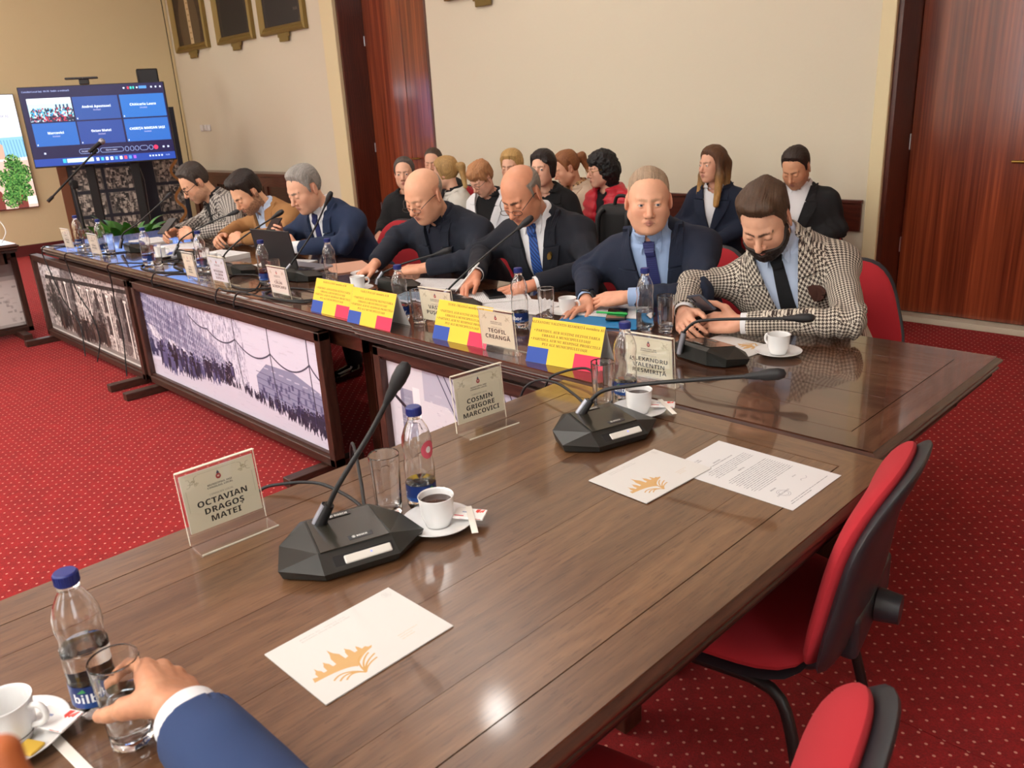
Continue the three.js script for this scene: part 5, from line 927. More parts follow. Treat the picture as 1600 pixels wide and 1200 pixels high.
{
  const disc = (r0, r1) => { const pos = [], idx = [], n = 28, m = 4; for (let i = 0; i <= m; i++) for (let j = 0; j < n; j++) { const r = lerp(r0, r1, i / m), t = j / n * 2 * PI, a = -.3 + r * cos(t) / .031, R = .0316; pos.push(R * cos(a) , .136 + r * sin(t) * 1.15, -R * sin(a) + 0); } for (let i = 0; i < m; i++) for (let j = 0; j < n; j++) { const a = i * n + j, b = i * n + (j + 1) % n; idx.push(a, b, a + n, b, b + n, a + n); } const g = new THREE.BufferGeometry(); g.setAttribute('position', new THREE.Float32BufferAttribute(pos, 3)); g.setIndex(idx); g.computeVertexNormals(); return g; };
  part('sticker', disc(.006, .0165), S({ color: 0xd2566a, roughness: .5, side: THREE.DoubleSide }), bt1, 'round red sticker'); part('sticker_centre', disc(.0004, .006), S({ color: 0xe9e6e6, roughness: .5, side: THREE.DoubleSide }), bt1, 'pale sticker centre');
}
bottle('water bottle beside the acrylic plate at the joint of the two tables', -1.275, -1.655, .06, 1.9);
bottle('half full water bottle in front of the man looking at the camera', -1.66, -2.27, .07, 1, 1, 0);
bottle('water bottle behind the gap between the two right yellow cards', -2.06, -2.05, .06, 1.6);
bottle('water bottle behind the second yellow card, before the man without tie', -2.525, -1.86, .06, 2.2);
bottle('water bottle behind the leftmost yellow card', -3.42, -2.12, .05, .3, 1, 0);
bottle('water bottle standing right before the laptop lid', -3.72, -1.93, .08, .8);
bottle('water bottle behind the narrow plate, before the man in the tan jacket', -4.42, -1.93, .07, 1.2);
bottle('water bottle near the table seam at the coiled cables', -4.93, -1.83, .07, 1.7);
bottle('water bottle behind the second plate from the table end', -5.75, -1.86, .06, .6);
bottle('farthest water bottle at the end of the row table', -6.22, -1.87, .06, 2.1);
// ----- tumblers -----
const GLP = [[0, .002], [.024, .002], [.0262, .004], [.0312, .128], [.0306, .1315], [.0296, .1295], [.0252, .03], [.022, .014], [.012, .0115], [0, .0115]];
const GLG = (() => { const g = lathe(GLP, 40), p = g.attributes.position; for (let i = 0; i < p.count; i++) { const x = p.getX(i), y = p.getY(i), z = p.getZ(i), r = hypot(x, z), a = atan2(z, x); if (r > .015) { const k = 1 - .035 * (1 - sst(.08, .118, y)) * abs(cos(a * 5)); p.setX(i, x * k); p.setZ(i, z * k); } } g.computeVertexNormals(); return g; })();
const GLW = (h) => lathe([[0, .0125], [.0118, .0118], [.0222, .0142], [.0257, .031], [.0257 + (h - .03) * .044, h], [0, h]], 32);
function tumbler(label, x, z, water = 0) { const t = thing('tumbler', label, 'glass', [x, TY + .0004, z], 0); part('glass', GLG, M.glass, t); if (water) part('water', GLW(water), M.water, t); return t; }
tumbler('glass of water gripped by the hand at the lower left', -1.0, -.229, .075);
tumbler('empty fluted glass beside the stickered bottle on the foreground table', -1.255, -.845);
tumbler('empty fluted glass beside the second coffee cup, behind the bent microphone', -1.285, -1.572);
tumbler('glass with a little water before the man looking at the camera', -1.585, -2.288, .03);
tumbler('empty glass behind the rightmost yellow card', -2.03, -2.16);
tumbler('glass beside the bottle behind the second yellow card', -2.44, -1.88);
tumbler('glass beside the bottle at the laptop', -3.63, -1.935);
tumbler('glass behind the narrow plate, before the man in the tan jacket', -4.36, -1.92);
tumbler('glass beside the bottle at the coiled cables', -4.84, -1.85);
tumbler('glass beside the bottle behind the second plate from the end', -5.64, -1.87);
tumbler('farthest glass at the end of the row table', -6.12, -1.88);
// ----- coffee cups with saucers -----
const CUPG = lathe([[0, .004], [.021, .004], [.0222, 0], [.0245, 0], [.0262, .006], [.0318, .02], [.0345, .058], [.0356, .0605], [.0345, .0615], [.0325, .058], [.0295, .02], [.022, .0085], [0, .0075]], 44), CUPH = tube([[.032, .05, 0], [.046, .052, 0], [.053, .04, 0], [.048, .026, 0], [.031, .02, 0]], .0042, 28, 10), SAUG = lathe([[0, .004], [.026, .004], [.03, .006], [.05, .009], [.069, .0155], [.0715, .017], [.0705, .0145], [.05, .0055], [.032, .0005], [.028, 0], [0, .0005]], 48);
const sachet = tex(canvas(128, 80, (g, w, h) => { g.fillStyle = '#f1efec'; g.fillRect(0, 0, w, h); g.fillStyle = '#d83a2c'; for (let i = 0; i < 3; i++) { g.beginPath(); g.moveTo(86 + i * 14, 6 + (i % 2) * 18); g.lineTo(104 + i * 8, 4); g.lineTo(96 + i * 10, 36 - i * 4); g.lineTo(84 + i * 12, 26); g.fill(); } g.fillStyle = '#8a93b4'; g.fillRect(30, 30, 22, 8); g.fillStyle = '#d03848'; g.fillRect(4, 62, 40, 8); }));
M.sachet = S({ map: sachet, roughness: .6 }); M.stick = S({ color: 0xe7e2d8, roughness: .8 }); M.sachetY = S({ color: 0xcaa43a, roughness: .5 });
function cup(label, where, x, z, turn, coffee = .048, extra = 1, s = 1, sx = 0) {
  const sa = thing('saucer', 'white saucer ' + where, 'saucer', [x, TY + .0004, z], 0); part('dish', SAUG, M.china, sa);
  const c = thing('coffee_cup', label, 'cup', [x, TY + .0065, z], turn); part('bowl', CUPG, M.china, c); part('handle', CUPH, M.china, c);
  if (coffee) part('coffee', lathe([[0, coffee - .001], [.0305 + (coffee - .03) * .06, coffee - .001], [.0312 + (coffee - .03) * .06, coffee], [0, coffee]], 36), M.coffee, c);
  if (extra) {
    const k = thing('sugar_sachet', 'white and red sugar sachet on the saucer ' + where.replace('under the cup', 'of the cup'), 'sachet', [x + .042, TY + .0205, z - .048 + sx], .55 + turn * 0); part('paper', new RoundedBoxGeometry(.062, .005, .04, 2, .0022).rotateZ(-.02), M.sachet, k);
    const q = thing('stirrer', 'white stirring stick across the saucer ' + where.replace('under', 'of'), 'stirrer', [x + .067, TY + .0255, z - .03 + sx], -.62); part('stick', new RoundedBoxGeometry(.11, .0016, .0125, 2, .0007), M.stick, q);
  }
  return c;
}
cup('white coffee cup with dark coffee beside the nearest microphone unit', 'under the cup beside the nearest microphone unit', -1.135, -.873, 2.1);
cup('white coffee cup with dark coffee beside the bent over microphone', 'under the cup beside the bent over microphone', -1.19, -1.60, 2.1);
cup('white coffee cup in front of the bearded man', 'under the bearded man\'s cup', -1.15, -2.262, 2.9, .03, 0);
cup('white coffee cup before the man looking at the camera', 'under the cup before the man looking at the camera', -2.04, -2.29, .2, .03, 0);
cup('white coffee cup at the fingers of the bald man without tie', 'under the cup of the bald man without tie', -3.17, -2.10, 1, .03, 0);
cup('white coffee cup before the man in the tan jacket', 'under the cup of the man in the tan jacket', -4.56, -2.05, 1, .03, 0);
cup('white coffee cup before the man in the pale checked jacket', 'under the cup of the man in the pale checked jacket', -5.12, -1.98, 1, .03, 0);
cup('nearly empty white coffee cup cut off at the lower left', 'under the cup at the lower left', -1.122, -.118, .8, .012, 0);
{
  const k = thing('sugar_sachet', 'white sachet with orange print beside the hand', 'sachet', [-1.098, TY + .021, -.166], .5); part('paper', new RoundedBoxGeometry(.062, .004, .04, 2, .0018), M.sachet, k);
  const y = thing('sugar_sachet', 'small yellow sachet on the lower left saucer', 'sachet', [-1.07, TY + .0175, -.126], .5); part('paper', new RoundedBoxGeometry(.03, .004, .024, 2, .0018), M.sachetY, y);
  const q = thing('stirrer', 'flat white stirring stick lying on the table below the glass', 'stirrer', [-1.015, TY + .0012, -.165], .1); part('stick', new RoundedBoxGeometry(.14, .002, .014, 2, .0009), M.stick, q);
  const pl_ = thing('saucer', 'white plate with snacks beside the bald man\'s reaching hand', 'plate', [-3.46, TY + .0004, -2.34], 0); part('dish', SAUG, M.china, pl_); for (let i = 0; i < 6; i++) part('snack', new THREE.IcosahedronGeometry(.012, 1).scale(1, .6, 1.2).translate(.03 * cos(i * 1.05), .014, .03 * sin(i * 1.05)), i % 3 ? S({ color: 0xa0703c, roughness: .7 }) : S({ color: 0xb03038, roughness: .6 }), pl_);
}
// ----- acrylic name plates -----
function plateTex(lines, small, k = 1, tint = '#dcd6bd') {
  const s = 256 * k; return tex(canvas(s, s, (g) => {
    g.scale(k, k); g.fillStyle = tint; g.fillRect(0, 0, 256, 256);
    g.strokeStyle = '#b3ac90'; g.lineWidth = 1.2; g.beginPath(); g.moveTo(60, 13); g.lineTo(196, 13); g.stroke(); for (const x of [12, 244]) { g.beginPath(); g.moveTo(x, 70); g.lineTo(x, 165); g.stroke(); }
    for (const m of [1, -1]) { g.save(); g.translate(m > 0 ? 14 : 242, 14); g.scale(m, 1); g.strokeStyle = '#a79f7f'; g.lineWidth = 1.6; for (const [a, b, c, d] of [[2, 44, 30, 20], [44, 2, 20, 30], [8, 30, 40, 34], [30, 8, 34, 40], [4, 8, 26, 22]]) { g.beginPath(); g.moveTo(a, b); g.bezierCurveTo(c, b, a, d, c, d); g.arc(c, d, 4, 0, 5); g.stroke(); } g.restore(); }
    g.fillStyle = '#9c2f2f'; g.beginPath(); g.ellipse(128, 46, 9, 12, 0, 0, 7); g.fill(); g.fillStyle = '#35405c'; g.beginPath(); g.moveTo(122, 34); g.lineTo(128, 20); g.lineTo(134, 34); g.fill(); g.fillStyle = '#d8b8a8'; g.fillRect(124, 42, 8, 7);
    g.textAlign = 'center'; g.fillStyle = '#3a3934'; g.font = 'bold 10.5px sans-serif'; g.fillText('MUNICIPIUL IAȘI', 128, 78); g.fillText('CONSILIUL LOCAL', 128, 90); g.font = '10.5px sans-serif'; g.fillStyle = '#85806c'; g.fillText('CONSILIER LOCAL', 128, 119);
    g.fillStyle = '#14130f'; g.font = `bold ${small ?? 36}px sans-serif`; lines.forEach((l, i) => g.fillText(l, 128, 156 + i * (small ? small + 4 : 38)));
  }));
}
function namePlate(label, x, z, turn, lines, o = {}) {   // text side is +z, foot runs to +z when lip is 1, to -z when -1
  const t = thing('name_plate', label, 'name plate', [x, TY + .0004, z], turn), w = o.w ?? .158, h = .148, lip = o.lip ?? 1, fd = .05, lean = o.lean ?? .08;
  const up = (g) => g.rotateX(-lean * lip).translate(0, .003, lip > 0 ? -fd / 2 : fd / 2);
  part('acrylic_sheet', up(bx(-w / 2, 0, -.0045, w / 2, h, -.002)), M.acrylic, t); part('acrylic_sheet', up(bx(-w / 2, .02, .002, w / 2, h, .0045)), M.acrylic, t);
  part('acrylic_foot', bx(-w / 2, 0, -fd / 2, w / 2, .0028, fd / 2), M.acrylic, t);
  const edge = [up(bx(-w / 2, h, -.0045, w / 2, h + .0015, .0045)), bx(-w / 2, 0, lip > 0 ? fd / 2 : -fd / 2 - .0015, w / 2, .003, lip > 0 ? fd / 2 + .0015 : -fd / 2), up(bx(-w / 2 - .001, 0, -.0045, -w / 2, h, -.002)), up(bx(w / 2, 0, -.0045, w / 2 + .001, h, -.002))];
  part('polished_edge', edge, M.edgeAcr ?? (M.edgeAcr = S({ color: 0xe6e2cf, roughness: .25 })), t);
  const m = S({ map: plateTex(lines, o.small, o.k ?? 1, o.tint), roughness: .7 }), cw = w - .01, ch = h - .03;
  const card = part('name_card', up(bx(-cw / 2, .022, -.0012, cw / 2, .022 + ch, .0012)), M.paper, t);
  part('print', up(tr(pane(cw, ch), 0, .022 + ch / 2, .0014)), m, card); part('print', up(tr(pane(cw, ch).rotateY(PI), 0, .022 + ch / 2, -.0014)), m, card);
  return t;
}
namePlate('acrylic name plate nearest the viewer, standing on the foreground table edge', -1.415, -.588, PI / 2 - .03, ['OCTAVIAN', 'DRAGOȘ', 'MATEI'], { k: 2, lip: 1 });
namePlate('acrylic name plate on the foreground table at its far edge, middle of the table', -1.425, -1.285, PI / 2 - .1, ['COSMIN', 'GRIGORE', 'MARCOVICI'], { k: 2, lip: 1 });
namePlate('acrylic name plate right of the rightmost yellow card, beside the bottle', -1.30, -1.825, .08, ['ALEXANDRU', 'VALENTIN', 'RESMIRIŢĂ'], { k: 2, lip: -1 });
namePlate('acrylic name plate between the third and fourth yellow cards', -1.885, -1.795, .05, ['TEOFIL', 'CREANGĂ'], { lip: -1, k: 2, small: 42 });
namePlate('acrylic name plate partly hidden behind the third yellow card', -2.32, -1.90, .08, ['VASILE', 'PUȘCAȘU'], { lip: -1, small: 42, w: .17 });
namePlate('tall white name plate left of the leftmost yellow card', -3.335, -1.82, .02, ['CĂLIN', 'SCRIPCARU'], { lip: -1, small: 38, tint: '#e2dfd6' });
namePlate('pale blue tinted name plate left of the bottle at the laptop', -3.895, -1.805, .02, ['BOGDAN', 'FLORIN', 'ILIESCU'], { lip: -1, tint: '#dfe3ec', w: .17 });
namePlate('narrow cream name plate near the middle table seam', -4.18, -1.785, .02, ['LIDIA', 'MARIA', 'TĂTARU'], { lip: -1, tint: '#e3dcc8', w: .125, small: 28 });
namePlate('second name plate from the far end of the row table', -5.61, -1.795, .02, ['MIHAI', 'ANDREI'], { lip: -1, tint: '#e4e0d2', w: .16 });
namePlate('farthest name plate at the far end of the row table', -6.125, -1.795, .02, ['IOANA', 'RADU'], { lip: -1, tint: '#e4e0d2', w: .16 });
// ----- yellow folded cards -----
const cardTex = (name) => tex(canvas(512, 300, (g, w, h) => {
  g.fillStyle = '#eec93c'; g.fillRect(0, 0, w, h); g.fillStyle = '#2c4fa8'; g.fillRect(0, 196, 152, 104); g.fillStyle = '#e23358'; g.fillRect(338, 196, 174, 104);
  g.fillStyle = '#5a4310'; g.textAlign = 'center'; g.font = 'bold 21px serif'; g.fillText(name + ' membru AUR', 262, 34);
  g.font = 'bold 22px serif'; ['• PARTIDUL AUR SUSŢINE DEZVOLTAREA', 'URBANĂ A MUNICIPIULUI IAȘI', '• PARTIDUL AUR NU RESPINGE PROIECTELE', 'PUZ ALE MUNICIPIULUI IAȘI'].forEach((l, i) => g.fillText(l, 258, 90 + i * 29));
}));
function tentCard(label, x, z, turn, name, w = .272) {
  const t = thing('tent_card', label, 'card', [x, TY + .0004, z], turn), h = .142, a = .36;
  const m = S({ map: cardTex(name), roughness: .7 }), half = h * sin(a);
  part('front_leaf', bx(-w / 2, 0, -.0008, w / 2, h, 0).rotateX(-a).translate(0, 0, half), M.paper, t); part('back_leaf', bx(-w / 2, 0, 0, w / 2, h, .0008).rotateX(a).translate(0, 0, -half), M.paper, t);
  part('print', tr(pane(w, h), 0, h / 2, .0004).rotateX(-a).translate(0, 0, half), m, t); return t;
}
tentCard('yellow folded card with blue and red corners, leftmost of the four', -2.875, -1.795, .02, 'MARIUS LUNGU', .265);
tentCard('second yellow folded card from the left, overlapping the leftmost one', -2.57, -1.775, .03, 'VASILE PUȘCAȘU');
tentCard('third yellow folded card, beside the plate with the two line name', -2.095, -1.82, .05, 'TEOFIL CREANGĂ', .268);
tentCard('rightmost yellow folded card with the longest name line', -1.625, -1.825, .12, 'ALEXANDRU VALENTIN RESMIRIŢĂ', .272);
// ----- envelopes and papers -----
const envTex = tex(canvas(1024, 740, (g, w, h) => {
  g.fillStyle = '#d2d0cc'; g.fillRect(0, 0, w, h); g.strokeStyle = '#b9b7b4'; g.lineWidth = 2; g.beginPath(); g.ellipse(w - 70, 66, 34, 38, 0, 0, 7); g.stroke(); for (let i = 0; i < 7; i++) { g.beginPath(); g.moveTo(w - 92 + i * 6, 40); g.lineTo(w - 86 + i * 6, 92); g.stroke(); }
  g.strokeStyle = '#d2d0cc'; g.beginPath(); g.moveTo(30, 150); g.lineTo(860, 142); g.stroke(); g.textAlign = 'left';
  g.fillStyle = '#b4b2ae'; g.font = '21px sans-serif'; g.fillText('MUNICIPIUL IAȘI — CONSILIUL LOCAL', 230, 66); g.fillText('BULEVARDUL ȘTEFAN CEL MARE ȘI SFÂNT', 230, 94);
  g.fillStyle = '#c9b79a'; g.font = '18px sans-serif'; for (let i = 0; i < 3; i++) g.fillText(['www.primaria-iasi.ro', 'consiliul local', 'Iași, România'][i], 700, 540 + i * 26);
  // skyline emblem in gold with a spray of leaves
  g.save(); g.translate(110, 380); g.scale(1.15, 1.12); g.fillStyle = '#c9a26c'; g.beginPath(); g.moveTo(-40, 120);
  for (const [x, y] of [[-30, 80], [0, 92], [0, 60], [14, 40], [20, 10], [26, 40], [38, 60], [40, 84], [62, 84], [66, 40], [78, 20], [84, 0], [92, 20], [102, 40], [106, 76], [128, 74], [132, 10], [150, -30], [160, -80], [170, -30], [190, 8], [192, 70], [214, 66], [220, 24], [232, 4], [236, -16], [244, 4], [254, 24], [258, 66], [278, 66], [284, 40], [292, 20], [300, 40], [306, 70], [330, 64], [340, 84], [364, 86], [350, 104]]) g.lineTo(x, y);
  g.quadraticCurveTo(260, 120, 200, 190); g.quadraticCurveTo(160, 130, -40, 120); g.fill();
  g.strokeStyle = '#c59c62'; g.lineWidth = 11; for (const [a, b, c, d] of [[40, 190, 120, 150], [60, 220, 130, 180], [90, 240, 150, 205], [270, 120, 205, 150], [310, 130, 225, 180], [330, 165, 235, 205], [318, 205, 235, 230]]) { g.beginPath(); g.moveTo(a, b); g.quadraticCurveTo(c, d - 16, 200, 268); g.stroke(); } g.restore();
}));
M.envPrint = S({ map: envTex, roughness: .8 });
function printed(name, label, cat, x, z, turn, w, d, m, y = 0, t = .0016) {
  const o = thing(name, label, cat, [x, TY + .0004 + y, z], turn); part('paper', bx(-w / 2, 0, -d / 2, w / 2, t, d / 2), M.paper, o); part('print', new THREE.PlaneGeometry(w, d).rotateX(-PI / 2).translate(0, t + .0003, 0), m, o); return o;
}
// envelope text reads towards the table's user at +x: turn so that the print's up is -x
printed('envelope', 'white envelope with golden skyline emblem at the bottom, nearest the viewer', 'envelope', -.947, -.557, PI / 2 + .01, .236, .168, M.envPrint);
printed('envelope', 'white envelope with golden skyline emblem lying on the corner of the letter', 'envelope', -.948, -1.316, PI / 2 - .05, .222, .158, M.envPrint, .0012);
printed('envelope', 'white envelope with golden emblem in front of the bearded man', 'envelope', -1.31, -2.27, PI - .15, .222, .158, M.envPrint);
const letter = tex(canvas(724, 1024, (g, w, h) => {
  g.fillStyle = '#d6d6d6'; g.fillRect(0, 0, w, h); g.fillStyle = '#55555c'; g.textAlign = 'center'; g.font = 'bold 17px serif'; g.fillText('MUNICIPIUL IAȘI', 220, 96); g.fillText('CONSILIUL LOCAL', 220, 118); g.fillText('DISPOZIŢIE', 360, 214); g.fillText('privind convocarea Consiliului Local Iași', 360, 238);
  const rows = (y0, n, x0, x1) => { for (let i = 0; i < n; i++) { let x = x0 + (i % 3 === 0 ? 30 : 0), end = i === n - 1 ? lerp(x0, x1, .5) : x1; while (x < end) { const L = 14 + 50 * rnd(); g.fillStyle = `rgba(62,62,70,${.5 + .3 * rnd()})`; g.fillRect(x, y0 + i * 20, min(L, end - x), 4.5); x += L + 7; } } };
  rows(276, 6, 110, 640); g.fillStyle = '#4a4a50'; g.font = 'bold 18px serif'; g.fillText('DISPUNE:', 360, 428); rows(460, 13, 90, 650);
  g.fillStyle = '#55555c'; g.font = 'bold 17px serif'; g.fillText('PRIMAR,', 200, 775); g.font = '17px serif'; g.fillText('Avizat', 500, 775); g.strokeStyle = '#7c7c86'; g.lineWidth = 2.5; g.beginPath(); g.arc(200, 850, 48, 0, 7); g.stroke(); g.beginPath(); g.arc(200, 850, 34, 0, 7); g.stroke(); g.fillText('CONTRASEMNEAZĂ', 200, 852); g.beginPath(); g.moveTo(460, 850); g.bezierCurveTo(500, 800, 510, 890, 560, 830); g.stroke(); rows(950, 2, 80, 650);
}));
M.letter = S({ map: letter, roughness: .85 });
printed('letter', 'white printed letter with a round stamp lying near the far table corner', 'paper', -.787, -1.462, -PI / 2 - .02 + PI, .205, .297, M.letter, 0, .0006).rotation.y = PI / 2 - .045;
scene.children[scene.children.length - 1].rotation.y = 1.55 + PI / 2 * 0;
const sheetTex = tex(canvas(256, 362, (g, w, h) => { g.fillStyle = '#dddddd'; g.fillRect(0, 0, w, h); for (let i = 0; i < 30; i++) { let x = 24; while (x < 225) { const L = 6 + 22 * rnd(); g.fillStyle = `rgba(80,80,88,${.35 + .3 * rnd()})`; g.fillRect(x, 34 + i * 10, L, 2); x += L + 3; } } }));
M.sheet = S({ map: sheetTex, roughness: .85 });
printed('paper_stack', 'stack of printed sheets under the phone of the man with the striped tie', 'paper', -2.50, -2.33, 2.5, .21, .297, M.sheet, 0, .008);
printed('paper_stack', 'loose printed sheets right of the writing hand, beside the phone', 'paper', -2.30, -2.30, 1.7, .21, .297, M.sheet, 0, .002);
printed('paper_stack', 'printed sheets before the bald man without tie', 'paper', -2.95, -2.40, 2.0, .21, .297, M.sheet, 0, .003);
printed('paper_stack', 'printed sheets before the man looking at the camera', 'paper', -1.93, -2.40, 1.9, .21, .297, M.sheet, .0095, .003);
printed('paper_stack', 'white papers left of the laptop', 'paper', -4.18, -2.30, 1.9, .21, .297, M.sheet, 0, .006);
printed('paper_stack', 'thick white paper stack before the man in the tan jacket', 'paper', -4.72, -2.18, 1.7, .21, .297, M.sheet, 0, .03);
printed('paper_stack', 'spread white papers before the man in the pale checked jacket', 'paper', -5.45, -2.26, 1.4, .21, .297, M.sheet, 0, .01);
printed('paper_stack', 'white papers at the far end of the row near the plant', 'paper', -5.95, -2.25, 1.5, .21, .297, M.sheet, 0, .012);
const fo = thing('folder', 'blue cardboard folder under the sheets of the man looking at the camera', 'folder', [-1.87, TY + .0004, -2.31], 1.9); part('cover', new RoundedBoxGeometry(.235, .008, .315, 2, .003).translate(0, .004, 0), S({ color: 0x1d7ab2, roughness: .6 }), fo);
const bc = thing('folder', 'white folder with a blue cover strip among the far papers', 'folder', [-5.2, TY + .0004, -2.14], 1.5); part('cover', new RoundedBoxGeometry(.22, .016, .3, 2, .003).translate(0, .008, 0), S({ color: 0xd9dbe2, roughness: .6 }), bc); part('cover_strip', new RoundedBoxGeometry(.222, .002, .1, 2, .0008).translate(0, .017, .05), S({ color: 0x2550b4, roughness: .5 }), bc);
const pf = thing('folder', 'thin pinkish folder right of the laptop', 'folder', [-3.72, TY + .0004, -2.42], 1.2); part('cover', new RoundedBoxGeometry(.22, .006, .3, 2, .002).translate(0, .003, 0), S({ color: 0xcf9f86, roughness: .7 }), pf);
function phone(label, pos, rot, caseM = M.black) { const t = thing('smartphone', label, 'phone', pos); t.rotation.set(...rot); part('case', new RoundedBoxGeometry(.074, .156, .009, 4, .004), caseM, t); part('screen', new RoundedBoxGeometry(.069, .149, .001, 2, .0004).translate(0, 0, .0047), M.blackGloss, t); const c = part('camera_block', new RoundedBoxGeometry(.022, .045, .003, 2, .0014).translate(-.02, .045, -.0055), M.plastic, t); for (let i = 0; i < 2; i++) part('camera_lens', new THREE.CylinderGeometry(.007, .007, .002, 16).rotateX(PI / 2).translate(-.02, .055 - i * .02, -.0072), M.blackGloss, c); return t; }
phone('dark grey phone held in both hands by the bearded man', [-1.475, .86, -2.335], [-2.35, .35, .9, 'XYZ'], S({ color: 0x3d4350, roughness: .35 }));
phone('black phone lying on the sheets before the man with the striped tie', [-2.515, TY + .0145, -2.35], [-PI / 2, 0, 1.0]);
phone('black phone lying under the green pen', [-1.84, TY + .018, -2.34], [-PI / 2, 0, .6]);
phone('dark phone held by the man in the pale checked jacket', [-5.68, .875, -2.28], [-1.0, .2, .3]);
phone('dark phone held up by the man at the laptop', [-4.38, .93, -2.36], [-.9, .2, .3]);
function pen(label, a, b, m) { const A = A3(a), B = A3(b), t = thing('pen', label, 'pen', a), d = B.clone().sub(A); part('barrel', bar([0, 0, 0], d.clone().multiplyScalar(.9), .0042), m, t); part('tip', bar(d.clone().multiplyScalar(.9), d, .004, .0008), M.steel, t); part('clip', bar(d.clone().multiplyScalar(.03).add(V(0, .0055, 0)), d.clone().multiplyScalar(.32).add(V(0, .0055, 0)), .001), m, t); }
pen('white pen in the hand of the man with the striped tie', [-2.63, .885, -2.38], [-2.70, .762, -2.29], M.paper);
pen('bright green pen lying across the black phone', [-1.79, TY + .026, -2.34], [-1.92, TY + .025, -2.30], S({ color: 0x1fae4a, roughness: .35 }));
// laptop seen from behind
{
  const t = thing('laptop', 'black laptop with its lid raised, seen from behind, before the grey haired man', 'laptop', [-3.93, TY + .0004, -2.13], PI + .12);
  part('base', new RoundedBoxGeometry(.33, .016, .23, 3, .006).translate(0, .008, .115), M.silver, t);
  const l = part('lid', new RoundedBoxGeometry(.33, .225, .008, 3, .0035).translate(0, .1125, 0).rotateX(-.16).translate(0, .012, 0), S({ color: 0x17161a, roughness: .5 }), t);
  part('screen', pane(.31, .2).translate(0, .1125, .0045).rotateX(-.16).translate(0, .012, 0), M.blackGloss, l);
  part('keyboard', bx(-.14, .0165, .03, .14, .0178, .12), M.black, t); part('hinge', bar([-.12, .012, 0], [.12, .012, 0], .006), M.black, t);
  const w = thing('tablet', 'pale grey tablet lying between the bald man\'s arms', 'tablet', [-2.78, TY + .0004, -2.15], .3); part('case', new RoundedBoxGeometry(.24, .008, .17, 3, .0035).translate(0, .004, 0), M.silver, w); part('screen', new RoundedBoxGeometry(.22, .001, .15, 2, .0004).translate(0, .0084, 0), P({ color: 0x8fa8bc, roughness: .08, clearcoat: 1 }), w);
  const wt = thing('wrist_watch', 'dark smart watch on the wrist of the man looking at the camera', 'watch', [-2.035, .79, -2.405], .1); part('strap', new THREE.TorusGeometry(.033, .009, 10, 30).scale(1, 1, 1.6), M.rubber, wt); part('case', new RoundedBoxGeometry(.036, .01, .04, 3, .004).translate(0, .036, 0), M.blackGloss, wt);
}
// ----- cables -----
const cable = (label, pts, r = .0042) => tag(part('cable', tube(pts, r, pts.length * 10, 8), M.rubber, scene), label, 'cable');
const e = TY + .0046;
cable('black cable looping from the nearest microphone to the table edge behind the name plate', [[-1.25, .765, -.79], [-1.30, .768, -.805], [-1.37, .772, -.81], [-1.45, .775, -.80], [-1.515, .768, -.765], [-1.56, .755, -.72], [-1.575, .70, -.69], [-1.58, .3, -.66], [-1.6, .005, -.6]], .0038);
cable('black cable running straight back from the nearest microphone over the table edge', [[-1.25, .768, -.79], [-1.291, .765, -.81], [-1.378, .775, -.863], [-1.46, .80, -.91], [-1.535, .795, -.95], [-1.57, .75, -.965], [-1.575, .5, -.97], [-1.6, .005, -.97]], .0038);
cable('black cable arching from the bent over microphone towards the table seam', [[-1.215, .765, -1.48], [-1.28, .775, -1.505], [-1.36, .785, -1.54], [-1.46, .79, -1.572], [-1.54, .775, -1.575], [-1.575, .74, -1.56], [-1.59, .4, -1.55], [-1.6, .005, -1.55]], .0038);
cable('black cable arching over the table seam behind the glass', [[-1.25, .765, -1.50], [-1.32, .765, -1.58], [-1.40, .785, -1.68], [-1.48, .785, -1.73], [-1.545, .768, -1.705], [-1.585, .74, -1.68], [-1.61, .4, -1.672], [-1.62, .005, -1.675]], .0038);
cable('dark cable with loops beside the tall white name plate', [[-3.1, e, -2.15], [-3.2, e, -1.95], [-3.15, e, -1.82], [-3.3, e, -1.77], [-3.5, e, -1.80], [-3.55, e, -1.9], [-3.35, e + .002, -1.97], [-3.15, e + .004, -1.9], [-3.2, e + .004, -1.8], [-3.45, e + .004, -1.745], [-3.6, .762, -1.715], [-3.62, .72, -1.697], [-3.62, .688, -1.70], [-3.62, .68, -1.79], [-3.62, .5, -1.86]]);
cable('dark coiled cable left of the tall white name plate', [[-3.72, e, -2.03], [-3.6, e, -1.9], [-3.7, e, -1.8], [-3.95, e, -1.84], [-4.1, e, -1.95], [-3.95, e + .006, -2.0], [-3.7, e + .006, -1.88], [-3.6, e + .004, -1.78], [-3.75, e, -1.725], [-3.8, .762, -1.715], [-3.81, .72, -1.697], [-3.81, .688, -1.70], [-3.81, .68, -1.79], [-3.81, .5, -1.86]]);
cable('dark cable hanging over the edge of the middle table at left', [[-4.18, e, -1.93], [-4.35, e, -1.86], [-4.5, e, -1.78], [-4.56, .762, -1.715], [-4.58, .72, -1.697], [-4.58, .688, -1.70], [-4.58, .68, -1.79], [-4.58, .5, -1.86]]);
cable('dark cable coiled near the table seam', [[-4.9, e, -2.0], [-4.75, e, -1.9], [-4.5, e, -1.84], [-4.6, e, -1.76], [-4.9, e, -1.77], [-5.0, e, -1.86], [-4.8, e + .005, -1.95], [-4.55, e + .005, -1.9]]);
cable('dark cable hanging over the middle of the facade picture', [[-4.95, e, -2.02], [-5.0, e, -1.85], [-5.1, .765, -1.72], [-5.2, .745, -1.685], [-5.22, .66, -1.695], [-5.25, .5, -1.70], [-5.24, .3, -1.70], [-5.2, .05, -1.66]]);
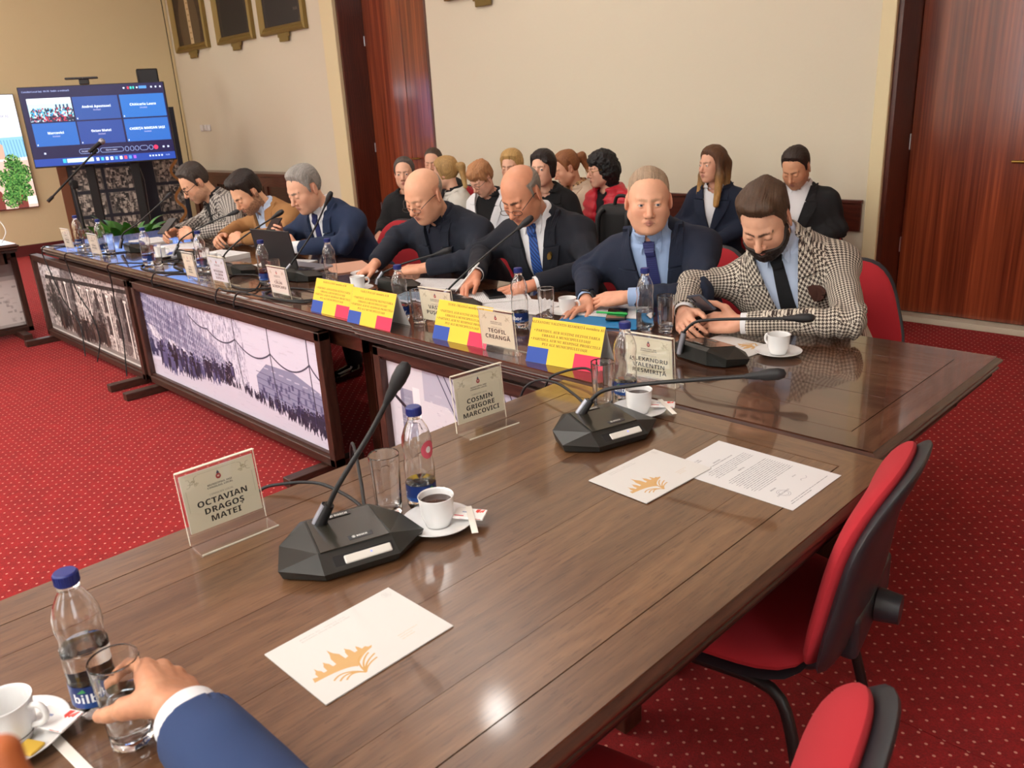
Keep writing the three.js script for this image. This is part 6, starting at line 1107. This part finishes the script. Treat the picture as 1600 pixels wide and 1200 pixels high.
cable('dark cable with a loose bow over the facade picture', [[-5.62, e, -1.96], [-5.7, e, -1.8], [-5.85, .765, -1.72], [-5.98, .745, -1.685], [-6.0, .66, -1.695], [-5.95, .5, -1.70], [-5.75, .35, -1.70], [-5.7, .2, -1.70], [-5.72, .05, -1.66]]);
cable('dark cable hanging beside the far end of the facade picture', [[-6.3, e, -1.95], [-6.42, e, -1.8], [-6.45, .765, -1.70], [-6.48, .73, -1.685], [-6.46, .62, -1.695], [-6.3, .4, -1.70], [-6.05, .25, -1.70], [-5.95, .05, -1.66]]);
// ---------- screens and stands at the far left ----------
{
  // wall screen with a picture of a palace
  const img = canvas(1024, 576, (g, w, h) => {
    g.fillStyle = '#e9e6f2'; g.fillRect(0, 0, w, h); for (let i = 0; i < 60; i++) { g.fillStyle = `rgba(255,255,255,${.2 * rnd()})`; g.beginPath(); g.ellipse(rnd() * w, rnd() * 200, 120, 30, 0, 0, 7); g.fill(); }
    g.fillStyle = '#3b3f55'; g.font = 'bold 34px serif'; g.textAlign = 'right'; g.fillText('MUNICIPIUL IAȘI', 930, 84); g.font = '17px serif'; g.fillText('CONSILIUL LOCAL', 985, 112);
    g.fillStyle = '#8fc2dd'; g.beginPath(); g.moveTo(0, 230); g.lineTo(1024, 210); g.lineTo(1024, 315); g.lineTo(0, 340); g.fill(); g.strokeStyle = '#5d8fb4'; g.lineWidth = 3; for (let i = 0; i < 70; i++) { g.beginPath(); g.moveTo(i * 15, 225); g.lineTo(i * 15 + 8, 330); g.stroke(); }
    g.fillStyle = '#e7b9aa'; g.fillRect(0, 320, w, 256); g.fillStyle = '#f4dccf'; g.fillRect(0, 318, w, 14); g.fillRect(0, 430, w, 10);
    for (let i = 0; i < 9; i++) { const x = 30 + i * 112; g.fillStyle = '#f2d8cc'; g.fillRect(x - 8, 342, 66, 80); g.fillStyle = '#6d5058'; g.fillRect(x, 350, 50, 66); g.fillStyle = '#7a3c34'; g.beginPath(); g.arc(x + 25, 500, 26, PI, 0); g.fill(); g.fillRect(x - 1, 500, 52, 76); }
    g.fillStyle = '#dca893'; g.beginPath(); g.moveTo(820, 320); g.lineTo(820, 250); g.lineTo(870, 215); g.lineTo(920, 250); g.lineTo(920, 320); g.fill();
    g.strokeStyle = '#4a3a2c'; g.lineWidth = 6; g.beginPath(); g.moveTo(950, 560); g.quadraticCurveTo(930, 480, 960, 340); g.stroke(); for (let i = 0; i < 2600; i++) { const k = i % 7, cx = [900, 950, 985, 930, 970, 905, 950][k], cy = [420, 350, 400, 470, 490, 520, 430][k], a = rnd() * 6.3, r = rnd(); g.fillStyle = ['#3f7436', '#5d9246', '#24481f', '#79a050', '#1d3a1a'][i % 5]; g.beginPath(); g.ellipse(cx + cos(a) * r * 46, cy + sin(a) * r * 52, 5, 3, a * 3, 0, 7); g.fill(); }
    g.fillStyle = '#f5f2ea'; g.fillRect(980, 520, 44, 40);
  });
  const t = thing('wall_screen', 'large glowing wall screen with a pink palace, cut off at the left edge', 'screen', [XL + .05, .625, -2.03], PI / 2), w = 2.44, h = 1.385;
  part('cabinet', bx(-w / 2 - .008, -.008, -.05, w / 2 + .008, h + .008, -.004, 0, .003), M.black, t);
  const m = tex(img); part('display', pane(w, h).translate(0, h / 2, 0), new THREE.MeshStandardMaterial({ color: 0x000000, emissive: 0xffffff, emissiveMap: m, emissiveIntensity: 1.35, roughness: .4 }), t);
  const l = new THREE.RectAreaLight(new THREE.Color(.86, .86, .95), 1.1, w, h); l.position.set(0, h / 2, .012); l.rotation.y = PI; t.add(l);
}
{
  const img = canvas(1024, 584, (g, w, h) => {
    g.fillStyle = '#120d3c'; g.fillRect(0, 0, w, h); g.fillStyle = '#bcd0ff'; g.font = '17px sans-serif'; g.fillText('Consiliul Local Iași  00:35  Sedința ordinară', 20, 36);
    g.fillStyle = '#e03a55'; g.fillRect(760, 22, 14, 18); g.fillStyle = '#38c8b8'; g.fillRect(780, 22, 14, 18); g.fillRect(800, 22, 12, 18); g.fillStyle = '#4d8fe0'; g.fillRect(845, 20, 56, 20); g.fillStyle = '#dfe8ff'; for (const x of [730, 825, 930, 962, 995]) g.fillRect(x, 25, 12, 12);
    const T = [['', 40, 80], ['Andrei Apostoaei', 356, 80], ['Chiticariu Laura', 692, 80], ['Marcovici', 40, 262], ['Octav Matei', 356, 262], ['CHIRIŢA MARIAN IAȘI', 692, 262]];
    T.forEach(([n, x, y], i) => { const wd = i % 3 === 0 ? 306 : 322; g.fillStyle = ['#1f4f96', '#25488e', '#2467b6', '#235fae', '#24418a', '#2560b0'][i]; g.fillRect(x, y, wd, 172); g.textAlign = 'center'; g.fillStyle = '#f4f8ff'; g.font = 'bold 25px sans-serif'; g.fillText(n, x + wd / 2, y + 84); g.font = '17px sans-serif'; g.fillStyle = '#c9b8d8'; if (n) g.fillText('Invited', x + wd / 2, y + 106); g.fillStyle = '#d8e4ff'; g.fillRect(x + 8, y + 154, 7, 11); });
    // live picture of the hall
    g.save(); g.beginPath(); g.rect(40, 80, 306, 172); g.clip(); g.fillStyle = '#bfe3ee'; g.fillRect(40, 80, 306, 172); g.fillStyle = '#f3fbfd'; g.fillRect(40, 80, 306, 40); g.fillStyle = '#3a4a66'; for (let i = 0; i < 4; i++) g.fillRect(230 + i * 26, 128, 13, 34); for (let i = 0; i < 260; i++) { g.fillStyle = ['#2a8fc4', '#57b4c8', '#1c2740', '#a8324a', '#e9f4f4', '#12203a'][i % 6]; g.fillRect(46 + rnd() * 300, 150 + rnd() * 56, 10, 14); } for (let i = 0; i < 120; i++) { g.fillStyle = ['#b02f48', '#141c34', '#2a2c48'][i % 3]; g.fillRect(40 + rnd() * 306, 206 + rnd() * 46, 16, 16); } g.restore();
    g.textAlign = 'left'; g.fillStyle = '#cfe0ff'; g.font = '13px sans-serif'; g.fillText('Sala mare', 50, 246);
    g.strokeStyle = '#9fb6e8'; g.lineWidth = 3; for (const [x, wd] of [[330, 140], [482, 168], [662, 26], [700, 26], [736, 26], [772, 58], [840, 28]]) { g.beginPath(); g.roundRect ? g.roundRect(x, 470, wd, 34, 16) : g.rect(x, 470, wd, 34); g.stroke(); } g.fillStyle = '#dfe8ff'; g.font = '15px sans-serif'; g.fillText('Dezactivare audio', 346, 492); g.fillText('Oprire video', 520, 492); g.fillStyle = '#e8305a'; g.beginPath(); g.arc(890, 487, 17, 0, 7); g.fill(); g.fillStyle = '#cfd8f4'; for (const x of [80, 940, 975]) g.fillRect(x, 480, 14, 14);
    g.fillStyle = '#1c3f96'; g.fillRect(0, 528, w, 56); g.fillStyle = '#cdeef8'; g.fillRect(230, 536, 190, 30); g.fillStyle = '#35b4d4'; g.fillRect(200, 536, 24, 30); ['#e8f0ff', '#4fc0e8', '#f3f3f3', '#ffffff', '#4aa0e0', '#e8e8f4', '#e84868', '#4898e8', '#a05ad0'].forEach((c, i) => { g.fillStyle = c; g.fillRect(440 + i * 34, 540, 20, 24); }); g.fillStyle = '#d8e4ff'; for (let i = 0; i < 5; i++) g.fillRect(830 + i * 22, 546, 12, 12); g.font = '13px sans-serif'; g.fillText('10:35', 950, 556);
  });
  const t = thing('television', 'large flat television on a stand showing a grid of video call tiles', 'television', [-9.656, 0, -3.356], PI / 2 - .506), y = 1.58, w = 1.44, h = .82;
  part('bezel', bx(-w / 2, y - h / 2, -.05, w / 2, y + h / 2, -.003, 0, .006), M.black, t);
  part('display', pane(w - .02, h - .022).translate(0, y + .004, .0), new THREE.MeshStandardMaterial({ color: 0x000000, emissive: 0xffffff, emissiveMap: tex(img), emissiveIntensity: 1.4, roughness: .25 }), t);
  const l = new THREE.RectAreaLight(new THREE.Color(.16, .3, .66), 1.3, w - .02, h - .022); l.position.set(0, y, .012); l.rotation.y = PI; t.add(l);
  for (const x of [-.2, .26]) part('upright', bx(x - .045, .1, -.12, x + .045, y + .1, -.06, 1, .006), M.blackMatte, t);
  part('mount_plate', bx(-.35, y - .2, -.07, .35, y + .2, -.05), M.blackMatte, t);
  for (const s of [-1, 1]) part('foot', [bar([s * .32, .06, -.3], [s * .55, .05, .35], .03), bar([s * .32, .06, -.3], [s * .25, .35, -.1], .025)], M.blackMatte, t);
  part('foot_brace', bar([-.45, .06, 0], [.45, .06, 0], .028), M.blackMatte, t);
  for (const s of [-1, 1]) for (const z of [-.3, .33]) part('caster', tr(new THREE.CylinderGeometry(.03, .03, .025, 16).rotateZ(PI / 2), s * (z < 0 ? .32 : .54), .03, z), M.rubber, t);
  const c = thing('video_camera', 'slim black conference camera bar standing on top of the television', 'camera', [-9.69, 1.992, -3.30], PI / 2 - .506); part('stand', bx(-.05, 0, -.03, .05, .055, .0, 0, .01), M.black, c); part('camera_bar', new RoundedBoxGeometry(.32, .022, .05, 3, .009).translate(-.02, .064, -.015), M.plastic, c); part('lens', new THREE.CylinderGeometry(.008, .008, .004, 16).rotateX(PI / 2).translate(0, .064, .012), M.blackGloss, c);
}
{
  const t = thing('loudspeaker', 'square black loudspeaker on a pole rising behind the television', 'speaker', [-10.8, 0, -4.44], PI / 2 - .35);
  part('cabinet', new RoundedBoxGeometry(.24, .3, .24, 3, .012).translate(0, 2.06, 0), M.blackMatte, t); part('grille', bx(-.105, 1.925, .12, .105, 2.195, .126), M.plastic, t); part('pole', bar([0, .1, 0], [0, 1.9, 0], .018), M.black, t);
  for (let i = 0; i < 3; i++) { const a = i * 2.094 + .4; part('leg', tube([[0, .75, 0], [.2 * cos(a), .4, .2 * sin(a)], [.45 * cos(a), .012, .45 * sin(a)]], .013, 16, 8), M.black, t); }
}
// display boards with old photographs under the television
{
  const img = (k) => tex(canvas(256, 512, (g, w, h) => {
    g.fillStyle = k ? '#141b2c' : '#171c2a'; g.fillRect(0, 0, w, h);
    const pic = (x, y, a, b) => { g.fillStyle = '#6c6862'; g.fillRect(x, y, a, b); for (let i = 0; i < 160; i++) { g.fillStyle = ['#9a948a', '#4a4642', '#c2bcb0', '#2b2a2a'][i % 4]; g.fillRect(x + rnd() * (a - 12), y + rnd() * (b - 12), 12 * rnd() + 3, 14 * rnd() + 3); } };
    if (k === 0) { for (let r = 0; r < 4; r++) for (let c = 0; c < 2; c++) pic(14 + c * 120, 150 + r * 88 - 40, 108, 76); g.fillStyle = '#c9c6bd'; g.font = 'bold 26px serif'; g.fillText('EX MEMORIA', 40, 470); g.font = '14px serif'; g.fillText('arhiva orașului vechi', 50, 494); }
    else { for (let r = 0; r < 4; r++) pic(120, 60 + r * 112, 118, 100); g.strokeStyle = '#b07a3c'; g.lineWidth = 12; g.beginPath(); g.moveTo(225, 0); for (let i = 0; i < 10; i++) g.quadraticCurveTo(180 + (i % 2) * 70, i * 52 + 26, 215, i * 52 + 52); g.stroke(); g.strokeStyle = '#dcd2b8'; g.lineWidth = 1.5; g.beginPath(); g.moveTo(20, 0); g.lineTo(70, 260); g.lineTo(60, 512); g.stroke(); }
  }));
  const board = (label, x, z, w, k, brown) => {
    const t = thing('display_board', label, 'display board', [x, 0, z], PI / 2 - .35);
    part('panel', bx(-w / 2, .1, -.03, w / 2, 1.75, -.002, 1), M.black, t); part('print', pane(w - .02, 1.63).translate(0, .925, 0), S({ map: img(k), roughness: .5 }), t); part('base', new RoundedBoxGeometry(w, .09, .2, 3, .02).translate(0, .045, -.02), M.plastic, t);
    if (brown) part('wooden_post', bx(-w / 2 - .1, 0, -.05, -w / 2 - .002, 1.7, .0, 1, .004), S({ color: 0x6b3d1c, roughness: .6 }), t);
  };
  board('dark display board with rows of old city photographs and a brown post', -10.25, -3.49, .73, 0, 1);
  board('dark display board with a wavy golden line beside the row of photographs', -10.5, -4.2, .67, 1);
}
{
  // microphone on a boom stand behind the far table end
  const t = thing('microphone_stand', 'black boom microphone stand rising in front of the television', 'microphone stand', [-7.62, 0, -2.36]);
  part('pole', bar([0, .25, 0], [0, 1.08, .02], .0125), M.black, t); part('pole_inner', bar([0, .9, .016], [0, 1.11, .02], .009), M.steel, t);
  part('boom', bar([0, .99, .24], [0, 1.36, -.215], .0085), M.black, t); part('counterweight', bar([0, .985, .246], [0, 1.02, .2], .014), M.black, t);
  part('boom_clamp', [tr(new THREE.CylinderGeometry(.03, .03, .05, 20).rotateZ(PI / 2), 0, 1.11, .02), tr(new RoundedBoxGeometry(.04, .07, .05, 3, .01), .02, 1.1, .02)], M.blackMatte, t);
  part('clip', bar([0, 1.34, -.19], [0, 1.375, -.225], .018), M.blackMatte, t);
  const q = V(0, .45, -.72).normalize(), m = part('microphone', bar([0, 1.352, -.16], [0, 1.42, -.262], .0145, .019), M.black, t); part('microphone_grille', tr(new THREE.SphereGeometry(.027, 20, 14), 0, 1.432, -.28), M.silver, m);
  for (let i = 0; i < 3; i++) { const a = i * 2.094 + .5; part('leg', [bar([0, .32, 0], [.32 * cos(a), .012, .32 * sin(a)], .009)], M.black, t); }
}
{
  // potted plant with large leaves on a stool behind the end of the row
  const t = thing('potted_plant', 'potted plant with broad green leaves behind the far end of the row table', 'plant', [-7.5, 0, -2.66]);
  part('stool', [tr(new THREE.CylinderGeometry(.2, .2, .03, 32), 0, .36, 0), ...[0, 1, 2].map((i) => bar([.14 * cos(i * 2.1), .35, .14 * sin(i * 2.1)], [.18 * cos(i * 2.1), 0, .18 * sin(i * 2.1)], .015))], M.jamb, t);
  part('pot', lathe([[0, .375], [.1, .375], [.14, .54], [.148, .545], [.148, .56], [.135, .56], [.13, .54], [0, .54]], 32), S({ color: 0x3a2c24, roughness: .6 }), t);
  const leafG = (L, W) => { const pos = [], idx = [], n = 9; for (let i = 0; i <= n; i++) { const u = i / n, w = W * Math.pow(sin(PI * Math.pow(u, .8)), .9) + .0015; for (const [s, dy] of [[-1, .014], [0, 0], [1, .014]]) pos.push(s * w / 2, .25 * L * sin(u * 2.2) + dy * sin(PI * u), u * L); } for (let i = 0; i < n; i++) for (let k = 0; k < 2; k++) { const a = i * 3 + k; idx.push(a, a + 3, a + 1, a + 1, a + 3, a + 4); } const g = new THREE.BufferGeometry(); g.setAttribute('position', new THREE.Float32BufferAttribute(pos, 3)); g.setIndex(idx); g.computeVertexNormals(); return g; };
  const V_ = [leafG(.26, .09), leafG(.22, .075), leafG(.3, .085)];
  for (let i = 0; i < 90; i++) { const o = part('leaf', V_[i % 3], M.leaf[floor(rnd() * 3)], t), a = rnd() * 6.28, r = .19 * sqrt(rnd()); o.position.set(r * cos(a), .5 + .12 * rnd(), r * sin(a)); o.rotation.set(-rr(-.1, .95), PI / 2 - a + rr(-.4, .4), rr(-.3, .3), 'YXZ'); const s = rr(.6, .95); o.scale.set(s * 1.15, s, s); }
}
tag(part('cable', tube([[-7.3, .76, -1.5], [-7.25, .88, -1.55], [-7.2, .92, -1.62], [-7.12, .84, -1.64], [-7.06, .76, -1.58]], .004, 40), M.paper, scene), 'thin pale cable bowed over the head table end', 'cable');
// ---------- the hand reaching for the glass, and a fingertip near the lens ----------
{
  const W = [-.886, .842, -.262], D = [-.93, -.04, -.22], B = [.12, .76, -.62], el = [-.60, .835, -.262];
  const t = thing('person', 'person reaching in at the bottom, only a hand with white cuff and blue sleeve showing', 'person', [W[0], 0, W[2]]);
  const h = handPrims(-1, W, D, B, { curl: [[.5, .55, .3], [.62, .62, .4], [.72, .68, .42], [.8, .7, .45]], spread: .1, thumb: [[.6, .45, -.66], [.72, .12, -.7], [.82, .02, -.55]], scale: 1.04 });
  const d = A3(W).sub(A3(el)).normalize(), back = A3(W).addScaledVector(d, -.1), pts = [W, back.toArray()]; for (const ch of h.fing) for (const c of ch) pts.push(c[0], c[1]);
  const hf = handField(h, W, back.toArray()), [a, b] = boundsOf(pts, .04), base = lin(0xc99470), red = lin(0xb65f48);
  const g = paint(nets((x, y, z) => hf(x, y, z) + .0006 * noise(x * 120, y * 120, z * 120), a, b, .0026), (x, y, z) => { const n = .5 + .5 * noise(x * 40, y * 40, z * 40); return mix3(base, red, .12 + .2 * n).map((v) => v * (1 + .06 * noise(x * 200, y * 200, z * 200))); });
  const put = (name, geo, m, label) => part(name, mg(geo).translate(-W[0], 0, -W[2]), m, t, label);
  put('body', g, M.skin);
  const nail = (c, r) => { const A = A3(c[0]), Bq = A3(c[1]), dd = Bq.clone().sub(A).normalize(), n = A3(B); n.addScaledVector(dd, -n.dot(dd)).normalize(); const q = new THREE.Quaternion().setFromRotationMatrix(new THREE.Matrix4().makeBasis(n.clone().cross(dd).multiplyScalar(1), n, dd)); return new THREE.SphereGeometry(1, 16, 10).scale(r * .72, r * .28, r * .95).applyQuaternion(q).translate(Bq.x + n.x * r * .72, Bq.y + n.y * r * .72, Bq.z + n.z * r * .72); };
  h.fing.forEach((ch) => put('nail', nail(ch[ch.length - 1], .0085), M.nail ?? (M.nail = P({ color: 0xd9a892, roughness: .3 }))));
  const q = new THREE.Quaternion().setFromUnitVectors(V(0, 1, 0), d), cuffAt = (u) => A3(W).addScaledVector(d, -u);
  const cu = (u0, u1, r0, r1, w) => { const p = cuffAt(u0), L = u0 - u1; return lathe([[r0, 0], [r0 + w, .002], [r1 + w, L - .002], [r1 + w * .6, L], [r1, L - .002], [r0 - .001, .001]], 40).applyQuaternion(q).translate(p.x, p.y, p.z); };
  put('cuff', cu(.12, .012, .0375, .0365, .0035), F.white);
  const A0 = el, A1 = cuffAt(.042).toArray(), sl = (x, y, z) => { let e = cap(x, y, z, A0, A1, .058, .0492) + .002 * noise(x * 18, y * 18, z * 18); const u = (x - A1[0]) * d.x + (y - A1[1]) * d.y + (z - A1[2]) * d.z; e = smax(e, u, .004); return max(e, -(cap(x, y, z, cuffAt(.09).toArray(), cuffAt(-.1).toArray(), .0422, .0422))); };
  const up = [-.36, .95, -.13], sf = (x, y, z) => smin(sl(x, y, z), cap(x, y, z, A0, up, .058, .066) + .003 * noise(x * 18, y * 18, z * 18), .03), [c, e2] = boundsOf([A0, A1, up], .1);
  put('sleeve', buv(nets(sf, c, e2, .005).toNonIndexed()), cloth(0x263a62));
}
{
  const p = FINGER, t = thing('person', 'blurred orange fingertip in the bottom left corner, close to the lens', 'person', p.base);
  const f = (x, y, z) => smin(cap(x, y, z, p.a, p.b, .0085, .0078), cap(x, y, z, p.b, p.c, .0088, .0095), .004);
  const [a, b] = boundsOf([p.a, p.b, p.c], .02); const base = lin(0xc4763f), red = lin(0xa8401f);
  part('body', paint(nets(f, a, b, .0014), (x, y, z) => mix3(base, red, .3 + .3 * noise(x * 90, y * 90, z * 90))).translate(-p.base[0], -p.base[1], -p.base[2]), M.skin, t);
}
{
  const t = thing('backpack', 'black backpack hanging on the chair back of the man with the striped tie', 'backpack', [-2.60, .62, -3.36]);
  part('body', new RoundedBoxGeometry(.3, .4, .14, 5, .05).translate(0, .2, -.02), M.blackMatte, t); part('front_pocket', new RoundedBoxGeometry(.22, .18, .06, 4, .025).translate(0, .12, -.1), M.rubber, t);
  part('top_handle', tube([[-.05, .39, 0], [-.03, .44, 0], [.03, .44, 0], [.05, .39, 0]], .009, 20, 8), M.blackMatte, t);
  for (const s of [-1, 1]) part('shoulder_strap', tube([[s * .08, .38, .05], [s * .09, .36, .075], [s * .1, .2, .078], [s * .12, .05, .06]], .014, 20, 8), M.rubber, t);
  part('zip', tube([[-.13, .3, -.09], [-.1, .36, -.092], [0, .385, -.094], [.1, .36, -.092], [.13, .3, -.09]], .003, 24, 6), M.silver, t);
  placeChair(-3.08, -3.70, .1, 'empty red chair in front of the woman in the red jacket');
  const p = thing('notebook', 'white notebook on the lap of the woman in the white jacket', 'notebook', [-4.03, .675, -3.66], .3); p.rotation.x = .15;
  part('pages', new RoundedBoxGeometry(.21, .012, .16, 2, .003), M.paper, p); part('cover', bx(-.107, -.009, -.082, .107, -.006, .082), M.redFabric, p);
}
renderer.render(scene, camera);
